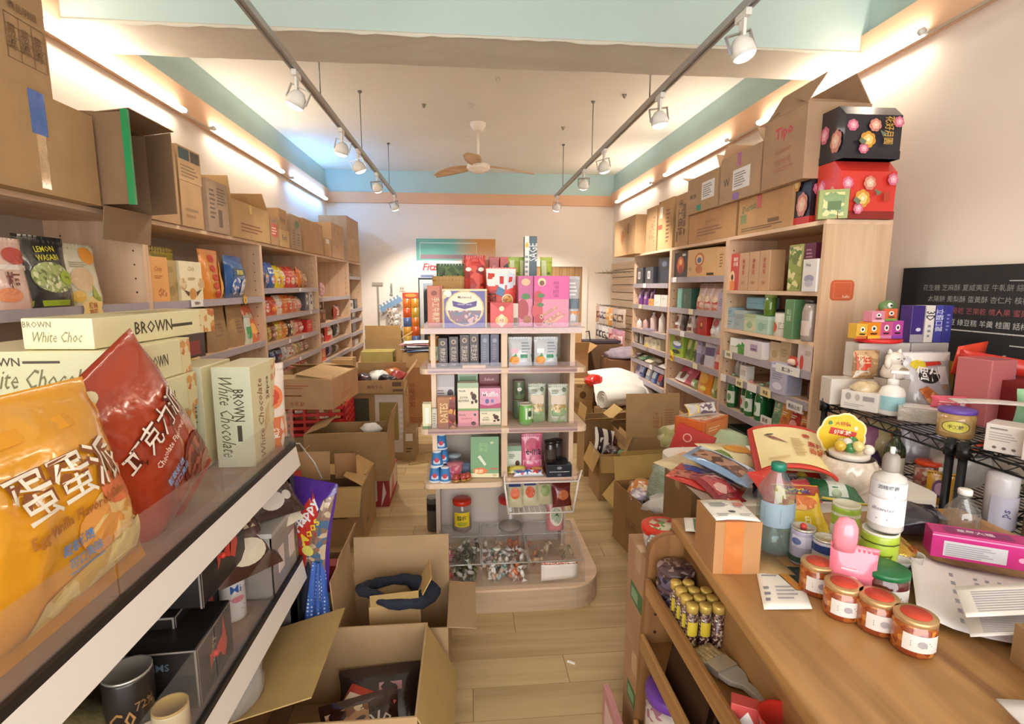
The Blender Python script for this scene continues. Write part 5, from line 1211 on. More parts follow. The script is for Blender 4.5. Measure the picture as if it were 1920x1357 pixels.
gp('clear pouch with silver and orange print at the right end of gondola top', .472, .54, zt, .235, .06, '#b8b4b4', [('r', .05, .02, .95, .3, '#d88a44'), ('r', .05, .35, .95, .55, '#6a7a84'), ('l', .2, .6, .6, .3, 4, '#ece8e6')], y=2.44)
for i, (x, c) in enumerate(((.215, '#a8bd3c'), (.268, '#9cb434'), (.378, '#b4c03c'))):
    gp('lime green snack pack at the back of gondola top, %s of three' % ORD[i], x, x + .062, zt, .335, .05, c, [('r', .1, .55, .5, .95, '#dfe4b0'), ('l', .55, .3, .3, .5, 6, '#6a7a20')], y=2.66)
gb('tall white and dark teal box, highest on gondola top', .288, .348, zt, .43, .06, '#2f4a54', {'front': [('r', 0, 0, .36, 1, '#e8e4d8'), ('e', .18, .9, .14, .03, '#e0b83a'), ('t', 'SAGE', .66, .82, .3, '#d8dcd8', 90, .2), ('l', .04, .3, .26, .5, 9, '#7a8a90'), ('e', .75, .3, .15, .12, '#c8d0d0')]}, y=2.60)
# second shelf
z2 = 1.1285
jar('orange jar with pale green label at the left, second gondola shelf', .026, .14, (-.152, 2.45, z2), mat('#b87834', .15, 0, .1, 12, 0, 1, .5), mat('#c8824a', .4), 0, '#dfe0c4', [('e', .5, .5, .3, .3, '#7a9a5a')], group=GG)
for i, (x, c, hh) in enumerate(((-.131, '#2e2226', .135), (-.082, '#36222e', .14), (-.032, '#3a2626', .15), (.012, '#331f24', .155))):
    gb('dark nougat box, %s of four, second gondola shelf' % ORD[i], x, x + .043, z2, hh, .09, c, {'front': [('e', .5, .82, .26, .08, '#c0a890'), ('e', .5, .82, .14, .045, '#5a3a34'), ('t', ['焦糖太妃', '抹茶太妃', '芝麻太妃', '花生太妃'][i], .5, .42, .45, '#c8b4a4', -90, .48), ('r', .3, .04, .7, .09, '#9a8474')], 'top': [('r', 0, 0, 1, 1, ['#4a3038', '#5a3450', '#4a3230', '#6a5c3a'][i])]}, y=2.40 + .015 * (i % 2))
for i in range(2):
    gb('blue grey nougat box, %s of two, second gondola shelf' % ['left', 'right'][i], .064 + i * .045, .104 + i * .046, z2, .15, .09, ['#5f6478', '#56506a'][i], {'front': [('l', .3, .2, .4, .5, 7, '#8a90a4'), ('e', .5, .8, .24, .07, '#9aa0b4')]}, y=2.42)
t = gb('small orange card lying on the second gondola shelf edge', -.02, .085, z2, .012, .05, '#e6c89a', None, y=2.365, cat='card')
for i in range(2):
    gp('silver foil pouch with mango picture, %s of two, second gondola shelf' % ['left', 'right'][i], .192 + .122 * i, .307 + .122 * i, z2, .135, .055, '#c9ccd0', [('r', .05, .02, .95, .30, '#b8d2c8'), ('r', .5, .28, 1, .40, '#3f8a6a'), ('e', .25, .2, .2, .16, '#e59a3a'), ('p', [(.15, .3), (.3, .45), (.36, .34)], '#5f8a44'), ('r', .1, .45, .4, .6, '#e8b8c8' if i == 0 else '#f2eef0'), ('l', .55, .45, .4, .4, 4, '#8a929a')], y=2.40)
# third shelf
z3 = .8505
gb('slim pale yellow carton at the left, third gondola shelf', -.205, -.165, z3, .115, .05, '#e6e2b4', {'front': [('r', .3, .2, .75, .85, '#f0f2ea'), ('r', .0, .0, 1, .1, '#6a8a5a')]}, y=2.36)
gb('slim cream pack beside the yellow carton, third gondola shelf', -.163, -.14, z3, .09, .05, '#d6d2bc', [('l', .2, .2, .6, .6, 5, '#8a8a74')], y=2.37)
gb('brown date box with lettering and berries, third gondola shelf', -.138, -.055, z3, .145, .05, '#b0764a', {'front': [('t', 'DATES', .36, .5, .30, '#e8c890', 90, .62), ('p', [(.6, 0), (1, 0), (1, 1), (.7, 1), (.62, .6)], speckle('#7a2a2a', '#b84a3a', 40, .5, h3='#d89a4a'))]}, y=2.36)
gb('white mulberry milk box at the back left, third gondola shelf', -.15, -.06, z3, .235, .06, '#d9d2d2', {'front': [('r', 0, .75, 1, 1, '#c4bcc0'), ('l', .1, .5, .45, .2, 4, '#7a6a70'), ('e', .78, .62, .16, .08, '#5a4a5a'), ('e', .72, .55, .1, .05, '#3a2c34')]}, y=2.45)
MW = {'front': [('r', 0, .82, 1, 1, '#a9bf9c'), ('r', 0, 0, 1, .08, '#8aa46a'), ('t', 'North', .22, .72, .08, '#4a4038', 0, .3), ('t', 'SOYA\nBEVERA', .3, .42, .2, '#5a4a40', 0, .5), ('e', .78, .5, .12, .12, '#4a2c20'), ('e', .68, .62, .07, .07, '#6a4630'), ('e', .88, .34, .07, .07, '#3a241c'), ('e', .7, .3, .06, .06, '#5a3826')]}
gb('cream soya box with cocoa drops, upper middle, third gondola shelf', -.045, .052, z3 + .076, .13, .06, '#ece2c8', MW, y=2.38)
gb('pink strawberry drink box under the middle soya box, third gondola shelf', -.045, .052, z3, .075, .06, '#e5a0a8', {'front': [('t', 'North', .22, .75, .12, '#6a3a40', 0, .3), ('t', 'Strawberry', .42, .5, .14, '#b84a58', 0, .6), ('e', .82, .75, .06, .08, '#4a5a6a'), ('e', .75, .2, .12, .12, '#5a3a34')]}, y=2.38)
gb('pale green box behind the middle soya box, third gondola shelf', -.045, .052, z3, .235, .06, '#9cb79c', [('r', .1, .85, .9, .95, '#7a9a7c')], y=2.47)
gb('cream soya box with cocoa drops at the upright, third gondola shelf', .057, .155, z3, .085, .06, '#eee2c4', MW, y=2.38)
gb('pink muffin box above the right soya box, third gondola shelf', .057, .155, z3 + .086, .095, .06, '#dd9ab4', {'front': [('t', 'Muffin', .5, .70, .26, '#fbf0f2', 0, .75), ('e', .35, .35, .09, .12, '#5a6aa0'), ('e', .6, .36, .07, .1, '#7a80b4'), ('p', [(0, .22), (.4, .12), (1, .26), (1, 0), (0, 0)], '#b84a70')]}, y=2.38)
gb('dark red box at the back behind the muffin box, third gondola shelf', .057, .155, z3, .235, .06, '#7c2434', [('t', 'Select', .5, .88, .06, '#d8b8b8', 0, .6)], y=2.47)
can('olive green snack can on a second can, third gondola shelf', .031, .095, (.255, 2.53, z3 + .096), '#6c7a58', 0, '#8a7a68', [('e', .5, .5, .25, .3, '#4a5a40'), ('e', .5, .62, .14, .14, '#dfe0d4')], 'snack_can', 'can', GG)
can('olive green snack can beneath another, third gondola shelf', .031, .095, (.255, 2.53, z3), '#66765a', 0, '#8a7a68', None, 'snack_can', 'can', GG)
can('bright green and white snack can in front, third gondola shelf', .033, .10, (.275, 2.41, z3), '#74b455', 0, '#cfc8b8', [('r', .45, .25, .95, .95, '#e4e8dc'), ('e', .7, .6, .12, .2, '#4a5a44')], 'snack_can', 'can', GG)
NB = [('r', 0, .0, 1, .42, '#86a070'), ('e', .5, .38, .4, .12, speckle('#b08a54', '#d8c08c', 50, .5)), ('r', .12, .48, .88, .7, '#d8c4ae'), ('e', .78, .85, .1, .06, '#5a6a50'), ('l', .15, .74, .4, .12, 3, '#7a7464')]
gp('sage nut pouch, left of two, third gondola shelf', .292, .378, z3, .185, .05, '#aab09a', NB, y=2.43)
gp('sage nut pouch, right of two, third gondola shelf', .386, .485, z3, .185, .05, '#b2b4a0', NB, y=2.41)
# fourth shelf: cups, pudding, picture box, sweets
z4 = .5905
def cup(label, x, y, z):
    t = lathed('paper_cup', label, [('body', [(.028, 0), (.0275, .004), (.020, .07)], mat('#3f7fc0', .4), 18), ('rim', [(.029, 0), (.030, .003), (.0285, .006)], mat('#eef0f2', .4), 18), ('bottom', [(.0205, .066), (.0205, .071), (0, .0705)], mat('#e8ecf0', .4), 18)], (x, y, z), 'cup', GG)
    wrap_label(t, .0255, .012, .05, -150, -30, [('r', .2, .1, .8, .5, '#d8e4f0'), ('e', .5, .55, .2, .3, '#c84a5a')], 'print')
cup('blue paper cup upside down at the front left, fourth gondola shelf', -.155, 2.385, z4)
cup('blue paper cup upside down at the front right, fourth gondola shelf', -.108, 2.375, z4)
cup('blue paper cup upside down at the back, fourth gondola shelf', -.115, 2.45, z4)
cup('blue paper cup balanced on the front left cup, gondola', -.145, 2.392, z4 + .072)
cup('blue paper cup balanced at the back of the cup pile, gondola', -.118, 2.44, z4 + .072)
cup('blue paper cup topmost of the pile, gondola', -.125, 2.425, z4 + .144)
lathed('pudding_cup', 'pink pudding cup beside the blue cups, fourth gondola shelf', [('body', [(.024, 0), (.026, .003), (.038, .075), (.039, .078)], speckle('#c8627a', '#e8a0a8', 60, .5), 16), ('lid', [(.041, .077), (.041, .082), (0, .083)], mat('#c87a84', .3), 16)], (-.062, 2.40, z4), 'cup', GG)
lathed('pudding_cup', 'grey lidded cup behind the pink pudding cup, gondola', [('body', [(.03, 0), (.036, .08)], mat('#6a7078', .4), 16), ('lid', [(.038, .08), (.038, .09), (0, .091)], mat('#a8b4bc', .3), 16)], (-.07, 2.50, z4), 'cup', GG)
gb('blue grey wrapped bar behind the red sweets, fourth gondola shelf', -.045, .01, z4, .05, .04, '#6a7898', [('r', .1, .3, .9, .7, '#8c98b4')], y=2.47)
for i, (x, y) in enumerate(((-.055, 2.352), (-.022, 2.36), (-.002, 2.372))):
    t = thing('wrapped_sweet', 'red wrapped sweet on a gold cup, %s of three, fourth gondola shelf' % ORD[i], 'sweet', (x, y, z4), 0, GG)
    MB().lathe([(.012, 0), (.02, .012), (.021, .013)], 12).build('gold_cup', mat('#c89a54', .35, .3), t)
    MB().sphere((0, 0, .024), .017, 10, 6).build('sweet', speckle('#a83a30', '#d86a54', 120, .5), t)
t = gb('green fairy-tale snack box leaning on the upright, fourth gondola shelf', .012, .148, z4, .195, .03, '#5f9456', {'front': [('r', .0, .0, 1, .10, '#e6dcae'), ('t', '童話\n樂園', .45, .74, .22, '#8fc07c', 0, .6), ('p', [(.25, .5), (.5, .28), (.56, .32), (.34, .55)], '#dfe4d0'), ('e', .35, .16, .26, .08, '#e0752c'), ('t', '脆餅', .3, .15, .10, '#f8e8b0', 0, .4), ('e', .85, .06, .08, .03, '#c8b88a'), ('e', .75, .85, .06, .03, '#cfe0a8'), ('r', .7, .2, .95, .23, '#c84a3a')]}, y=2.40)
t.rotation_euler = (-.16, 0, -.08)
gb('white and green milk carton, fourth gondola shelf right', .192, .262, z4 + .01, .125, .06, '#dfe6d8', {'front': [('r', 0, .8, 1, 1, '#8fae94'), ('e', .72, .3, .16, .12, '#5a3a34'), ('l', .12, .5, .45, .2, 3, '#6a7a6a')]}, y=2.46)
gp('pink candy bag with black lettering, fourth gondola shelf right', .262, .366, z4 + .01, .185, .05, '#d86a8c', [('r', .05, .05, .95, .3, '#e59ab0'), ('e', .5, .68, .34, .2, '#c23a5c'), ('t', 'e-ma', .55, .52, .16, '#2c2430', 0, .75), ('e', .3, .25, .1, .05, '#f0c8d4')], y=2.44)
for i, (x, y, zz) in enumerate(((.395, 2.40, .062), (.432, 2.45, .062), (.425, 2.40, .062 + .0))):
    if i == 2: continue
    jar('black lidded jar, %s of two on the dark box, gondola' % ['front', 'rear'][i], .03, .105 - .01 * i, (x, y, z4 + zz + .01), mat('#2a211e', .25, 0, 0, 8, 0, 1, .5), mat('#1c1816', .35), 0, '#3a302a', [('l', .2, .2, .6, .5, 3, '#8a7a64')], group=GG)
gb('dark tin box with white dotted line under the black jars, gondola', .372, .492, z4 + .01, .06, .11, '#23262e', {'front': [('r', .1, .42, .9, .46, '#e8e8e8'), ('e', .5, .75, .1, .12, '#8a8a94'), ('e', .5, .2, .08, .1, '#6a6a74')]}, y=2.355)
gp('yellow green twist candy bag, fourth gondola shelf right', .19, .285, z4 + .018, .045, .04, '#b8a83c', [('r', .1, .2, .9, .8, '#d0c454')], y=2.385, kind='pillow', lean=-1.2)
gp('strip of blue and red striped candies along the shelf edge, gondola', .215, .36, z4 + .012, .035, .03, '#c8ccd8', [('r', .05, .1, .95, .9, speckle('#e8e8ee', '#3a6ab0', 70, .4, h3='#c83a3a'))], y=2.36, kind='pillow', lean=-.9)
gp('orange candy sachet lying behind the candy strip, gondola', .30, .37, z4 + .012, .04, .03, '#c86a34', [('r', .1, .2, .9, .8, '#e8a864')], y=2.40, kind='pillow', lean=-1.2)
# basket contents
for i, (x, c, c2, lk) in enumerate(((.225, '#c9c2a0', '#d86a3c', 'cream'), (.30, '#d0c8a8', '#d05a34', 'beige'), (.375, '#c4bc9a', '#8a9a5a', 'olive'))):
    pouch('cracker_bag', '%s cracker bag with tomato picture in the wire basket' % lk, (.085, .125, .05), (x, 2.40 + .012 * i, .437), 0, c, [('e', .5, .55, .3, .22, c2), ('r', .15, .8, .85, .93, '#3f4a8a' if i < 2 else '#8a6a4a')], group=GG, kind='pillow', lean=-.25)
for i in range(2):
    pouch('cracker_bag', 'dark red cracker bag in the wire basket, %s of two' % ['front', 'rear'][i], (.10, .12, .05), (.455 - .02 * i, 2.39 + .07 * i, .437), .2 * (1 - 2 * i), '#6a2422', [('e', .5, .5, .3, .2, '#b8643c')], group=GG, kind='pillow', lean=-.2)
# jars standing on the trough
M_cj = clear('#f6f4f2', .2, .05, .08)
jar('red-lidded clear jar with yellow character label behind the trough', .048, .165, (-.033, 2.565, .2545), M_cj, mat('#c8301f', .35), 0, '#e8c828', [('t', '酸梅', .5, .62, .35, '#3a3220', 0, .6), ('e', .5, .22, .3, .16, '#a8a828')], content=mat('#8c7a68', .6, 0, .2, 40), ch=.35)
jar('red-lidded clear round jar nearly empty behind the trough', .062, .17, (.215, 2.56, .2545), M_cj, mat('#c4302a', .35), content=mat('#a89a90', .6), ch=.12)
gp('pink sweet bag with oval green label behind the trough', .40, .49, .2545, .155, .06, '#d88a8c', [('e', .55, .5, .4, .32, '#e6dcc8'), ('e', .55, .5, .32, .26, '#a8b498'), ('p', [(.4, .5), (.6, .62), (.72, .46), (.56, .52)], '#4a5a4a')], y=2.50)
# sweets heaped in the trough: countless small wrapped pieces, one heap per bin
rs = random.Random(5)
def heap(label, x0, x1, y0, y1, n, mats_, r=.015, zb=.1195):
    mb = MB()
    for _ in range(n):
        x = rs.uniform(x0, x1); y = rs.uniform(y0, y1); zz = zb + r + rs.uniform(0, .05) * (1 if y > y0 + .05 else .6)
        M = Matrix.Translation((x, y, zz)) @ Euler((rs.uniform(0, 6), rs.uniform(0, 6), rs.uniform(0, 6))).to_matrix().to_4x4()
        m = rs.randrange(len(mats_))
        mb.sphere((0, 0, 0), r, 6, 4, m, (1.5, .8, .7), M)
        for s in (-1, 1): mb.add([(s * r * 1.3, 0, 0), (s * r * 2.4, r * .9, r * .3), (s * r * 2.4, -r * .9, -r * .3)], [(0, 1, 2)], m, False, M)
    o = mb.build('sweets_heap', mats_)
    return tag(o, label, 'sweets', None, 'stuff')
heap('heap of pink wrapped sweets at the left edge of the candy trough', -.14, -.085, 2.29, 2.58, 24, [foil('#d0566a'), foil('#e8a8b0'), foil('#a83048')])
heap('heap of silver and olive wrapped sweets in the left bin', -.065, .045, 2.29, 2.58, 52, [foil('#b8b4ac'), foil('#d8d4cc'), foil('#6a6a48'), foil('#4a4636')])
heap('heap of white and blue-green wrapped sweets in the middle bin', .075, .175, 2.29, 2.56, 34, [foil('#e8e2da'), foil('#9ab4b0'), foil('#c8a890')])
heap('heap of white and orange wrapped sweets in the middle bin', .175, .265, 2.29, 2.56, 32, [foil('#ece6e0'), foil('#d8764a'), foil('#c9b4a8')])
heap('few orange wrapped sweets in the right bin', .30, .53, 2.40, 2.58, 14, [foil('#c87a4a'), foil('#a89a80'), foil('#e0c8a8')])
can('steel flask at the left foot of the gondola', .032, .20, (-.205, 2.86, .116), '#6a6660', 0, '#a8a49c', [('r', .1, .7, .9, .95, '#2a2826')], 'steel_flask', 'flask')
st = lathed('price_sticker', 'round white price sticker on the trough lid', [('disc', [(.017, 0), (.017, .001), (0, .001)], mat('#eee8e0', .5), 16)], (.135, 2.36, .136 + .1125), 'sticker', None, (.12, 0, 0))
# ------------------------------------------------------------------ open cartons on the floor, left aisle
GF = 'cartons on the floor'
def crumple(name, label, c, r, cols, cat='bag', group=None, sc=(1, 1, .6), seed=0, m=None, rz=0.0):
    """crumpled soft bag: a noisy closed lump"""
    mb = MB(); nu, nv = 14, 9
    def g(u, v):
        a = 2 * PI * u; b = PI * v
        d = Vector((math.sin(b) * math.cos(a), math.sin(b) * math.sin(a), -math.cos(b)))
        k = 1 + .35 * mnoise.noise(d * 1.7 + Vector((seed, seed * .3, 0))) + .16 * mnoise.noise(d * 4.5 + Vector((0, seed, 3)))
        p = d * r * k
        return (p.x * sc[0], p.y * sc[1], max(p.z * sc[2], -r * sc[2] * .6))
    mb.grid(g, nu, nv)
    o = mb.build(name, m or foil(cols), None, c, rz)
    return tag(o, label, cat, group)
c1 = carton('open carton of snack bags in the foreground by the low rack', (.55, .42, .30), (-.425, 1.54, 0), 0, '#b08b5e', group=GF, flaps={'l': (-74, .27), 'r': (152, .22)}, arts={'right': [('t', 'M', .5, .4, .18, '#5a4028', 0, .3)]}, fcol='#bd9a58')
pouch('cookie_bag', 'red cookie bag lying at the left inside the foreground carton', (.18, .22, .06), (-.42, 1.42, .09), 0, '#b8342c', [('e', .5, .4, .35, .2, speckle('#c89a6a', '#e8cfa8', 60, .5)), ('r', .1, .7, .9, .85, '#e0c8b0')], kind='pillow', rot=(-1.25, 0, -.5))
pouch('cookie_bag', 'brown cookie bag with almond picture inside the foreground carton', (.25, .2, .06), (-.31, 1.40, .095), 0, '#3c2420', [('r', .05, .1, .6, .8, speckle('#c09068', '#e6d0ac', 40, .5, h3='#8a5a3a')), ('t', 'Vo', .75, .5, .22, '#e8e0d8', 10, .4)], kind='pillow', rot=(-1.2, 0, .3))
pouch('cookie_bag', 'dark chocolate bag at the back inside the foreground carton', (.28, .2, .05), (-.30, 1.54, .08), 0, '#2c1c1c', [('r', .5, .5, .8, .65, '#b8868c'), ('e', .3, .4, .2, .15, '#8a6048')], kind='pillow', rot=(-1.15, 0, .1))
crumple('clear_bag', 'crumpled clear plastic bag at the foot of the low rack', (-.66, 1.40, .385), .09, '#d8d4cc', 'bag', None, (.8, .8, 1.2), 2.0, clear('#f2efea', .25, .12, .25, .5))
c2 = carton('open carton with raised back flap holding a small box and scarf', (.41, .32, .24), (-.285, 1.96, 0), 0, '#b08c60', group=GF, flaps={'b': (2, .21), 'r': (96, .11), 'l': (4, .2)})
carton('small open carton inside the floor carton, scarf laid over it', (.19, .15, .30), (-.29, 1.93, .008), .12, '#b8925c', group=GF, flaps={'f': (20, .06), 'r': (28, .10)}, fcol='#c39c58')
sc_ = MB(); cc = Vector((-.285, 1.93, .33)); pts = []
for k in range(28):
    a = 2 * PI * k / 28; pts.append((cc.x + .125 * math.cos(a) + .012 * math.sin(5 * a), cc.y + .085 * math.sin(a), cc.z + .018 * math.sin(2 * a + .6) - (.05 * max(0, math.cos(a - .3)) ** 2)))
rad = [.020 + .018 * max(0, math.cos(2 * PI * k / 28 - .2)) ** 2 + .003 * math.sin(k * 2.1) for k in range(28)]
sc_.tube(pts, rad, 10, 0, True)
sk = tag(sc_.build('knitted_scarf', mat('#232838', .9, 0, .25, 60, .8, 180)), 'dark navy knitted scarf looped over the small open carton', 'scarf')
c3 = carton('tall open carton holding the blue dotted umbrella', (.2, .32, .34), (-.625, 2.06, 0), 0, '#b48d5c', group=GF, flaps={'r': (14, .14)})
MB().box(-.02, -.03, 0, .04, .03, .36).build('cardboard_roll', mat('#b8342c', .5), None, (-.56, 2.08, .006))
tag(bpy.data.objects['cardboard_roll'], 'red box standing inside the umbrella carton', 'box')
um = thing('umbrella', 'folded navy and blue polka-dot umbrella leaning from a carton', 'umbrella', (-.578, 1.855, .10), (0, .06, 0))
def umb(u, v):
    a = 2 * PI * u; r = (.018 + .036 * v) * (1 + .28 * math.cos(5 * a))
    return (r * math.cos(a), r * math.sin(a), .40 - .40 * v)
M_dot = bpy.data.materials.new('polka_fabric'); M_dot.use_nodes = True
_nt = M_dot.node_tree; _v = _nt.nodes.new('ShaderNodeTexVoronoi'); _v.inputs['Scale'].default_value = 70; _v.inputs['Randomness'].default_value = .15
_tc = _nt.nodes.new('ShaderNodeTexCoord'); _nt.links.new(_tc.outputs['Object'], _v.inputs['Vector'])
_r = _nt.nodes.new('ShaderNodeValToRGB'); _r.color_ramp.interpolation = 'CONSTANT'
_r.color_ramp.elements[0].color = lin('#dfe6f4'); _r.color_ramp.elements[1].color = lin('#3f63b4'); _r.color_ramp.elements[1].position = .26
_nt.links.new(_v.outputs['Distance'], _r.inputs['Fac']); _nt.links.new(_r.outputs['Color'], _nt.nodes['Principled BSDF'].inputs['Base Color'])
MB().grid(umb, 40, 10).build('canopy', M_dot, um)
MB().tube([(-.05, .02, .0), (-.045, .02, .2), (-.03, .01, .40)], [.022, .028, .012], 10).build('navy_sleeve', mat('#1c2030', .8), um)
MB().tube([(0, 0, .40), (0, 0, .46)], .006, 8).build('ferrule', mat('#9a9a9a', .3, .8), um)
# cartons further back
carton('open carton behind the low rack with flaps hanging in front', (.45, .40, .36), (-.83, 3.13, 0), 0, '#ab8454', group=GF, flaps={'f': (150, .17), 'r': (-58, .12), 'b': (-86, .24), 'l': (-20, .14)}, fcol='#bd9355', arts={'front': [('l', .55, .45, .35, .12, 2, '#5e4530')], 'right': [('t', 'M', .3, .3, .15, '#6e5036', 0, .3)]})
pc = MB().sheet(lambda u, v: (-1.0 + .22 * u, 2.92 + .02 * v, .41 + .16 * v), 2, 2, .005).build('cardboard_piece', card('#b18457'))
tag(pc, 'upright cardboard panel with a red sticker behind the low rack', 'cardboard')
MB().box(-1.0, 2.914, .412, -.935, 2.917, .47).build('red_sticker', mat('#c2412f', .5), pc)
pf = MB().sheet(lambda u, v: (-.76 + .10 * u, 2.96 + .09 * u, .40 + .15 * v - .03 * u), 2, 2, .005).build('cardboard_piece', card('#a8764a'))
tag(pf, 'small upright cardboard panel with torn corner on the left carton', 'cardboard')
rb_ = carton('red fruit carton with a white label on the floor', (.36, .42, .20), (-.72, 3.68, 0), 0, '#a82c26', group=GF, tape=None, arts={'front': [('r', .1, .2, .78, .95, '#dcd4cc'), ('l', .2, .55, .3, .3, 3, '#3a302c'), ('t', '溫帶水果', .4, .35, .12, '#4a4038', 0, .5), ('p', [(.85, 0), (.95, .5), (.9, .9)], '#f0e0d8')], 'right': [('r', .1, .2, .95, .95, '#d0c0b4'), ('p', [(.2, .2), (.5, .9), (.6, .2)], '#b83a30')]})
carton('large open carton stacked on the red fruit carton', (.54, .32, .33), (-.80, 3.58, .203), 0, '#a5804f', group=GF, flaps={'r': (12, .14), 'l': (-70, .15), 'f': (-84, .0101)}, arts={'front': [('t', '巧克力', .58, .55, .18, '#8c4a30', 90, .2), ('l', .62, .25, .25, .08, 1, '#5a4430')]})
crumple('paper_wad', 'crumpled white tissue in the large stacked carton', (-.66, 3.58, .52), .06, '#e8e4de', 'paper', None, (1.2, .8, .7), 4, mat('#e6e0d8', .8))
carton('plain carton hidden under the red crate', (.44, .44, .42), (-1.19, 3.98, 0), 0, '#9c784c', group=GF)
crt = thing('plastic_crate', 'red plastic crate under the large printed carton', 'crate', (-1.13, 3.98, .423), .06)
def crate_side(W, H, sx, sy, rot, px, py):
    m = MB(); bars = 5
    for k in range(bars): m.box(-W / 2, -.006, .012 + k * (H - .02) / (bars - 1) - .011, W / 2, .006, .012 + k * (H - .02) / (bars - 1) + .011)
    for k in range(6): m.box(-W / 2 + k * W / 5 - .008, -.008, 0, -W / 2 + k * W / 5 + .008, .008, H)
    o = m.build('side_lattice', mat('#c8201a', .35, 0, .05, 8, 0, 1, .3), crt); o.location = (px, py, 0); o.rotation_euler = (0, 0, rot)
for a in ((.46, .215, 0, 0, 0, 0, -.21), (.46, .215, 0, 0, 0, 0, .21), (.42, .215, 0, 0, PI / 2, -.23, 0), (.42, .215, 0, 0, PI / 2, .23, 0)): crate_side(*a)
MB().box(-.23, -.21, 0, .23, .21, .01).build('base', mat('#b81c18', .4), crt)
carton('large carton with red print on the red crate, lid half open', (.50, .58, .21), (-1.155, 3.985, .64), -.10, '#bd9062', group=GF, flaps={'r': (-82, .26), 'f': (-60, .05), 'b': (-70, .1)}, fcol='#c8a06c',
       arts={'front': [('l', .3, .68, .4, .16, 2, '#a8643c'), ('l', .25, .42, .45, .1, 1, '#8a4a2c'), ('t', '牛軋餅', .5, .18, .16, '#a8643c', 0, .4)], 'right': [('t', '手工', .5, .6, .2, '#a8643c', 0, .4), ('l', .3, .2, .4, .2, 3, '#a8643c')]})
can('brown clay jar lying behind the rack by the crate', .06, .16, (-1.12, 3.2, .45), '#8a5630', 0, '#a87040', None, 'clay_jar', 'jar')
bpy.data.objects['clay_jar'].location = (-1.17, 3.30, .0)
ap_ = carton('carton printed with an olive appliance panel in a white frame', (.42, .36, .60), (-.75, 4.62, 0), 0, '#a88454', group=GF, arts={'front': [('r', .42, .12, .98, .97, '#d9d2cc'), ('r', .5, .3, .88, .86, '#9a8c50'), ('r', .0, .55, .3, .92, '#4a4c40'), ('r', .0, .5, .36, .54, '#8a5a48')] + [('e', .93, .35 + .08 * k, .025, .022, '#f0ece8') for k in range(6)]})
tr = carton('low tray carton of bagged goods on the appliance carton', (.44, .40, .11), (-.76, 4.60, .603), .04, '#b38a58', group=GF, flaps={'r': (38, .16), 'b': (-10, .1)}, arts={'front': [('t', '義美食品', .45, .5, .28, '#7a5a38', 0, .5), ('r', .78, .5, .95, .85, '#6a4c30'), ('r', .78, .1, .98, .3, '#6a4c30')]})
for i, (x, y, c, lk, sd) in enumerate(((-.88, 4.55, '#3a2226', 'dark maroon', 1), (-.76, 4.56, '#e6e2da', 'white', 2), (-.68, 4.50, '#2c2224', 'black', 3), (-.60, 4.56, '#9a3a3c', 'red', 4), (-.80, 4.70, '#c8ccc4', 'silver', 5), (-.66, 4.70, '#b06a3c', 'rust brown', 6))):
    crumple('goods_bag', '%s plastic bag heaped in the low tray carton' % lk, (x, y, .70 + .02 * (i % 2)), .075, c, 'bag', 'bags in the low tray carton', (1.1, 1, .7), sd * 1.7)
carton('small carton at the foot of the appliance carton', (.10, .3, .26), (-.50, 4.55, 0), 0, '#a38455', group=GF, arts={'front': [('r', .2, .7, .8, .95, '#e0dcd4'), ('l', .2, .3, .6, .2, 2, '#4a3a2a')]})
carton('tall brown carton beside the gondola, papers stacked on top', (.30, .34, .64), (-.52, 5.68, 0), 0, '#9a6432', group=GF, arts={'front': [('t', '手提紙袋', .3, .55, .1, '#7a4420', -90, .5), ('l', .2, .08, .6, .1, 3, '#7a4420')]})
carton('tan carton on the tall brown carton, under newspapers', (.27, .3, .16), (-.54, 5.68, .643), 0, '#b88e5a', group=GF)
for i, (c, a, dx) in enumerate((('#5a6ea0', .2, .02), ('#c8ccd8', -.15, -.01), ('#4a4c60', .1, .0), ('#d8d8de', .3, .01), ('#c89098', -.1, -.03), ('#e2ded8', .05, 0))):
    o = MB().sheet(lambda u, v: ((u - .5) * .34, (v - .5) * .26, .004 * math.sin(5 * u + i)), 5, 4, .010).build('magazine', mat(c, .5, 0, .25, 25), None, (-.50 + dx, 5.66, .813 + .0175 * i), a)
    tag(o, '%s paper bag lying in the heap on tan carton, %s from below' % (['blue', 'pale grey', 'slate', 'white', 'pink', 'cream'][i], ORD[i]), 'paper', 'paper bags heaped by the fridge')
carton('open carton by the far left wall with raised flap', (.42, .3, .26), (-.98, 6.35, .62), .05, '#a8814e', group=GF, flaps={'f': (6, .16), 'r': (60, .14), 'b': (-40, .1)}, fcol='#b98f52')
carton('carton supporting the open one by the far left wall', (.42, .34, .615), (-.98, 6.35, 0), .05, '#9c7a48', group=GF)
carton('yellowish carton in front of the far left open carton', (.34, .26, .80), (-.96, 5.78, 0), 0, '#a8924a', group=GF, tape='#c8b860')
carton('small tan carton by the far left shelving', (.2, .24, .76), (-1.26, 5.45, 0), 0, '#b88c52', group=GF)

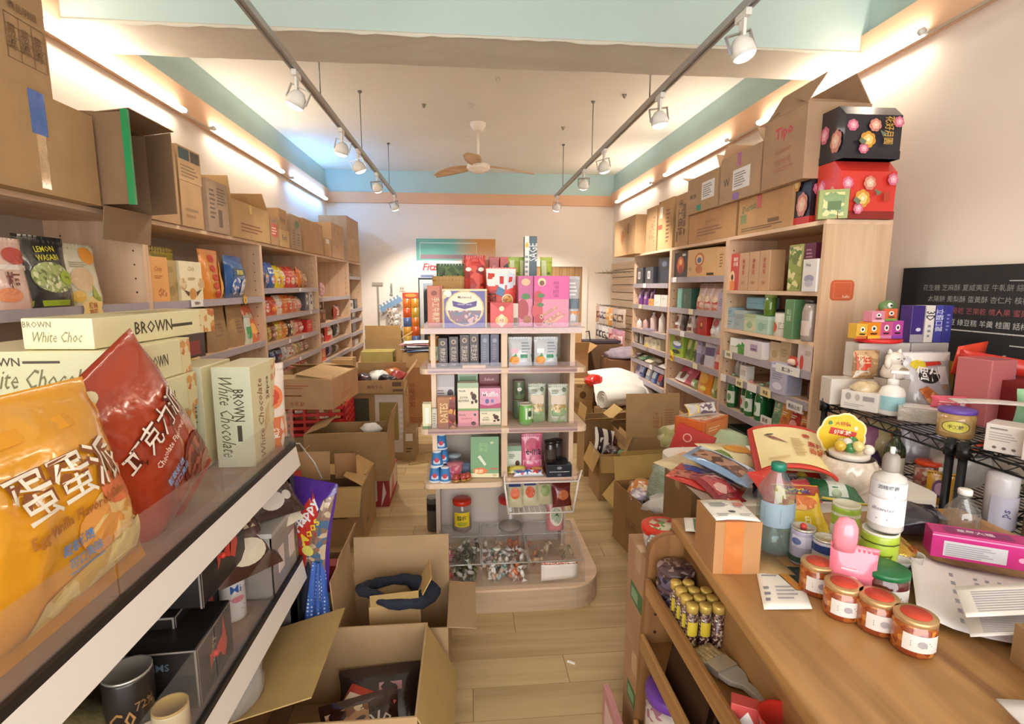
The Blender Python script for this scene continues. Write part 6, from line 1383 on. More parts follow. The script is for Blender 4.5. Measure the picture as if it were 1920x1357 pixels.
# ------------------------------------------------------------------ right aisle
carton('brown carton at the bottom of the stack beside the gondola', (.24, .3, .25), (1.06, 4.96, 0), 0, '#8f5f34', group=GF)
carton('tan carton in the middle of the stack beside the gondola', (.25, .3, .15), (1.06, 4.95, .253), 0, '#b08a52', group=GF)
carton('tan carton with a leaf emblem on top of the stack', (.26, .3, .18), (1.06, 4.94, .405), 0, '#b48e58', group=GF, arts={'front': [('e', .62, .4, .12, .2, '#6a4a2c'), ('r', .4, .8, .6, .95, '#8a6a3c'), ('r', .0, .18, 1, .20, '#94703e')]})
carton('plain carton under the foam sheet', (.32, .40, .54), (1.40, 4.80, 0), 0, '#a8824e', group=GF)
fs = MB().sheet(lambda u, v: (1.18 + .58 * u - .05 * v, 5.0 - .62 * v + .02 * math.sin(9 * v), .66 + .03 * math.sin(PI * u) - .30 * max(0, v - .25) ** 1.4 - .16 * max(0, u - .55) + .012 * math.sin(34 * v)), 14, 26, .004).build('foam_sheet', mat('#f1ece2', .7, 0, .05, 12, .3, 30))
tag(fs, 'white foam wrapping sheet draped over cartons in right aisle', 'foam sheet')
crumple('plastic_bag', 'bright red plastic bag tucked beside the foam sheet', (1.17, 4.72, .62), .08, '#d8281f', 'bag', None, (1, 1.1, .8), 9)
rl = thing('foam_roll', 'rolled white foam sheet lying behind the snack cartons', 'foam roll', (1.14, 4.28, .46), (0, 0, .35))
def spiral(u, v):
    a = u * 5 * PI; r = .03 + .055 * u; return (.42 * v, r * math.cos(a), .08 + r * math.sin(a))
MB().sheet(spiral, 60, 3, .004).build('rolled_sheet', mat('#efe9de', .7, 0, .04, 12, .2, 30), rl)
carton('carton propping the foam roll', (.34, .3, .455), (1.32, 4.33, 0), .35, '#9a7444', group=GF)
carton('open carton with folded flap before the foam roll', (.22, .22, .46), (1.02, 4.04, 0), .05, '#a27c4a', group=GF, flaps={'f': (70, .12), 'r': (50, .12), 'l': (-8, .1)}, fcol='#bf9a54')
sc1 = carton('open carton of chocolate biscuit bags in right aisle', (.19, .31, .34), (1.01, 3.60, 0), 0, '#a67c48', group=GF, flaps={'f': (166, .13), 'l': (158, .14), 'r': (20, .12)}, fcol='#b9924f')
pouch('biscuit_bag', 'black and white striped biscuit bag sticking out of carton', (.17, .2, .06), (.985, 3.60, .28), 0, '#e6e0d8', [('r', .1, .0, .35, 1, '#2c2024'), ('r', .6, .0, .8, 1, '#2c2024')], kind='pillow', rot=(-.5, .3, .2))
crumple('biscuit_bag', 'dark chocolate biscuit bag heaped in right aisle carton', (1.03, 3.52, .33), .07, '#3c2224', 'bag', None, (1, 1, .6), 11)
crumple('biscuit_bag', 'maroon biscuit bag behind the striped one', (1.05, 3.70, .35), .06, '#4a2838', 'bag', None, (1, 1, .8), 12)
crumple('biscuit_bag', 'green and white biscuit bag at the corner of the carton', (1.07, 3.48, .335), .04, '#5f9a6a', 'bag', None, (1, 1, .6), 13)
bigc = carton('large carton with tall raised printed flap in right aisle', (.40, .40, .44), (1.31, 3.70, 0), 0, '#ad8452', group=GF, flaps={'f': (-6, .31), 'r': (30, .16), 'b': (-60, .1)}, fcol='#b58c58')
art_mesh([('t', '大榮貨運', .56, .4, .45, '#a86a42', -90, .4), ('l', .66, .15, .02, .5, 1, '#a86a42'), ('l', .72, .12, .2, .55, 9, '#a8744c')], .38, .30, lambda x, z, e: (x, -.2015 - e + z * .105, .44 + z), 'flap_print', bigc)
carton('low open carton of dark snack packs in right aisle', (.34, .36, .24), (1.22, 3.20, 0), .08, '#a07846', group=GF, flaps={'l': (140, .2), 'b': (10, .14), 'f': (-60, .08)}, fcol='#c09a4e')
for i, (x, y) in enumerate(((1.15, 3.26), (1.24, 3.22), (1.30, 3.28), (1.22, 3.10))):
    pouch('snack_pack', 'dark wrapped snack pack in the low open carton, %s of four' % ORD[i], (.13, .13, .05), (x, y, .14), 0, ['#2c1e24', '#3a2830', '#d0ccc8', '#332226'][i], [('r', .2, .3, .8, .6, '#a890a0')], kind='pillow', rot=(-.9, .2 * i - .3, .4 * i), group='dark snack packs')
crumple('kraft_paper', 'crumpled brown paper bag beside the low open carton', (1.47, 3.05, .14), .17, '#8c6238', 'paper', None, (.9, 1, 1.3), 21, mat('#8f6a42', .85, 0, .15, 20, .5, 40))
nc = carton('big open carton with bubble wrap at the counter end', (.42, .48, .35), (1.11, 2.72, 0), .14, '#a1743f', group=GF, flaps={'b': (14, .14)}, fcol='#c09a50', arts={'left': [('t', '易碎', .5, .5, .2, '#7a5228', 0, .3)]})
crumple('bubble_wrap', 'greenish bubble wrap peak rising from the big open carton', (1.09, 2.64, .43), .12, '#c0ccb8', 'bubble wrap', None, (1, .8, 1.35), 31, mat('#b8c6b0', .25, 0, .15, 30, 1.0, 120, .5))
crumple('plastic_sheet', 'clear crumpled plastic in the near side of the big carton', (1.09, 2.53, .36), .13, '#e4e0da', 'plastic', None, (1.3, .8, .55), 32, mat('#dcd8d2', .2, 0, .1, 20, .6, 40, .6))
crumple('snack_bag', 'orange and cream snack bag inside the big open carton', (1.0, 2.80, .34), .09, '#d07a3c', 'bag', None, (1, 1, .6), 33, speckle('#d88a4a', '#ecd2b0', 40, .5, .25))
crumple('snack_bag', 'lilac and white snack bag inside the big open carton', (.955, 2.72, .335), .06, '#b8a8c0', 'bag', None, (1, 1, .6), 34, speckle('#b4a4c0', '#e8e0e4', 40, .5, .25))
boxed('date_pack', 'dark tray of dates inside the big open carton', (.12, .14, .05), (1.03, 2.60, .30), .5, '#4a2c22', {'top': [('r', .1, .1, .9, .9, speckle('#3a2018', '#7a4a34', 60, .5))]}, cat='tray')
# tall boxes near the slat wall
carton('open carton with lifted flap behind the gondola', (.40, .36, .74), (1.18, 6.0, 0), 0, '#9c6a3c', group=GF, flaps={'f': (30, .16), 'r': (50, .14), 'b': (-4, .22)}, fcol='#b98a50')
crumple('red_bag', 'red orange snack bag in the carton behind the gondola', (1.14, 5.92, .72), .10, '#c83a22', 'bag', None, (1.1, 1, .6), 41)
carton('brown carton heaped with grey cloth below the slat wall', (.42, .42, .70), (1.76, 5.72, 0), 0, '#7f512e', group=GF)
crumple('cloth_heap', 'greyish mauve cloth heaped on the brown carton', (1.76, 5.70, .745), .20, '#8c7c88', 'cloth', None, (1.1, 1.0, .35), 43, mat('#93838c', .9, 0, .2, 14, .4, 30))
crumple('black_bag', 'black plastic bag slumped beside the far right bay', (1.84, 5.33, .153), .17, '#221c20', 'bag', None, (.8, .8, 1.5), 44)
tp = thing('black_frame_stool', 'black folded frame resting on boxes below the slat wall', 'frame', (1.40, 6.3, .80))
MB().tube([(0, 0, 0), (0, 0, .14), (.10, .02, .15), (.12, .02, .02)], .010, 6, closed=True).build('frame', mat('#1e1c1e', .4), tp)
MB().box(.02, .0, .0, .5, .25, .03).build('slab', mat('#3a3036', .6), tp)
carton('dark carton under the black frame by the slat wall', (.55, .4, .79), (1.62, 6.42, 0), 0, '#6a4628', group=GF)
# scrap of paper and flattened card on the floor
ck = tag(MB().box(-.016, -.0035, 0, .016, .0035, .006).build('chalk_stub', mat('#f4f2ec', .6), None, (.405, 1.88, .0005), -.55), 'tiny white chalk stub lying on the bare floor', 'chalk')
fc = tag(MB().sheet(lambda u, v: (-.50 + .30 * u - .05 * v, 4.30 + .26 * v + .10 * u, .004 + .01 * u * v), 4, 4, .004).build('cardboard_sheet', card('#b8975c')), 'flattened cardboard sheet on the floor beside left cartons', 'cardboard')
# ------------------------------------------------------------------ far wall
sg = thing('wall_sign', 'long teal and orange framed panel high on the far wall', 'sign', (-.14, YB - .012, 1.835))
M_grad = bpy.data.materials.new('teal_to_orange'); M_grad.use_nodes = True
_nt = M_grad.node_tree; _tc = _nt.nodes.new('ShaderNodeTexCoord'); _sx = _nt.nodes.new('ShaderNodeSeparateXYZ'); _nt.links.new(_tc.outputs['Generated'], _sx.inputs[0])
_r = _nt.nodes.new('ShaderNodeValToRGB'); _r.color_ramp.elements[0].color = lin('#5fa296'); _r.color_ramp.elements[0].position = .45
_r.color_ramp.elements[1].color = lin('#c9893f'); _r.color_ramp.elements[1].position = .78
_nt.links.new(_sx.outputs['X'], _r.inputs[0]); _nt.links.new(_r.outputs[0], _nt.nodes['Principled BSDF'].inputs['Base Color'])
_nt.nodes['Principled BSDF'].inputs['Roughness'].default_value = .12
MB().box(-.57, -.006, 0, .57, .008, .335).build('panel', M_grad, sg)
fr = MB()
for a in ((-.52, .27, .30, .28), (-.52, .05, -.515, .28), (.295, .05, .30, .28)): fr.box(a[0], -.009, a[1], a[2], -.006, a[3])
fr.build('frame_reflection', mat('#d8e6e0', .3), sg)  # pale lines painted on as a frame reflected in the glass
MB().box(-.52, -.008, .05, .30, -.006, .11).build('printed_band', mat('#8c7478', .4), sg)
fg = thing('display_fridge', 'glass-door display fridge with lettered header at far wall', 'fridge', (-.30, 7.16, 0))
MB().box(-.34, .02, 0, .34, .60, 1.66).build('cabinet', mat('#3a3a3c', .4), fg)
MB().box(-.34, -.01, 1.60, .34, .6, 1.83).build('header', mat('#e8dcdc', .4), fg)
hd = [('t', 'Fitz', .24, .64, .42, '#b33a3c', 0, .4, {'shear': .25, 'bold': .03}), ('r', .0, .0, .5, .22, '#9aa0ac'), ('r', .06, .05, .3, .18, '#5a6a88')]
art_mesh(hd, .68, .23, lambda x, z, e: (x, -.012 - e, 1.60 + z), 'header_print', fg)
df = MB(); df.box(-.32, -.02, .12, -.27, .02, 1.58).box(.27, -.02, .12, .32, .02, 1.58).box(-.27, -.02, 1.53, .27, .02, 1.58).box(-.27, -.02, .12, .27, .02, .17)
dr = df.build('door', mat('#b8b6b4', .3, .6), fg)
MB().box(-.27, -.006, .17, .27, -.002, 1.53).build('glass', clear('#e8eef2', .25, .04), dr)
MB().tube([(.24, -.05, .7), (.24, -.05, 1.1)], .012, 8).build('handle', mat('#8a8886', .3, .7), dr)
for z in (.35, .6, .85, 1.1, 1.3): MB().box(-.27, .03, z, .27, .5, z + .015).build('shelf', mat('#c8ccd0', .4), fg)
rf = random.Random(8)
for i, z in enumerate((.366, .616, .866, 1.116, 1.316)):
    for k in range(3):
        c = ['#c8d4e0', '#5a82b0', '#e0e0dc', '#a84a40', '#6a8a5a'][(i * 2 + k) % 5]
        o = MB().lathe([(.03, 0), (.032, .01), (.032, .10), (.014, .14), (.014, .16)], 10).build('drink_bottle', mat(c, .3), None, (-.50 + k * .085, 7.30, z))
        tag(o, '%s drink bottle, %s of three, %s fridge shelf from below' % ({'#c8d4e0': 'pale', '#5a82b0': 'blue', '#e0e0dc': 'white', '#a84a40': 'red', '#6a8a5a': 'green'}[c], ORD[k], ORD[i]), 'bottle', 'drinks in the display fridge')
# hanging strips on the far wall
hb = thing('hook_rail', 'thin grey metal hook rail screwed to the far wall', 'rail', (-1.275, YB - .012, .90))
MB().box(-.012, -.006, 0, .012, .006, .63).build('strip', mat('#a59c8e', .4, .5), hb); MB().box(-.075, -.012, .60, .075, .004, .645).build('cross_bracket', mat('#b3a898', .4, .4), hb)
hb = thing('hook_bracket', 'small metal bracket on the far wall above the hanging packets', 'bracket', (-1.08, YB - .012, 1.36))
MB().box(-.012, -.006, 0, .012, .006, .17).build('strip', mat('#a59c8e', .4, .5), hb); MB().tube([(0, -.006, .1), (0, -.10, .1), (0, -.11, .13)], .006, 6).build('prong', mat('#a59c8e', .4, .5), hb)
so = thing('wall_socket', 'cream wall socket plate on the far wall', 'socket', (-.93, YB - .008, 1.42))
MB().box(-.045, -.004, 0, .045, .006, .075).build('plate', mat('#ded4c6', .4), so); MB().box(-.02, -.006, .02, -.008, -.003, .055).box(.008, -.006, .02, .02, -.003, .055).build('slots', mat('#6a6058', .5), so)
bs_ = thing('hanging_strip', 'blue clip strip with a tail of small clear packets on far wall', 'strip', (-1.08, YB - .10, 1.23))
M = Matrix.Rotation(-.5, 4, 'Y')
zz = MB(); zz.box(-.17, -.006, -.035, .17, .006, .035, 0, M)
for k in range(6): zz.box(-.15 + k * .055, -.006, .03, -.125 + k * .055, .006, .075, 0, M)
zz.build('clip_bar', mat('#7fa2c4', .4), bs_)
for k in range(7):
    p = MB(); p.grid(lambda u, v: ((u - .5) * .17, -.03 * math.sin(PI * u) * math.sin(PI * v), (v - .5) * .10), 5, 4); p.grid(lambda u, v: ((.5 - u) * .17, .03 * math.sin(PI * u) * math.sin(PI * v), (v - .5) * .10), 5, 4)
    p.build('packet', speckle('#c9bcae', '#8a6a54', 40, .5, .25, h3='#e8e2da'), bs_, (.02 + .012 * k + (.02 if k % 2 else 0), -.02, -.10 - .085 * k))
os_ = thing('hanging_strip', 'orange snack packs hanging in two columns on the far wall', 'strip', (-.80, YB - .06, .62))
MB().box(-.12, -.005, .70, .12, .005, .78).build('header_card', mat('#c8452c', .4), os_)
art_mesh([('e', .5, .5, .35, .3, '#e8a03c')], .24, .08, lambda x, z, e: (x, -.006 - e, .70 + z), 'header_print', os_)
for k in range(10):
    cx = -.06 + .12 * (k % 2); z0 = .55 - .135 * (k // 2)
    p = MB(); p.grid(lambda u, v: ((u - .5) * .115, -.03 * math.sin(PI * u) * math.sin(PI * v), v * .145), 5, 5); p.grid(lambda u, v: ((.5 - u) * .115, .02 * math.sin(PI * u) * math.sin(PI * v), v * .145), 5, 5)
    p.build('snack_pack', foil(['#d8742c', '#e09a34', '#d05a28', '#c8a03c', '#5a6a9a'][k % 5]), os_, (cx, 0, z0))
# doorway with a folding wood-grain door
dd = struct(MB().box(.92, YB - .03, 0, 1.72, YB - .012, 1.78).build('door_1', wood('#b98f5c', '#9a7446', 'z', 4, .45)))
for a in ((.84, 0, .92, 1.86), (1.72, 0, 1.80, 1.86)): MB().box(a[0], YB - .05, a[1], a[2], YB, a[3]).build('door_frame', mat('#efe3d6', .5), dd)
MB().box(.92, YB - .05, 1.78, 1.72, YB, 1.86).build('door_frame', mat('#efe3d6', .5), dd)
MB().tube([(.99, YB - .06, .9), (.99, YB - .06, 1.02)], .01, 8).build('handle', mat('#b0a898', .3, .8), dd)
for k in range(1, 7): MB().box(.92 + k * .114, YB - .034, .02, .926 + k * .114, YB - .03, 1.77).build('fold_line', mat('#7c5c36', .6), dd)
# slat wall board with prongs and hanging packs, right wall
sw = thing('slat_wall', 'pale wooden slat wall board beyond the right shelving', 'slat wall', (XR - .03, 6.42, .70))
MB().box(-.01, 0, 0, .028, 1.20, 1.12).build('backing', mat('#8c7558', .7), sw)
for k in range(11): MB().box(-.026, 0, .006 + k * .102, -.008, 1.20, .098 + k * .102).build('slat', wood('#d9c2a4', '#c6aa88', 'y', 3, .5), sw)
def prong_row(z, n, L):
    for k in range(n):
        y = .08 + k * (1.05 / (n - 1))
        MB().tube([(-.02, y, z), (-L, y, z + .005), (-L - .01, y, z + .03)], .005, 5).build('prong', mat('#b8b4ac', .25, .9), sw)
prong_row(.98, 6, .28); prong_row(.52, 7, .24); prong_row(.25, 7, .24)
cols1 = [('#d8c0a8', '#7a5a48', 'tan'), ('#c8b4a4', '#5a4a44', 'grey brown'), ('#e8a04c', '#f4e4d0', 'orange'), ('#e0c8a0', '#d88a3c', 'cream orange'), ('#cfc4c0', '#4a4448', 'white and black'), ('#d8ccc8', '#6a5a70', 'pale grey'), ('#c9a890', '#8a4a3c', 'rose brown')]
cols2 = [('#d09090', '#f0e0e0', 'pink'), ('#c8868c', '#e8c8cc', 'rose'), ('#d8a8a0', '#a84a50', 'salmon'), ('#dcd4ce', '#3a3638', 'white with black print'), ('#e4dcd6', '#4a4446', 'cream with dark print'), ('#d0ccca', '#3a3a3c', 'silver with dark print'), ('#c8c0bc', '#5a5050', 'grey')]
for row, (z, cl_) in enumerate(((.52, cols1), (.25, cols2))):
    for k, (c, c2_, lk) in enumerate(cl_):
        y = 6.42 + .08 + k * 1.05 / 6
        pouch('hanging_pack', '%s hanging pack, %s row, %s from the shelving side, slat wall' % (lk, ['upper', 'lower'][row], ORD[k]), (.15, .235, .05), (XR - .03 - .20, y, .70 + z - .245), -.9, c, [('r', .15, .3, .85, .7, c2_), ('e', .5, .5, .2, .12, c)], group='packs hanging on the slat wall', kind='pillow')
# ------------------------------------------------------------------ goods on the low rack, left foreground
zr = .948
CH = speckle('#e8d8a8', '#d89a5a', 55, .62, .4, h3='#c8743c', bump=0)
IV = '#e9e0b4'
def choc(label, size, loc, rz=0.0, arts=None, **k):
    return boxed('chocolate_box', label, size, loc, rz, IV, arts, cat='chocolate box', group='white chocolate boxes on the low rack', **k)
BR = '#4a4436'
ENDA = [('r', 0, 0, 1, 1, '#c9c9a4'), ('t', 'BROWN', .40, .76, .20, BR, 0, .3, {'space': .95}), ('r', .53, .72, .72, .78, BR), ('t', 'White Chocolate', .60, .36, .46, '#6d6a48', 0, .66, {'shear': .45, 'bold': .0})]
LONG = [('t', 'BROWN', .42, .52, .46, BR, 0, .3), ('r', .56, .40, .76, .52, BR), ('r', .84, .0, 1, 1, CH)]
for i in range(4):
    choc('ivory chocolate box in the flat pile, %s layer from below' % ORD[i], (.42, .33, .0995), (-1.01 - .01 * (i % 2), 1.435, zr + .001 + i * .1005), 0, {'front': ENDA, 'right': [('t', 'BROWN', .5, .5, .4, BR, 0, .3), ('r', .85, 0, 1, 1, CH)]})
choc('ivory chocolate box laid askew on top of the pile', (.52, .16, .072), (-.925, 1.55, zr + .404), PI / 2 - .06, {'front': LONG, 'left': [('t', 'BROWN', .22, .8, .2, '#8a8468', 0, .4), ('t', 'White Choc', .5, .4, .35, '#8a8864', 0, .7, {'shear': .4, 'bold': 0})], 'top': [('l', .4, .2, .4, .5, 3, '#c8bf90')]})
ST1 = [('r', 0, 0, 1, 1, '#c6c8ae'), ('t', 'BROWN', .66, .62, .30, BR, -90, .32), ('r', .58, .26, .70, .42, BR), ('t', 'White Chocolate', .34, .5, .42, '#5c5a42', -90, .8, {'shear': .45, 'bold': 0})]
choc('ivory chocolate box standing upright, left of two', (.10, .20, .31), (-.84, 1.71, zr), 0, {'front': ST1})
choc('ivory chocolate box standing upright, right of two', (.11, .21, .31), (-.705, 1.715, zr), 0, {'front': ST1, 'right': [('r', .78, 0, 1, 1, CH), ('t', '28pcs', .62, .72, .10, '#5c4a2c', 90, .3), ('t', 'White Chocolate', .30, .45, .26, '#8a5a34', 90, .8, {'shear': .4, 'bold': 0}), ('p', [(.4, .28), (.62, .36), (.62, .56), (.5, .48)], '#e0c48c')]})
pouch('candy_sack', 'yellow bag half hidden behind the upright chocolate boxes', (.34, .30, .12), (-.93, 1.95 - .16, zr), PI / 2, '#e0b43c', None, kind='pillow', rot=(-.1, 0, PI / 2))
pouch('drink_pouch', 'clear pouch with orange slices at the far corner of the low rack', (.11, .29, .06), (-.68, 1.775 + .085, zr), .9, '#e6d6c8', [('r', 0, 0, 1, .38, '#df7434'), ('e', .5, .62, .34, .14, '#e08050'), ('e', .5, .62, .22, .09, '#c8503c'), ('t', '橙', .4, .2, .12, '#fff0e0')])
bpy.data.objects['drink_pouch'].location = (-.665, 1.80, zr)
# big yellow and red cake bags
pouch('cake_bag', 'big glossy yellow cake bag at the left edge of the low rack', (.50, .385, .15), (-.665, .825, zr), 0, '#e6a424',
      [('r', .02, .80, .98, .86, '#e8a028'), ('e', .80, .34, .22, .16, speckle('#e8a050', '#f2cc84', 22, .5, .3)), ('e', .84, .48, .13, .09, '#e27a48'), ('p', [(.35, .08), (.9, .12), (.95, .26), (.6, .22), (.4, .18)], speckle('#d8b048', '#ecd488', 26, .5, .3)),
       ('t', '蛋蛋派', .62, .60, .22, '#8a4a1c', 2, .75, {'bold': .045}), ('t', '蛋蛋派', .62, .602, .21, '#f4ead8', 2, .73, {'bold': .004}), ('t', 'Egg Vanilla Flavored Cake', .60, .44, .06, '#a8682c', 2, .6, {'bold': .02}),
       ('t', '鬆軟烘焙', .56, .335, .05, '#5a84b8', 2, .3), ('t', '可口美味', .58, .27, .05, '#5a84b8', 2, .3), ('r', .5, .225, .66, .232, '#5a84b8')], kind='pillow', rot=(Matrix.Rotation(PI / 2, 3, 'Z') @ Matrix.Rotation(-.22, 3, 'X')).to_euler(), m=mat('#e6a126', .16, 0, .06, 7, .45, 16, .9), res=(22, 22), group='big cake bags on the low rack')
pouch('cake_bag', 'big glossy red chocolate cake bag behind the yellow one', (.33, .425, .12), (-.70, 1.30, zr + .005), 0, '#a83a20',
      [('e', .26, .92, .13, .035, '#d9caa0'), ('e', .74, .24, .24, .14, '#7a2c20'), ('e', .74, .24, .2, .11, speckle('#6a2c20', '#a8553c', 60, .5, .5)), ('e', .84, .13, .12, .06, '#b07c64'),
       ('t', '巧克力派', .50, .60, .15, '#5a1c10', 6, .95, {'bold': .045}), ('t', '巧克力派', .50, .602, .145, '#efe0d0', 6, .92, {'bold': .006}), ('t', 'Chocolate Flavored Cake', .58, .485, .034, '#e8c8b0', 6, .6),
       ('t', '鬆軟烘焙', .40, .35, .045, '#88a8d0', 6, .4), ('t', '可口美味', .44, .30, .045, '#88a8d0', 6, .4)], kind='pillow', rot=(Matrix.Rotation(PI / 2, 3, 'Z') @ Matrix.Rotation(-.45, 3, 'Y') @ Matrix.Rotation(-.16, 3, 'X')).to_euler(), m=mat('#a53a1e', .16, 0, .06, 7, .45, 16, .9), res=(22, 22), group='big cake bags on the low rack')
# lower deck
zl = .523
BB = {'right': [('e', .42, .55, .22, .3, '#3c3430'), ('t', 'BEST', .42, .62, .14, '#b8a890', 70, .4), ('p', [(.62, .3), (.72, .95), (.8, .4), (.72, .2)], '#c8453a'), ('r', 0, .97, 1, 1, '#8a8078'), ('r', 0, 0, .02, 1, '#8a8078')], 'front': [('r', 0, .97, 1, 1, '#8a8078'), ('r', .97, 0, 1, 1, '#8a8078'), ('t', 'EMS', .5, .75, .12, '#5a6a78', 0, .4)]}
for i, (x, y, z, rz) in enumerate(((-.80, 1.36, zl, .04), (-.74, 1.39, zl + .182, .0), (-.71, 1.245, zl, .05))):
    t = boxed('gift_carton', 'black gift carton with red ribbon, %s on the lower deck' % ['rear', 'upper', 'front'][i], (.16, .26 if i < 2 else .2, .18 if i < 2 else .15), (x, y, z), rz, '#221d1c', BB, cat='gift box', group='black ribbon cartons on the lower deck')
    bw = MB()
    for s in (-1, 1): bw.add([(.082, -.02, .08), (.088, -.02 + s * .035, .105), (.088, -.02 + s * .035, .06)], [(0, 1, 2)])
    bw.sphere((.086, -.02, .082), .009, 6, 4)
    bw.build('ribbon_bow', mat('#cf3a30', .4), t)
can('black ribbed can with silver lid on the lower deck', .047, .16, (-.735, 1.085, zl), '#29221f', .6, '#c8c4b8', [('t', 'C0', .35, .5, .3, '#a87c48', 0, .4), ('t', '72%', .7, .68, .16, '#8a6a44', 0, .3), ('e', .55, .2, .25, .12, '#b8a890')], 'cocoa_can', 'can')
can('gold rimmed tin with red top in front of the black can', .036, .07, (-.655, 1.085, zl), '#d8c8a0', 0, '#c9a860', None, 'gold_tin', 'tin')
crumple('tea_bag_sack', 'olive cloth sack at the near end of the lower deck', (-.84, 1.02, zl + .05), .085, '#6a6038', 'sack', None, (1, 1, .9), 51, mat('#7a6e48', .8, 0, .2, 20, .4, 40))
can('white milk powder tub with blue letters on the lower deck', .036, .15, (-.70, 1.50, zl), '#e8e6e4', PI / 2 - .7, '#cfd4da', [('t', 'Mi', .45, .78, .2, '#2f62b0', 0, .6), ('e', .5, .5, .2, .08, '#d87a8a'), ('l', .2, .2, .6, .15, 3, '#b8a8b0')], 'milk_tub', 'tub')
pouch('cookie_bag', 'brown and cream cookie bag lying over the lower deck goods', (.22, .22, .06), (-.635, 1.50, zl + .13), 0, '#4a2c24', [('r', .0, .6, 1, .95, '#cbb894'), ('e', .5, .3, .3, .18, '#d8cbb4'), ('e', .3, .75, .15, .1, '#b8382c')], kind='pillow', rot=(-.75, .1, PI / 2 - .5))
pouch('cookie_bag', 'upper brown and cream cookie bag under the rack edge', (.22, .2, .06), (-.63, 1.68, zl + .225), 0, '#3c2620', [('r', .0, .5, 1, .9, '#d8cdb8'), ('e', .5, .25, .2, .15, '#c8bcb0'), ('e', .75, .3, .08, .08, '#c8bcb0')], kind='pillow', rot=(-.8, .1, PI / 2 - .7))
pouch('cookie_bag', 'cream cookie bag with black dots below the rack edge', (.2, .18, .06), (-.625, 1.70, zl + .17), 0, '#d2c6ae', [('r', .1, .1, .6, .6, '#2c2422'), ('e', .25, .25, .08, .08, '#c8c0c8'), ('e', .45, .4, .08, .08, '#c8c0c8'), ('r', .6, .75, .95, .9, '#d8b83a')], kind='pillow', rot=(-.9, -.1, PI / 2 - .6))
bn = thing('storage_bin', 'grey translucent plastic bin at the far end of the lower deck', 'bin', (-.72, 1.69, zl))
bm2 = MB(); bm2.box(-.11, -.11, 0, .11, .11, .004).box(-.11, -.11, 0, -.106, .11, .21).box(.106, -.11, 0, .11, .11, .21).box(-.11, -.11, 0, .11, -.106, .21).box(-.11, .106, 0, .11, .11, .21)
bm2.build('body', mat('#9a938d', .3, 0, .04, 8), bn); MB().box(-.115, -.115, .205, .115, .115, .22).build('rim', mat('#b3aca6', .3), bn)
for i in range(2): MB().box(.1105, -.06 + .1 * i, .06, .1118, -.01 + .1 * i, .14).build('price_label', mat('#e6d2ca', .5), bn)
# purple bag hanging from the rack end
t = pouch('hanging_bag', 'purple and red candy bag hanging at the rack end', (.19, .40, .07), (-.615, 1.885, .40), 0, '#4c2a80',
      [('p', [(.18, .18), (.45, .02), (.9, .30), (.75, .72), (.5, .95)], '#c8342c'), ('p', [(.55, .2), (.95, .15), (.98, .9), (.8, .85), (.66, .5)], speckle('#8a6a5a', '#c8b090', 50, .5, .3, h3='#4a6a8a')), ('t', 'Happy', .50, .68, .13, '#f2ecec', 62, .45, {'bold': .03}), ('t', 'Moos', .60, .54, .10, '#e8c83c', 62, .36, {'bold': .02}), ('e', .22, .72, .17, .05, '#e0b45a'), ('e', .22, .72, .12, .035, '#b06a3a'), ('e', .62, .36, .13, .05, '#ded06a'), ('e', .34, .42, .16, .06, '#8a3a50')],
      kind='pillow', rot=(-.05, .12, -.25), m=mat('#4d2c84', .15, 0, .1, 8, .5, 22, .9), res=(14, 16))
hk = MB(); hk.tube([(-.615, 1.835, .95), (-.60, 1.87, .94), (-.56, 1.895, .86), (-.535, 1.892, .80)], .003, 6)
tag(hk.build('hanging_hook', mat('#d0ccc4', .3, .7)), 'thin wire hook holding the purple candy bag', 'hook')
# ------------------------------------------------------------------ goods on and around the sales counter
zc = .8505
GC = 'goods on the sales counter'
c = carton('small tape-sealed carton with a white waybill on the counter', (.105, .125, .125), (.612, 1.125, zc), -.10, '#b27a46', group=GC, tape=None)
MB().box(-.03, -.0635, 0, .012, -.0627, .125).box(-.03, -.0627, .125, .012, .0627, .1258).build('tape', mat('#c47436', .15, 0, .1, 30, .2, 40, .9), c)
def wayb(u, v): return ((u - .5) * .10, (v - .5) * .11 - .004, .1275 + .003 * math.sin(4 * u))
wb2 = MB().sheet(wayb, 4, 4, .0008).build('waybill', mat('#f2efe8', .7), c)
art_mesh([('l', .1, .6, .5, .25, 4, '#7a7a80'), ('e', .5, .35, .08, .05, '#4a4a4e'), ('l', .1, .12, .3, .15, 2, '#8a8a8e'), ('r', .68, .6, .9, .8, '#c07a70'), ('l', .6, .12, .3, .12, 2, '#8a8a8e')], .10, .11, lambda x, z, e: (x, z - .055 - .004, .1315 + e), 'print', wb2)
flat = MB().sheet(lambda u, v: (.66 + .075 * u, 1.06 + .09 * v - .02 * u, zc + .003), 2, 2, .004).build('cardboard_offcut', card('#a5804e'))
tag(flat, 'brown cardboard offcut on the counter beside the small carton', 'cardboard')
sheet_thing('receipt', 'white receipt slip lying on the bare counter wood', lambda u, v: (.595 + .095 * u + .045 * (1 - v) * 0 + .07 * v, .93 + .155 * v - .012 * u, zc + .0012 + .004 * u * (1 - v)), 'paper', '#f3efe6', 6, 6, .0008, [('l', .1, .75, .5, .15, 2, '#9a98a0'), ('l', .35, .2, .5, .35, 4, '#b0aeb4'), ('l', .08, .15, .15, .4, 3, '#8a8890')])
sheet_thing('leaflet', 'green and white leaflet between small carton and packets', lambda u, v: (.575 + .06 * u + .03 * v, 1.27 + .08 * v - .03 * u, zc + .004 + .008 * u), 'paper', '#e8e6de', 4, 4, .001, [('r', .35, .05, .95, .95, '#3f6a50')])
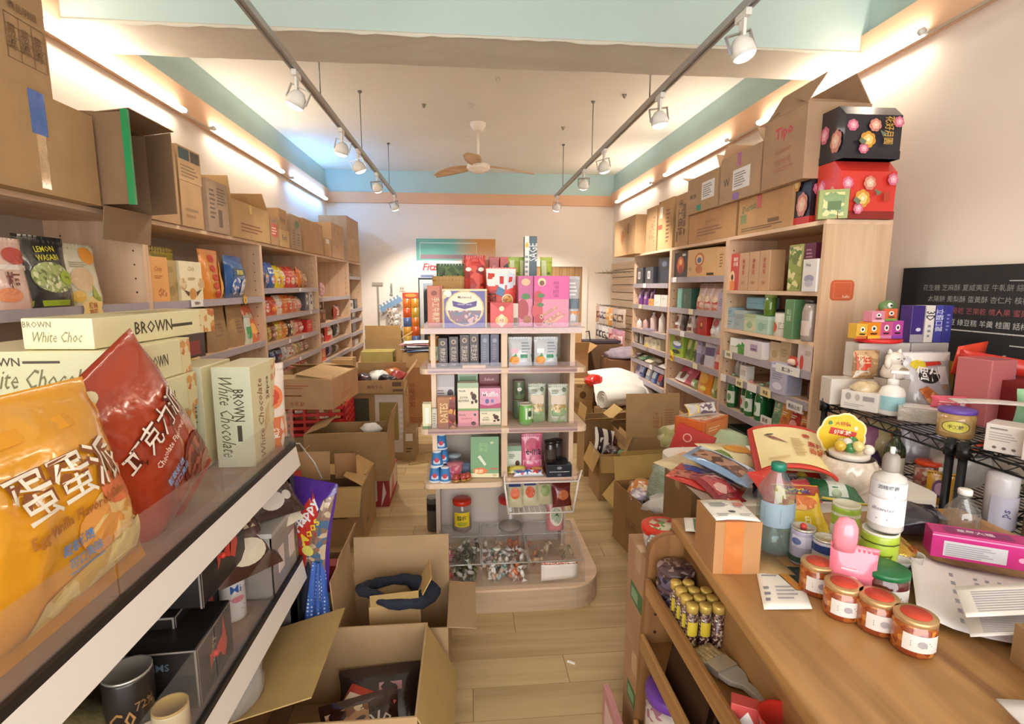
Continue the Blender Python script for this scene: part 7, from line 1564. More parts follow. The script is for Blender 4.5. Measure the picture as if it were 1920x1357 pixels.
sheet_thing('leaflet', 'orange edged black leaflet under the drink cans', lambda u, v: (.70 + .16 * u, .985 + .10 * v - .03 * u, zc + .003), 'paper', '#1f2a26', 4, 4, .002, [('r', 0, 0, .12, 1, '#d08a2c'), ('e', .6, .3, .12, .1, '#d8c8b0'), ('r', .3, .5, .8, .55, '#3a6a50')])
M_pet = clear('#e6f1f2', .25, .03, .06)
wt = bottle('large clear water bottle with teal cap on the counter', .043, .225, (.755, 1.165, zc), '#cfe4e6', mat('#1f7a64', .35), 0, None, m=M_pet, name='water_bottle', group=GC, shoulder=.66)
wrap_label(wt, .043, .075, .135, -170, -10, [('r', .1, .2, .4, .8, '#7a94a4')], 'label', '#93a9b8')
MB().lathe([(.036, .004), (.040, .01), (.040, .07), (0, .071)], 16).build('water', clear('#e0efef', .2, .03, .12), wt)
can('lilac drink can with red top sticker on the counter', .027, .088, (.79, 1.105, zc), '#a9a4bc', -.7, '#c8c4b8', [('r', .2, .55, .8, .95, '#c8c4d4'), ('e', .35, .75, .15, .12, '#5a6a9a'), ('r', 0, 0, 1, .2, '#2f4a3a')], 'drink_can', 'can', GC)
MB().sphere((0, -.004, .09), .008, 8, 5).build('sticker', mat('#c83a34', .4), bpy.data.objects['drink_can'])
can('navy and white drink can on the counter', .027, .082, (.815, 1.06, zc), '#c3c1c9', -.7, '#c8c4b8', [('r', 0, .72, 1, 1, '#2c3f78'), ('l', .3, .3, .5, .25, 3, '#6a7a9a'), ('r', .05, .1, .25, .5, '#e8e8e8')], 'drink_can', 'can', GC)
can('tall lime snack tube behind the pink pouch', .030, .135, (.905, 1.12, zc), '#9dbb3a', -.7, '#d9d6c0', [('r', 0, .93, 1, 1, '#d8d4b8'), ('r', .05, .1, .25, .7, '#e4e8cc')], 'snack_tube', 'tube', GC)
pt = can('lime popcorn tube with dark lettering, spray bottle on top', .035, .128, (.893, 1.0, zc), '#a4ba34', -.73, '#dcd8c4', [('t', 'ポップ\nコーン', .5, .58, .36, '#3f4a14', 0, .7), ('t', 'The', .55, .72, .07, '#6a7a20', 0, .2), ('r', 0, .95, 1, .98, '#4a5418')], 'snack_tube', 'tube', GC)
sp = lathed('spray_bottle', 'frosted spray bottle with printed white label on popcorn tube', [('body', [(.038, 0), (.041, .006), (.041, .13), (.036, .145), (.018, .155), (.016, .16)], mat('#c9c2bd', .25, 0, .03, 10, 0, 1, .3), 20), ('collar', [(.019, .158), (.02, .165), (.02, .185), (.017, .20), (.012, .205), (.008, .205)], mat('#8f867f', .4), 14), ('nozzle', [(.006, .205), (.006, .222), (0, .223)], mat('#e8e6e2', .4), 10)], (.905, 1.005, zc + .1285), 'bottle', GC, -.73)
sp.scale = (.82, .82, .82)
wrap_label(sp, .041, .02, .09, -165, -15, [('t', 'alliswater', .42, .62, .14, '#8a8a92', 0, .5), ('l', .3, .2, .35, .1, 1, '#9a9aa2')], 'label', '#e2dfe2')
wrap_label(sp, .0412, .095, .135, -160, -20, [('t', '酒精噴霧', .5, .7, .28, '#6a6a70', 0, .8), ('l', .1, .1, .8, .4, 3, '#8a8a90')], 'upper_label', '#cfcdcf')
pk = pouch('pink_pouch', 'translucent pink spouted pouch on the counter', (.085, .13, .04), (.782, .935, zc), -.6, '#dd7288', [('e', .5, .45, .14, .08, '#f0b8c0'), ('l', .25, .6, .5, .06, 1, '#f0b8c0')], group=GC, m=mat('#df7489', .2, 0, .08, 12, .2, 20, .7))
MB().lathe([(.02, .115), (.023, .14), (.022, .165), (.014, .182), (0, .186)], 12, 0, Matrix.Translation((-.018, 0, 0)) @ Matrix.Diagonal((1, .7, 1, 1))).build('spout_cap', mat('#e88a9a', .2, 0, .05, 10, 0, 1, .7), pk)
M_gl = mat('#b0622c', .08, 0, .25, 60, .2, 120, .8)
for i, (x, y) in enumerate(((.745, .985), (.742, .905), (.778, .858), (.80, .80))):
    j = jar('gold-rimmed red pickle jar on the counter, %s from the receipt' % ORD[i], .034, .068, (x, y, zc), speckle('#a85a28', '#c8823c', 90, .5, .1, h3='#8c3a1c', bump=0, coat=.8), mat('#c8a070', .3, .5), -.35, '#ddd6d0', [('l', .2, .3, .6, .4, 3, '#8a8284'), ('e', .5, .5, .12, .2, '#a8a0a4')], 'pickle_jar', 'jar', GC)
    MB().lathe([(.024, .0685), (.024, .0692), (0, .0694)], 18).build('lid_sticker', mat('#c8442c', .5, 0, .1, 60), j)
jar('dark pickle jar with green lid on the counter', .043, .085, (.845, .925, zc), mat('#5a2420', .1, 0, .1, 20, 0, 1, .8), mat('#1f6a3c', .35), -.3, '#d8d4cc', [('l', .2, .3, .6, .4, 3, '#6a6a5a')], 'pickle_jar', 'jar', GC)
pouch('noodle_pack', 'yellow and orange noodle pack lying behind the cans', (.12, .13, .045), (.875, 1.215, zc + .015), -.2, '#e6c42c', [('r', .0, .72, 1, .98, '#a8402c'), ('t', 'Cook', .5, .84, .16, '#3a3a90', -4, .9, {'bold': .03}), ('e', .45, .55, .4, .16, speckle('#d8743c', '#eeae6a', 50, .5, .25)), ('t', 'Fi', .55, .2, .14, '#f6eeb0', 0, .3)], kind='pillow', lean=-.75, group=GC)
crumple('gold_foil', 'crumpled gold foil wrapper behind the popcorn tube', (1.0, 1.09, zc + .03), .045, '#c8a040', 'foil', GC, (1.1, 1.3, .7), 66, mat('#c9a24a', .2, .8, .1, 30, .6, 60))
crumple('black_bag', 'dark plastic bag crumpled between tubes and rack', (1.16, 1.22, zc + .04), .07, '#2a2430', 'bag', GC, (1.3, 1, .6), 67)
for i in range(2): lathed('clear_cup', 'small clear plastic cup behind the till receipt, %s of two' % ['left', 'right'][i], [('body', [(.016, 0), (.021, .042), (.023, .044), (.020, .042), (.015, .003), (0, .003)], mat('#cfc8c4', .2, 0, .05, 20, 0, 1, .5), 14)], (.965 + .05 * i, 1.02 + .02 * i, zc), 'cup', GC)
pouch('silver_sachet', 'silver and grey sachet lying by the clear cups', (.09, .10, .03), (1.04, 1.07, zc + .012), 0, '#a8acb0', [('r', .2, .2, .8, .8, '#7a8890')], 'sachet', GC, 'pillow', rot=(-1.3, 0, .5))
# pink box, receipts, water bottle at the right
pb = boxed('sweet_box', 'magenta sweets box with a window resting on receipts', (.19, .055, .06), (1.165, 1.03, zc + .03), -.5, '#c2277a', {'front': [('r', .12, .12, .72, .72, '#c8c4c8'), ('l', .14, .15, .5, .5, 6, '#9a98a0'), ('e', .86, .4, .04, .1, '#e8a8c8'), ('r', .0, .88, 1, .94, '#e894bc')], 'top': [('r', .15, .2, .8, .8, '#8a2a68'), ('t', '草莓大福', .45, .5, .3, '#f0e0ea', 0, .5)]}, cat='box', group=GC)
bottle('clear water bottle with white cap beside the magenta box', .036, .165, (1.20, 1.11, zc), '#dfe4e6', mat('#e8e4de', .4), 0, None, m=clear('#eef0f0', .3, .04, .06), name='water_bottle', group=GC)
rcp = [('l', .25, .08, .03, .8, 6, '#9a9aa4'), ('l', .42, .1, .5, .06, 1, '#8a8a94')] + [('l', .4 + .07 * k, .2, .025, .65, 9, '#a0a0aa') for k in range(8)]
sheet_thing('till_receipt', 'long curling till receipt in front of the magenta box', lambda u, v: (.855 + .19 * v + .26 * u, .855 + .23 * v - .14 * u, zc + .006 + .05 * (1 - v) * (u - .3) ** 2 + .030 * math.exp(-8 * u)), 'paper', '#e9e2df', 10, 10, .0008, rcp)
sheet_thing('invoice_sheet', 'upper white invoice sheet at the right end of the counter', lambda u, v: (.90 + .32 * u + .05 * v, .80 + .075 * v - .02 * u, zc + .055 + .01 * u + .012 * v), 'paper', '#efe9e2', 6, 6, .001, [('l', .08, .12, .88, .7, 9, '#a8a6ae')])
sheet_thing('invoice_sheet', 'lower white invoice sheet peeking at the counter end', lambda u, v: (.885 + .32 * u + .05 * v, .775 + .06 * v - .02 * u, zc + .035 + .01 * u), 'paper', '#e6dfd8', 6, 6, .001, [('l', .08, .12, .88, .7, 9, '#b0aeb6')])
carton('small brown carton at the lower right of the counter', (.2, .16, .07), (1.03, .66, zc), -.2, '#9c7444', group=GC, tape=None)
boxed('phone_pack', 'dark packet with white print on the small counter carton', (.07, .045, .012), (.985, .70, zc + .0712), -.8, '#33302e', {'top': [('l', .2, .2, .6, .4, 3, '#b8b4ac')]}, cat='packet', group=GC)
sheet_thing('newspaper', 'folded newspaper with red headline at the bottom right', lambda u, v: (.80 + .30 * u, .55 + .10 * v - .05 * u, zc + .006 + .02 * v), 'newspaper', '#cfc8c2', 6, 6, .004, [('t', '推動', .62, .72, .2, '#b05060', -8, .4), ('l', .08, .1, .5, .5, 7, '#7a7678'), ('l', .62, .1, .34, .4, 6, '#7a7678')])
# ledges: tins, candy tubes, brush, cup, plates, candy jar
z1 = .6605
for i in range(2):
    t = lathed('candy_tin', 'clear round tin of wrapped dark sweets, %s of two on the upper ledge' % ['lower', 'upper'][i], [('body', [(.046, 0), (.048, .004), (.048, .036)], speckle('#2c2838', '#6a5a70', 60, .5, .15), 22), ('lid', [(.05, .034), (.05, .046), (.047, .048), (0, .048)], speckle('#5a4448', '#a08a88', 70, .45, .12, h3='#3a2c34'), 22)], (.553, 1.265, z1 + .0485 * i), 'tin', 'candy tins on the ledge')
k = 0
for r in range(4):
    for q in range(3):
        if (r, q) == (0, 2) or (r, q) == (3, 5): continue
        k += 1
        t = lathed('candy_tube', 'glass tube of brown sweets with gold cap, %s of eleven on the ledge' % ORD[k - 1], [('body', [(.0125, 0), (.0135, .003), (.0135, .088)], speckle('#4a2c2c', '#8a6a5c', 200, .5, .12, h3='#c8b8a0'), 14), ('cap', [(.0145, .086), (.0145, .102), (.0135, .104), (0, .104)], mat('#d6b660', .3, .35), 16)], (.520 + .030 * q, 1.185 - .032 * r - .004 * q, z1), 'candy tube', 'glass candy tubes on the ledge')
        if q < 2: wrap_label(t, .0135, .03, .065, -150, -30, [], 'label', '#c8b030', 6)
br = thing('paint_brush', 'wide paint brush with grey handle lying on the upper ledge', 'brush', (.555, .985, z1 + .002), -.95 + PI / 2 * 0)
br.rotation_euler = (0, 0, -1.20)
MB().sheet(lambda u, v: (-.075 + .045 * u, (v - .5) * (.062 - .004 * u), .012 + .002 * math.sin(30 * v)), 4, 30, .012).build('bristles', mat('#a08a62', .8, 0, .2, 120, .6, 200), br)
MB().box(-.032, -.029, .004, .004, .029, .020).build('ferrule', mat('#d4d0c4', .25, .7), br)
MB().prism([(.002, -.029), (.03, -.026), (.05, -.010), (.13, -.012), (.155, -.008), (.155, .008), (.13, .012), (.05, .010), (.03, .026), (.002, .029)], .005, .018).build('handle', mat('#a09a90', .5, 0, .08, 20), br, bevel=.003)
cp = lathed('red_cup', 'red plastic cup on the upper ledge', [('body', [(.03, 0), (.033, .005), (.041, .062), (.044, .066), (.040, .066), (.031, .008), (0, .008)], mat('#c8281f', .3, 0, .03, 8, 0, 1, .4), 24)], (.565, .80, z1), 'cup')
boxed('red_packet', 'red and white packet beside the red cup on the ledge', (.05, .03, .045), (.53, .865, z1), -.5, '#c8504c', {'front': [('p', [(.2, .1), (.9, .2), (.6, .8)], '#f0e8e2')]}, cat='packet')
z2_ = .4905
for i in range(5):
    boxed('dark_tray', 'dark lacquer tray leaning on the middle ledge, %s of five' % ORD[i], (.008, .20, .10), (.512 + .018 * i, 1.10 - .01 * i, z2_), 0, '#2c1a12', {'right': [('l', .1, .2, .6, .5, 3, '#5a3a2a')]}, cat='tray', parent_rot=(0, .18, 0), group='dark trays on the middle ledge')
cj = jar('clear candy jar with purple lid on the lowest ledge', .07, .20, (.545, 1.235, .2205), M_cj, mat('#6a3a9a', .35), 0, '#e4dce0', [('l', .2, .2, .6, .6, 5, '#9a8ca0')], content=speckle('#dccac0', '#a84a78', 45, .6, .3, h3='#efe6dc'), ch=.74)
crumple('yellow_sack', 'yellow candy bag on the lowest ledge behind the jar', (.55, 1.06, .275), .07, '#d8b43a', 'bag', None, (.7, 1, 1), 61)
# cartons beside the counter end
for i, (z0, h) in enumerate(((0, .345), (.347, .35))):
    carton('pinkish tan carton with green label at the counter end, %s of two' % ['lower', 'upper'][i], (.24, .20, h), (.642, 1.475, z0), 0, '#b98a62', group=GF, tape='#caa27a', arts={'left': [('r', .2, .45, .8, .62, '#3f7a4a'), ('r', .25, .48, .55, .58, '#8fb48a')], 'front': [('r', .05, .45, .3, .62, '#3f7a4a'), ('e', .2, .8, .1, .05, '#e8d8c8')]})
boxed('flat_pack', 'thin pink and white pack leaning against the counter carton', (.02, .3, .16), (.46, 1.42, 0), 0, '#c88a90', {'left': [('r', .1, .2, .9, .8, '#e6c8c8')]}, cat='pack')
lathed('snack_tub', 'red-lidded round tub on the counter-end cartons', [('tub', [(.05, 0), (.055, .004), (.06, .05)], mat('#d8cfc4', .3), 24), ('lid', [(.064, .048), (.066, .056), (.066, .066), (.06, .069), (0, .069)], mat('#d8331f', .3), 28), ('picture', [(.043, .0692), (.043, .0698), (0, .07)], speckle('#d8cdb0', '#c83a24', 60, .55, .3, h3='#5f8a3a', bump=0), 24)], (.60, 1.485, .7005), 'tub')
crumple('foil_scrap', 'crumpled silver foil scrap on the counter-end carton', (.548, 1.41, .725), .04, '#c8ccd4', 'foil', None, (.6, 1, 1.2), 63, mat('#c4c8d0', .2, .7, .1, 30, .6, 60))
# side table behind the counter, loaded with packets
tb = thing('side_table', 'white-topped side table hidden under heaped packets', 'table', (1.13, 1.72, 0))
MB().rbox(-.36, -.29, .80, .37, .29, .845, .08, n=5).build('table_top', mat('#e6ddd2', .5), tb)
for x in (-.12, .30):
    for y in (-.23, .23): MB().tube([(x, y, 0), (x, y, .80)], .018, 8).build('leg', mat('#8a8682', .4, .5), tb)
zt2 = .8455
def flatpack(name, label, size, loc, rot, col, arts, cat='bag', kind='pillow', **k):
    return pouch(name, label, size, loc, 0, col, arts, cat, 'packets heaped behind the counter', kind, rot=rot, **k)
flatpack('snack_packet', 'red and blue snack packet at the left of the heap', (.16, .22, .035), (.845, 1.48, zt2 + .01), (-1.38, 0, .85), '#b82c26', [('r', .55, .05, .9, .95, '#3a54b8'), ('r', .1, .1, .5, .9, speckle('#7a2c2a', '#b86a5c', 40, .5, .2)), ('r', .9, .05, 1, .95, '#b8c4d8')])
flatpack('snack_packet', 'silver blue snack packet over the red one', (.15, .22, .035), (.905, 1.51, zt2 + .045), (-1.32, 0, .75), '#7a94b4', [('r', .15, .15, .7, .9, speckle('#5a3a34', '#a8806c', 40, .5, .2)), ('r', .75, .05, .95, .95, '#c8d4e4')])
flatpack('snack_packet', 'crimson foil packet at the near left of the heap', (.12, .14, .04), (.80, 1.44, zt2 + .005), (-1.2, .1, .4), '#8a2430', [('r', .1, .2, .9, .8, speckle('#a83a40', '#d8a8a0', 30, .5, .2))])
flatpack('snack_packet', 'dark navy twisted packet below the chilli bag', (.15, .12, .05), (.95, 1.45, zt2 + .01), (-1.2, 0, -.3), '#24263a', [('r', .2, .2, .8, .8, '#34365a')])
flatpack('snack_packet', 'cream packet with orange crisps at the back of the heap', (.22, .18, .03), (.985, 1.68, zt2 + .03), (-1.4, .1, .2), '#e8dcae', [('e', .62, .6, .28, .2, '#dd9a34'), ('e', .8, .35, .12, .12, '#d8883a')])
flatpack('snack_packet', 'green glass-like packet under the cream one', (.14, .14, .05), (.93, 1.66, zt2 + .01), (-1.2, 0, .5), '#4a6a2c', [('r', .2, .2, .8, .8, '#6a8a3c')])
for i, (x, y, c) in enumerate(((.86, 1.66, '#d8c49a'), (1.06, 1.52, '#3a2c2c'))):
    flatpack('snack_packet', ['tan packet edge under the silver blue one', 'black packet under the chilli bag'][i], (.2, .2, .03), (x, y, zt2), (-1.45, 0, .6 - i), c, None)
# chilli bag: stiff red sack lying open, cream face up
cb = thing('chilli_bag', 'open red bag with cream face and red peppers lying on heap', 'bag', (1.05, 1.52, zt2 + .04), Euler((-1.2, .0, -.36)))
thk, hlf = pouch_fn(.24, .25, .12, 'stand', 3.3)
b_ = MB()
def cbf(u, v, s): return ((2 * u - 1) * .12, s * (.055 * math.sin(PI * u) ** .6 * (1 - .35 * v) + .004), v * .25)
b_.grid(lambda u, v: cbf(u, v, -1), 12, 10); b_.grid(lambda u, v: cbf(1 - u, v, 1), 12, 10)
b_.build('body', mat('#bf2c20', .35, 0, .06, 10, .2, 30, .4), cb)
art_mesh([('p', [(.06, .05), (.94, .05), (.94, .90), (.06, .90)], '#e9d49a')], .24, .25, lambda x, z, e: (x, -.056 * (math.sin(PI * min(1, max(0, x / .24 + .5))) ** .6) * (1 - .35 * z / .25) - .006 - e, z), 'cream_panel', cb)
fa = MB(); fa.grid(lambda u, v: (lambda uu, vv: ((uu - .5) * .24, -.055 * math.sin(PI * uu) ** .6 * (1 - .35 * vv) - .0055, vv * .25))(.06 + .88 * u, .05 + .87 * v), 12, 8); fa.build('cream_face', mat('#ead69e', .45, 0, .05, 10), cb)
art_mesh([('p', [(.2, .70), (.26, .62), (.42, .52), (.46, .50), (.30, .66)], '#8a4a34'), ('e', .24, .72, .06, .02, '#5a4a34'), ('t', '麻辣\n香鍋', .80, .45, .40, '#b03a24', -6, .2), ('l', .50, .22, .16, .42, 7, '#c8a878'), ('e', .72, .72, .05, .04, '#b8452c'), ('l', .15, .12, .3, .1, 2, '#d8b880')], .24, .25, lambda x, z, e: (x, -.055 * math.sin(PI * min(1, max(0, x / .24 + .5))) ** .6 * (1 - .35 * z / .25) - .0075 - e * 2, z), 'print', cb)
MB().tube([(.118 * math.cos(a), .055 * math.sin(a), 0.0) for a in [2 * PI * k / 20 for k in range(20)]], .006, 6, closed=True).build('open_rim', mat('#d8402e', .35), cb)
flatpack('snack_packet', 'bright red foil corner under the mouth of the chilli bag', (.12, .12, .04), (.945, 1.42, zt2 + .005), (-.9, 0, .2), '#d02a20', None)
flatpack('snack_packet', 'green foil packet beside the chilli bag', (.14, .09, .04), (1.13, 1.43, zt2 + .005), (-1.1, 0, -.3), '#2c6a44', [('r', .3, .1, .7, .9, '#d8e0d8')])
flatpack('snack_packet', 'pinkish red small packet behind the teal bottle cap', (.09, .09, .04), (1.03, 1.42, zt2 + .004), (-1.0, 0, .1), '#b8444c', None)
MB().tube([(1.02, 1.36, zt2 + .05), (1.16, 1.30, zt2 + .04)], .004, 6).build('drinking_straw', mat('#e0cf5a', .4)); tag(bpy.data.objects['drinking_straw'], 'yellow straw lying across the green packet', 'straw')
# domed candy basket and flower-shaped sign
ba = thing('candy_basket', 'clear quilted candy jar with lollipops on the side table', 'basket', (1.22, 1.52, zt2))
def quilt(u, v):
    a = 2 * PI * u; r = .085 * math.sin(PI * (.12 + .62 * v)) ** .6 * (1 + .05 * math.cos(14 * a + 6 * v) * math.cos(v * 14))
    return (r * math.cos(a), r * math.sin(a), .115 * v)
MB().grid(quilt, 56, 12).build('quilted_body', mat('#dcccbb', .12, 0, .08, 40, .2, 60, .9), ba)
MB().lathe([(.05, .11), (.058, .118), (.058, .13), (.05, .132)], 20).build('neck_ring', mat('#e2d8cc', .2, 0, 0, 8, 0, 1, .6), ba)
rl_ = random.Random(4)
for k in range(9):
    a = k * .7; x, y = .042 * math.cos(a) * (k % 3 + .4) / 2, .042 * math.sin(a) * (k % 3 + .4) / 2
    MB().sphere((x, y, .145 + .012 * (k % 2)), .017, 8, 6).build('sweet', foil(['#d8b43a', '#3f8a48', '#e8d890', '#ece2d6', '#e08a3c'][k % 5]), ba)
for k, (dx, dy, c, lk) in enumerate(((-.10, .08, '#d8b83c', 'yellow'), (-.13, .03, '#7fae5a', 'green'), (-.11, -.02, '#dccb4c', 'lemon'), (-.09, -.07, '#b8d0b0', 'pale green'), (.10, .03, '#d8a83c', 'amber'), (-.06, .12, '#efe6d0', 'cream'))):
    o = MB().sphere((0, 0, .018), .02, 8, 6); o.add([(.018, 0, .018), (.04, .014, .024), (.04, -.014, .012)], [(0, 1, 2)]); o.add([(-.018, 0, .018), (-.04, .014, .024), (-.04, -.014, .012)], [(0, 1, 2)])
    tag(o.build('wrapped_candy', foil(c), None, (1.22 + dx, 1.52 + dy, zt2 + .0), k), '%s wrapped candy lying beside the quilted candy jar' % lk, 'candy', 'candies beside the quilted jar')
lathed('white_cap_jar', 'small jar with white cap behind the candies', [('body', [(.022, 0), (.024, .05), (.02, .06)], mat('#c8c0a8', .3), 16), ('cap', [(.024, .06), (.024, .085), (.022, .087), (0, .087)], mat('#eeeae4', .4), 18)], (1.20, 1.68, zt2), 'jar')
fsn = thing('flower_sign', 'yellow flower-shaped cardboard sign with red ribbon on candy jar', 'sign', (1.235, 1.58, zt2 + .095), -.25)
fpts = []
for k in range(60):
    a = 2 * PI * k / 60; r = .062 * (1 + .10 * abs(math.sin(3.5 * a))); fpts.append((r * 1.05 * math.cos(a), r * math.sin(a) + .075))
def plate(y0, y1, s, m_, nm):
    n = len(fpts); cz = .075
    mb = MB(); mb.add([(x * s, y0, (z - cz) * s + cz) for x, z in fpts] + [(x * s, y1, (z - cz) * s + cz) for x, z in fpts], [tuple(range(n)), tuple(range(2 * n - 1, n - 1, -1))] + [((i + 1) % n, i, n + i, n + (i + 1) % n) for i in range(n)])
    return mb.build(nm, m_, fsn)
plate(-.0015, .0015, 1.08, mat('#f2e6b4', .5), 'border'); plate(-.0022, -.0015, 1.0, mat('#ecc62c', .45), 'face')
art_mesh([('p', [(.18, .52), (.8, .42), (.84, .56), (.22, .68)], '#c8342c'), ('t', '好吃糖', .5, .55, .12, '#f6e8c8', -5, .5), ('t', '大特價', .5, .76, .11, '#b8542c', -3, .45), ('e', .2, .78, .05, .05, '#5a8a4a'), ('t', '推薦', .55, .26, .10, '#6a5a2c', -5, .35), ('e', .8, .66, .045, .05, '#f4f0d0')], .13, .14, lambda x, z, e: (x, -.0026 - e, z + .005), 'print', fsn)
MB().box(-.006, 0, -.02, .006, .002, .02).build('stick', mat('#d8cfa0', .5), fsn)
# goods piled behind the table
carton('carton buried under the green plastic bag', (.30, .30, .68), (1.08, 2.16, 0), 0, '#9c7448', group=GF)
crumple('green_plastic_bag', 'pale green plastic carrier bag heaped on a carton', (1.10, 2.13, .765), .145, '#b4c8a4', 'bag', None, (1.05, .8, .75), 71, mat('#b3c4a2', .25, 0, .12, 14, .4, 30, .5))
boxed('cake_box', 'orange cake box wrapped in clear film on the green bag', (.20, .14, .075), (1.03, 2.17, .862), .6, '#d4703a', {'front': [('r', .1, .15, .9, .85, '#dd8448'), ('l', .2, .3, .5, .3, 2, '#f0c8a0')], 'right': [('r', .05, .1, .95, .9, speckle('#c87850', '#e6cdb4', 40, .5, .3, bump=0))], 'left': [('r', .05, .1, .95, .9, '#cf6a34')], 'top': [('r', .05, .05, .95, .95, speckle('#d8b89a', '#c8743c', 30, .5, .3, bump=0))]}, cat='box', m=mat('#d4703a', .15, 0, .1, 12, .2, 30, .8))
pouch('candy_roll', 'yellow and silver wrapped candy roll on the orange box', (.16, .06, .045), (1.03, 2.15, .94), 0, '#b8b0ac', [('r', .0, .05, .3, .95, '#d8b830'), ('r', .35, .1, .9, .9, speckle('#6a5a6a', '#d8d0cc', 60, .5, .25))], 'candy', None, 'pillow', rot=(-.6, 0, .25))
t = boxed('red_flat_box', 'flat red box leaning at the left of the green bag', (.16, .03, .115), (.93, 2.07, .79), .0, '#b3231c', {'front': [('e', .35, .6, .12, .16, '#e0a89a'), ('e', .35, .6, .09, .12, '#b3231c'), ('l', .3, .15, .5, .12, 2, '#d8786c')]}, cat='box', parent_rot=(-.25, .25, -.75))
crumple('olive_packet', 'cream and olive packet under the orange cake box', (.97, 2.25, .81), .10, '#c8c09c', 'bag', None, (1.1, .9, .6), 72, speckle('#cfc6a4', '#a8a468', 30, .5, .4))
boxed('blue_box', 'light blue box edge showing behind the green bag', (.16, .10, .10), (1.27, 2.20, .70), .3, '#7f9fc8', None, cat='box')
carton('carton under the light blue box', (.24, .26, .69), (1.41, 2.2, 0), 0, '#8c6840', group=GF)
# ------------------------------------------------------------------ blackboard and goods on the black wire racks
bbd = thing('blackboard', 'blackboard with chalk drawings on the right wall', 'blackboard', (XR - .002, 1.52, .92), -PI / 2)
MB().box(-.93, -.02, 0, .93, 0, .67).build('board', mat('#262628', .75, 0, .15, 5), bbd)
chk, chr_ = mat('#c9c7c2', .9, 0, .2, 90), mat('#a0555a', .9, 0, .2, 90)
rk_ = random.Random(9)
ca = [('r', .02, .58, .42, .588, chk), ('p', [(.40, .585), (.46, .90), (.466, .90), (.406, .585)], chr_), ('r', .28, .90, .52, .905, chk)]
for j, tx in enumerate(('花生糖 芝麻酥 夏威夷豆 牛軋餅 綜合堅果', '太陽餅 鳳梨酥 蛋黃酥 杏仁片 核桃糕', '蔓越莓 葡萄乾 芒果乾 情人果 蜜棗乾', '麻糬 花豆 綠豆糕 羊羹 桂圓 話梅')):
    ca.append(('t', tx, .215, .86 - j * .075, .042, [mat('#8f8d8a', .9), mat('#9c9a96', .9), chr_, chk][j], 0, .38, {'bold': 0}))
for j in range(3): ca.append(('t', ['米香 爆米花 蠶豆', '每包一百 三包二五零', '試吃歡迎'][j], .60, .88 - j * .08, .05, mat('#a3a19d', .9), 0, .22, {'bold': 0}))
ca += [('t', '手工餅乾', .72, .80, .12, chk, 0, .3), ('t', '豆漿', .62, .66, .12, chk, 0, .15), ('r', .30, .515, .72, .522, chk), ('t', '牛軋糖', .36, .34, .24, chk, 0, .2), ('t', '一百二十', .24, .22, .24, chk, -90, .4), ('t', '元', .28, .08, .07, chk, 0)]
for (u, v, a) in ((.58, .38, .5), (.76, .30, .6)):
    ca.append(('p', [(u, v), (u + .10, v + .08), (u + .085, v + .13), (u - .015, v + .05)], mat('#cfcac0', .9, 0, .2, 60)))
    ca.append(('p', [(u + .10, v + .08), (u + .13, v + .14), (u + .085, v + .13)], mat('#e6e2d8', .9)))
    ca.append(('r', u + .02, v + .04, u + .05, v + .06, mat('#4a4438', .9)))
art_mesh(ca, 1.86, .67, lambda x, z, e: (x, -.021 - e, z), 'chalk_marks', bbd)
# red rounded sticker on the end panel of the near right bay
stk = thing('panel_sticker', 'orange red rounded sticker on the right shelving end panel', 'sticker', (1.752, 2.329, 1.435))
MB().rbox(-.058, 0, 0, .058, .095, .0015, .02, n=4, M=Matrix.Rotation(PI / 2, 4, 'X')).build('patch', mat('#c8603c', .4), stk)
art_mesh([('r', .12, .1, .88, .9, '#d77a52'), ('r', .15, .14, .85, .86, '#c8603c'), ('t', 'hello', .68, .2, .14, '#f0d8c0', 0, .4)], .116, .095, lambda x, z, e: (x, -.0018 - e, z), 'print', stk)
GW = 'goods on the wire racks'
zw = 1.005
tis = boxed('tissue_box', 'white tissue carton with open amber top on the wire rack', (.135, .11, .075), (1.622, 1.965, zw), -1.05, '#e3dcd4', {'front': [('e', .2, .7, .08, .2, '#a8a09c'), ('e', .45, .68, .07, .18, '#b8b0ac'), ('r', .6, .55, .9, .8, '#a09a98'), ('l', .1, .15, .6, .2, 2, '#b8b2ae')]}, cat='box', group=GW)
crumple('amber_film', 'clear amber film bulging from the tissue carton', (1.622, 1.965, zw + .08), .05, '#d8b88a', 'film', GW, (1.2, .8, .7), 81, mat('#ddc49c', .15, 0, .15, 30, .5, 50, .6))
pu = lathed('pump_bottle', 'white pump bottle with pale blue label on the wire rack', [('body', [(.042, 0), (.044, .005), (.044, .085), (.036, .105), (.018, .115), (.016, .12)], mat('#efeae4', .35, 0, 0, 8, 0, 1, .3), 20), ('collar', [(.019, .118), (.019, .138), (.012, .14)], mat('#f0ece8', .35), 14), ('stem', [(.005, .138), (.005, .165)], mat('#f0ece8', .35), 8)], (1.655, 1.87, zw), 'bottle', GW, -.6)
MB().box(-.012, -.012, .163, .045, .012, .173).build('spout', mat('#f4f0ec', .35), pu)
wrap_label(pu, .044, .02, .075, -150, -20, [('l', .15, .3, .6, .5, 5, '#5a98a4')], 'label', '#9cc9d0')
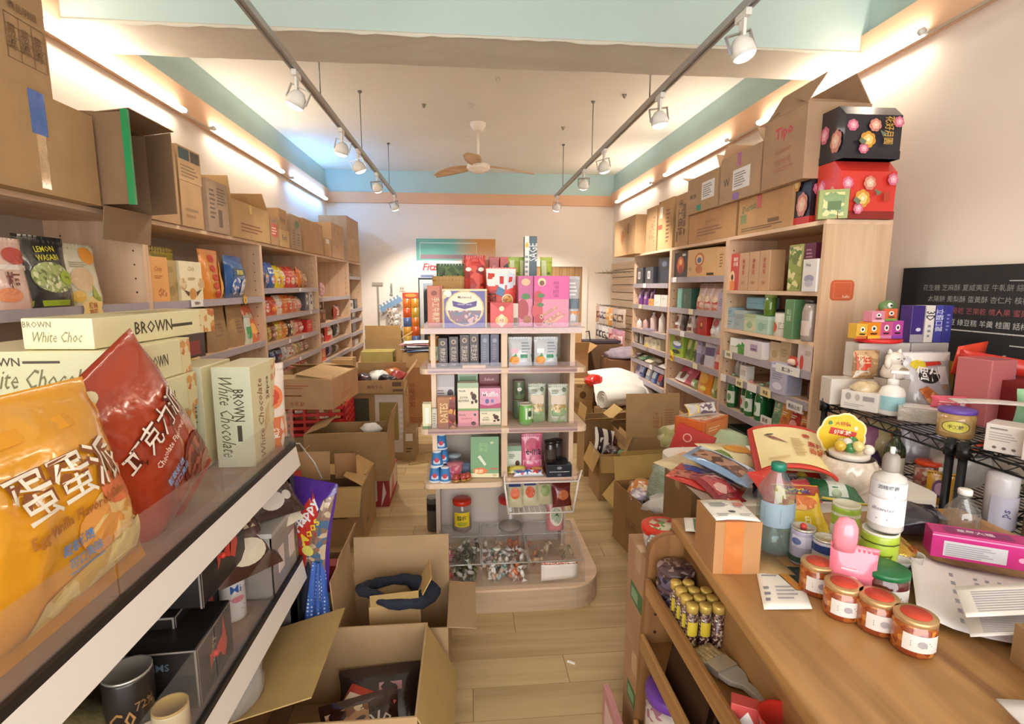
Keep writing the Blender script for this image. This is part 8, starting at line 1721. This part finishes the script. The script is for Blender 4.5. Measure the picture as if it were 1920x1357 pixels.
# boxes in the back row carrying the cat, peanuts and toys
boxed('mask_box', 'grey lower box under the lucky cat', (.36, .11, .115), (1.80, 2.045, zw), 0, '#c9bfb8', {'front': [('r', .02, .1, .3, .4, '#a39a94')]}, group=GW)
boxed('mask_box', 'white box behind the cat with a small dark slot', (.23, .08, .145), (1.745, 2.075, zw + .1155), 0, '#cfc8c0', {'front': [('r', .6, .55, .75, .68, '#8a827c')]}, group=GW)
boxed('mask_box', 'pale grey box under the blue boxes', (.17, .08, .145), (1.95, 2.075, zw + .1155), 0, '#c0b8b4', None, group=GW)
for i, (x, w, c, a) in enumerate(((1.885, .06, '#443078', [('e', .6, .35, .2, .05, '#d8d4e4'), ('r', 0, 0, 1, .22, '#a8a0a8')]), (1.940, .042, '#e6dcd4', [('t', '3D', .5, .72, .5, '#3a3a44', -90, .25), ('l', .3, .12, .4, .4, 3, '#8a8a92')]), (1.982, .036, '#4a4aa0', [('t', '立體口罩', .5, .6, .5, '#c8c8e4', -90, .6)]), (2.022, .04, '#3c3c8c', [('l', .3, .3, .4, .5, 5, '#8a8ac0')]))):
    boxed('face_mask_box', '%s slim upright box in the row by the blackboard' % ['violet', 'white lettered', 'blue lettered', 'dark blue'][i], (w - .002, .06, .155), (x, 2.07, zw + .262), 0, c, {'front': a}, group=GW)
# lucky cat
ct_ = thing('lucky_cat', 'white lucky cat figurine with closed eyes on the boxes', 'figurine', (1.77, 2.03, zw + .1155), .1, GW)
ct_.location = (1.73, 1.965, zw + .025)
MB().rbox(-.05, -.045, -.025, .05, .045, .10, .01).build('pedestal', mat('#b9aea4', .5), ct_)
cb_ = MB(); cb_.lathe([(.03, .10), (.042, .106), (.044, .125), (.036, .15), (.024, .162)], 18); cb_.sphere((0, -.004, .182), .032, 16, 10, 0, (1.12, .95, .85))
for s in (-1, 1):
    cb_.lathe([(.011, 0), (.006, .014), (0, .02)], 8, 0, T3(s * .021, -.002, .202, 0, 0, s * .25))
cb_.sphere((-.040, -.014, .165), .013, 8, 6, 0, (1, 1, 1.9)); cb_.sphere((.034, -.024, .140), .014, 8, 6, 0, (1.3, 1, .8))
cb_.build('body', mat('#ece3d6', .35, 0, .03, 10, 0, 1, .4), ct_)
MB().sphere((.012, -.036, .135), .018, 10, 6, 0, (1.4, .5, .8)).build('gold_coin', mat('#9a8a72', .4), ct_)
fc_ = MB()
for s in (-1, 1): fc_.tube([(s * .008, -.0335, .186), (s * .014, -.0335, .182), (s * .020, -.031, .186)], .0012, 4)
fc_.tube([(-.005, -.0345, .174), (0, -.035, .172), (.005, -.0345, .174)], .001, 4); fc_.sphere((0, -.0345, .178), .002, 6, 4)
fc_.build('face', mat('#4a3c34', .6), ct_)
# peanuts with red label
pouch('peanut_bag', 'bag of peanuts with red header card beside the lucky cat', (.115, .12, .06), (1.645, 2.01, zw + .115), .0, '#a8835c', [('r', .03, .35, .5, .95, '#cf4430'), ('t', '花生', .26, .72, .3, '#f0c8a0', 0, .4), ('r', .03, .05, .5, .32, '#e6dcd0')], cat='bag', group=GW, kind='pillow', m=speckle('#a58058', '#c9a47a', 60, .5, .4))
bx_ = boxed('white_carton', 'low white carton under the peanut bag', (.13, .09, .11), (1.60, 2.075, zw), -.2, '#d8cfc6', {'front': [('r', .7, .5, .95, .7, '#8f8680')]}, group=GW)
# cartoon-eyed toy boxes on a red tray
tr_ = thing('toy_tray', 'round red tray carrying the cartoon-eyed boxes', 'tray', (1.73, 2.06, zw + .262), 0, GW)
MB().lathe([(.07, 0), (.085, .004), (.088, .018), (.084, .018), (.08, .008), (0, .008)], 24).build('tray', mat('#d8302c', .35), tr_)
for i, (dx, dz, w, h, c, c2, lk) in enumerate(((-.095, 0, .05, .062, '#e0b040', '#d06a3a', 'yellow patterned'), (-.045, 0, .058, .068, '#e58a22', '#f0c040', 'orange'), (.010, 0, .052, .072, '#c85a86', '#d88ab0', 'magenta'), (.060, 0, .05, .074, '#b8489a', '#8a4ab0', 'purple'), (-.03, .069, .055, .045, '#d88aa0', '#e8b8c0', 'pink'), (.025, .074, .055, .05, '#d86a44', '#7aa04a', 'coral and green'))):
    boxed('toy_box', '%s cartoon-eyed small box on the red tray' % lk, (w, .05, h), (1.725 + dx, 2.05, zw + .281 + dz), 0, c, {'front': [('r', .0, .0, 1, .18, c2), ('e', .5, .62, .2, .18, '#f4efe6'), ('e', .5, .62, .1, .09, '#2c2624'), ('p', [(.2, .35), (.8, .35), (.7, .26), (.3, .26)], '#3a2422')]}, group=GW)
hd_ = thing('toy_monster', 'green domed one-eyed lid crowning the small boxes', 'toy', (1.75, 2.05, zw + .40), 0, GW)
MB().sphere((0, 0, .012), .034, 14, 8, 0, (1.1, .7, .8)).build('dome', mat('#5f7d48', .4), hd_); MB().sphere((-.006, -.02, .018), .011, 10, 6).build('eye', mat('#f0ece2', .4), hd_); MB().sphere((-.007, -.029, .018), .005, 8, 5).build('pupil', mat('#2a2624', .4), hd_)
# big snack bag and other packs at the front
pouch('snack_sack', 'large silver snack bag with crisps and black characters', (.20, .235, .11), (1.86, 1.93, zw), -.05, '#c8c2c4', [('r', .0, .84, 1, .98, '#ece6e2'), ('e', .25, .78, .16, .08, '#d8c234'), ('p', [(.4, .75), (.75, .78), (.72, .84), (.4, .82)], '#c8392e'), ('e', .42, .58, .22, .12, '#2a2626'), ('t', '個代', .42, .62, .24, '#efe9e4', -8, .5), ('r', .62, .45, .82, .75, '#e6e0de'), ('p', [(.15, .36), (.35, .42), (.62, .2), (.7, .06), (.4, .04)], speckle('#c8703a', '#e0a060', 40, .5, .3)), ('e', .7, .4, .06, .04, '#c89a7a')], 'bag', GW, 'stand', lean=-.12, m=mat('#c6c0c4', .18, 0, .08, 8, .5, 18, .8), res=(16, 16))
boxed('yellow_folder', 'olive gold folder edge behind the silver snack bag', (.05, .012, .19), (1.985, 1.98, zw), -.2, '#a8893a', None, group=GW)
boxed('clear_tray', 'clear plastic tray of biscuits below the pink pack', (.15, .12, .05), (1.70, 1.775, zw), -.7, '#b3a89c', {'top': [('r', .1, .1, .9, .9, '#d8d2cc')]}, group=GW, m=mat('#b5aba0', .15, 0, .15, 25, .3, 40, .6))
pouch('wet_wipes', 'pink wet wipe pack lying on the clear tray', (.12, .045, .06), (1.775, 1.745, zw + .052), -.35, '#dd5f78', [('r', .68, .2, .82, .8, '#e8d8d8'), ('l', .1, .3, .45, .4, 2, '#f0b8c0')], 'pack', GW, 'pillow')
t = boxed('pink_carton', 'tall dusty pink carton leaning on the wire rack', (.11, .12, .24), (1.875, 1.72, zw), .12, '#b9686a', {'right': [('r', 0, 0, 1, 1, '#a39a9c')]}, group=GW)
rbx = thing('red_gift_paper', 'open bright red gift box lid at the right edge', 'box', (2.0, 1.62, zw), 0, GW)
MB().sheet(lambda u, v: (-.13 + .26 * u, .20 - .32 * u * .6, .20 + .06 * v - .05 * u), 4, 2, .004).build('lid_front', mat('#cf3428', .35), rbx)
MB().sheet(lambda u, v: (-.14 + .12 * u, .22 - .02 * v, .16 + .11 * v + .02 * u), 4, 3, .004).build('lid_flap', mat('#d8452e', .35), rbx)
MB().box(-.12, -.10, .0, .14, .18, .17).build('box_body', mat('#7a1c1a', .5), rbx)
pouch('tea_pack', 'soft pale green pack at the right edge of the wire rack', (.115, .125, .07), (1.905, 1.56, zw + .03), -.4, '#8fbf94', None, 'pack', GW, 'pillow', m=mat('#93c299', .5, 0, .06, 10, .3, 30))
jq = jar('honey coloured jar with purple lid and yellow oval label', .052, .095, (1.625, 1.565, zw), mat('#b8925a', .15, 0, .1, 12, 0, 1, .6), mat('#6a4aa8', .4), -.8, '#b89a68', [('e', .5, .5, .42, .46, '#3a3028'), ('e', .5, .5, .39, .42, '#d8cc5a'), ('t', '手工糖', .5, .5, .3, '#5a4a2c', 0, .6)], name='sugar_jar', group=GW)
sheet_thing('price_list', 'printed price sheet lying across jars and boxes', lambda u, v: (1.66 + .22 * u + .03 * v, 1.60 + .07 * v - .20 * u, zw + .105 + .012 * math.sin(3 * u)), 'paper', '#dcd2cc', 6, 4, .003, [('l', .1, .15, .8, .7, 5, '#9a9290')])
for i, (x, y, r) in enumerate(((1.60, 1.40, -1.05), (1.615, 1.30, -1.1))):
    boxed('tissue_pack', 'white printed carton on the nearer wire rack, %s one' % ['left', 'right'][i], (.10, .09, .085), (x + .04, y, zw), r, '#ddd3cb', {'front': [('r', .1, .82, .5, .88, '#8a827e'), ('l', .1, .4, .7, .35, 4, '#b0a6a0')] + [('e', .25 + .22 * k, .18, .05, .05, '#6a5f5a') for k in range(3)]}, group=GW)
crumple('clear_film', 'crumpled clear film on the right white carton', (1.68, 1.29, zw + .105), .05, '#d8dce0', 'film', GW, (1.4, 1, .5), 84, mat('#cfd2d6', .15, 0, .1, 30, .5, 50, .7))
# lower tier
zq = .765
bottle('dark green bottle with pale label on the lower wire tier', .035, .19, (1.63, 1.80, zq), '#2f3a22', mat('#1c1a18', .4), -.6, '#cfc9b0', [('l', .3, .2, .4, .6, 4, '#8a8468')], group=GW, m=mat('#333d24', .1, 0, .1, 8, 0, 1, .7))
jar('orange-lidded jar of red sweets on the lower wire tier', .04, .10, (1.69, 1.715, zq), M_cj, mat('#e0481f', .35), 0, None, content=speckle('#b84a34', '#dca090', 70, .5, .3, h3='#e8d8c0'), group=GW)
pouch('gold_sachet', 'gold drink sachet with purple emblem and white cap', (.075, .115, .04), (1.60, 1.57, zq), -.75, '#d29a2a', [('e', .5, .5, .3, .26, '#6a3a6a'), ('e', .5, .5, .2, .18, '#c8a0b8')], 'sachet', GW)
MB().lathe([(.008, .112), (.008, .128), (0, .129)], 10).build('cap', mat('#f0ece4', .4), bpy.data.objects['gold_sachet'])
pouch('biscuit_pack', 'pale yellow biscuit pack with red letters on the lower tier', (.17, .15, .05), (1.74, 1.93, zq + .03), -.6, '#d8cb98', [('t', 'KK', .62, .72, .26, '#a83a2a', 12, .5, {'bold': .03}), ('r', .5, .55, 1, .58, '#b8a878')], 'pack', GW, 'pillow', lean=-.35)
pouch('plastic_envelope', 'clear grey envelope bag hanging before the biscuit pack', (.15, .15, .015), (1.745, 1.80, zq + .06), -.55, '#b8b0b8', None, 'bag', GW, 'pillow', lean=-.25, m=mat('#b5adb6', .15, 0, .1, 12, .4, 25, .8))
crumple('pink_bag', 'pink and purple plastic bag at the back of the lower tier', (1.72, 2.03, zq + .08), .09, '#b87aa0', 'bag', GW, (1.2, .8, .9), 86)
crumple('dark_pack', 'navy and maroon packs heaped on the lower tier', (1.62, 1.95, zq + .04), .07, '#3a2a4a', 'bag', GW, (1, 1.1, .6), 87)
crumple('clear_sack', 'clear plastic sack with red mouth on the lower tier', (1.80, 1.70, zq + .08), .09, '#c0b8b4', 'bag', GW, (1, 1, 1.1), 88, mat('#c4bcb8', .15, 0, .12, 20, .5, 30, .7))
MB().tube([(1.70, 1.66, zq + .13), (1.76, 1.64, zq + .15), (1.80, 1.62, zq + .20)], .008, 6).build('red_tie', mat('#e0502c', .4)); tag(bpy.data.objects['red_tie'], 'orange red bag edge on the clear sack', 'tie', GW)
tu = lathed('plastic_cup_sleeve', 'tall clear sleeve of paper cups on the nearer lower tier', [('sleeve', [(.038, 0), (.04, .17), (.036, .185)], mat('#cdc8cc', .2, 0, .06, 12, 0, 1, .5), 18)], (1.60, 1.37, zq), 'sleeve', GW)
wrap_label(tu, .041, .02, .12, -170, -20, [('t', 'ps', .4, .5, .22, '#4a4a80', 80, .3)], 'label', '#b9b4c4')
boxed('small_carton', 'small open brown carton on the nearer lower tier', (.09, .09, .09), (1.645, 1.27, zq), -.7, '#a8805c', {'front': [('r', .2, .1, .8, .6, '#6a3a2c')]}, group=GW)
boxed('gold_pack', 'mustard envelope pack on the nearer lower tier', (.12, .02, .12), (1.74, 1.22, zq + .02), -.9, '#c8963c', None, group=GW)
crumple('pink_net', 'salmon pink net bag at the front of the nearer lower tier', (1.615, 1.16, zq + .035), .06, '#d86a60', 'bag', GW, (1, 1.2, .6), 89, mat('#d8705f', .6, 0, .2, 60, .5, 90))
crumple('leafy_bag', 'olive leafy bag at the back of the nearer lower tier', (1.82, 1.36, zq + .08), .10, '#7a7030', 'bag', GW, (1, 1, .8), 90, speckle('#5a5a28', '#a89a4a', 30, .5, .5))
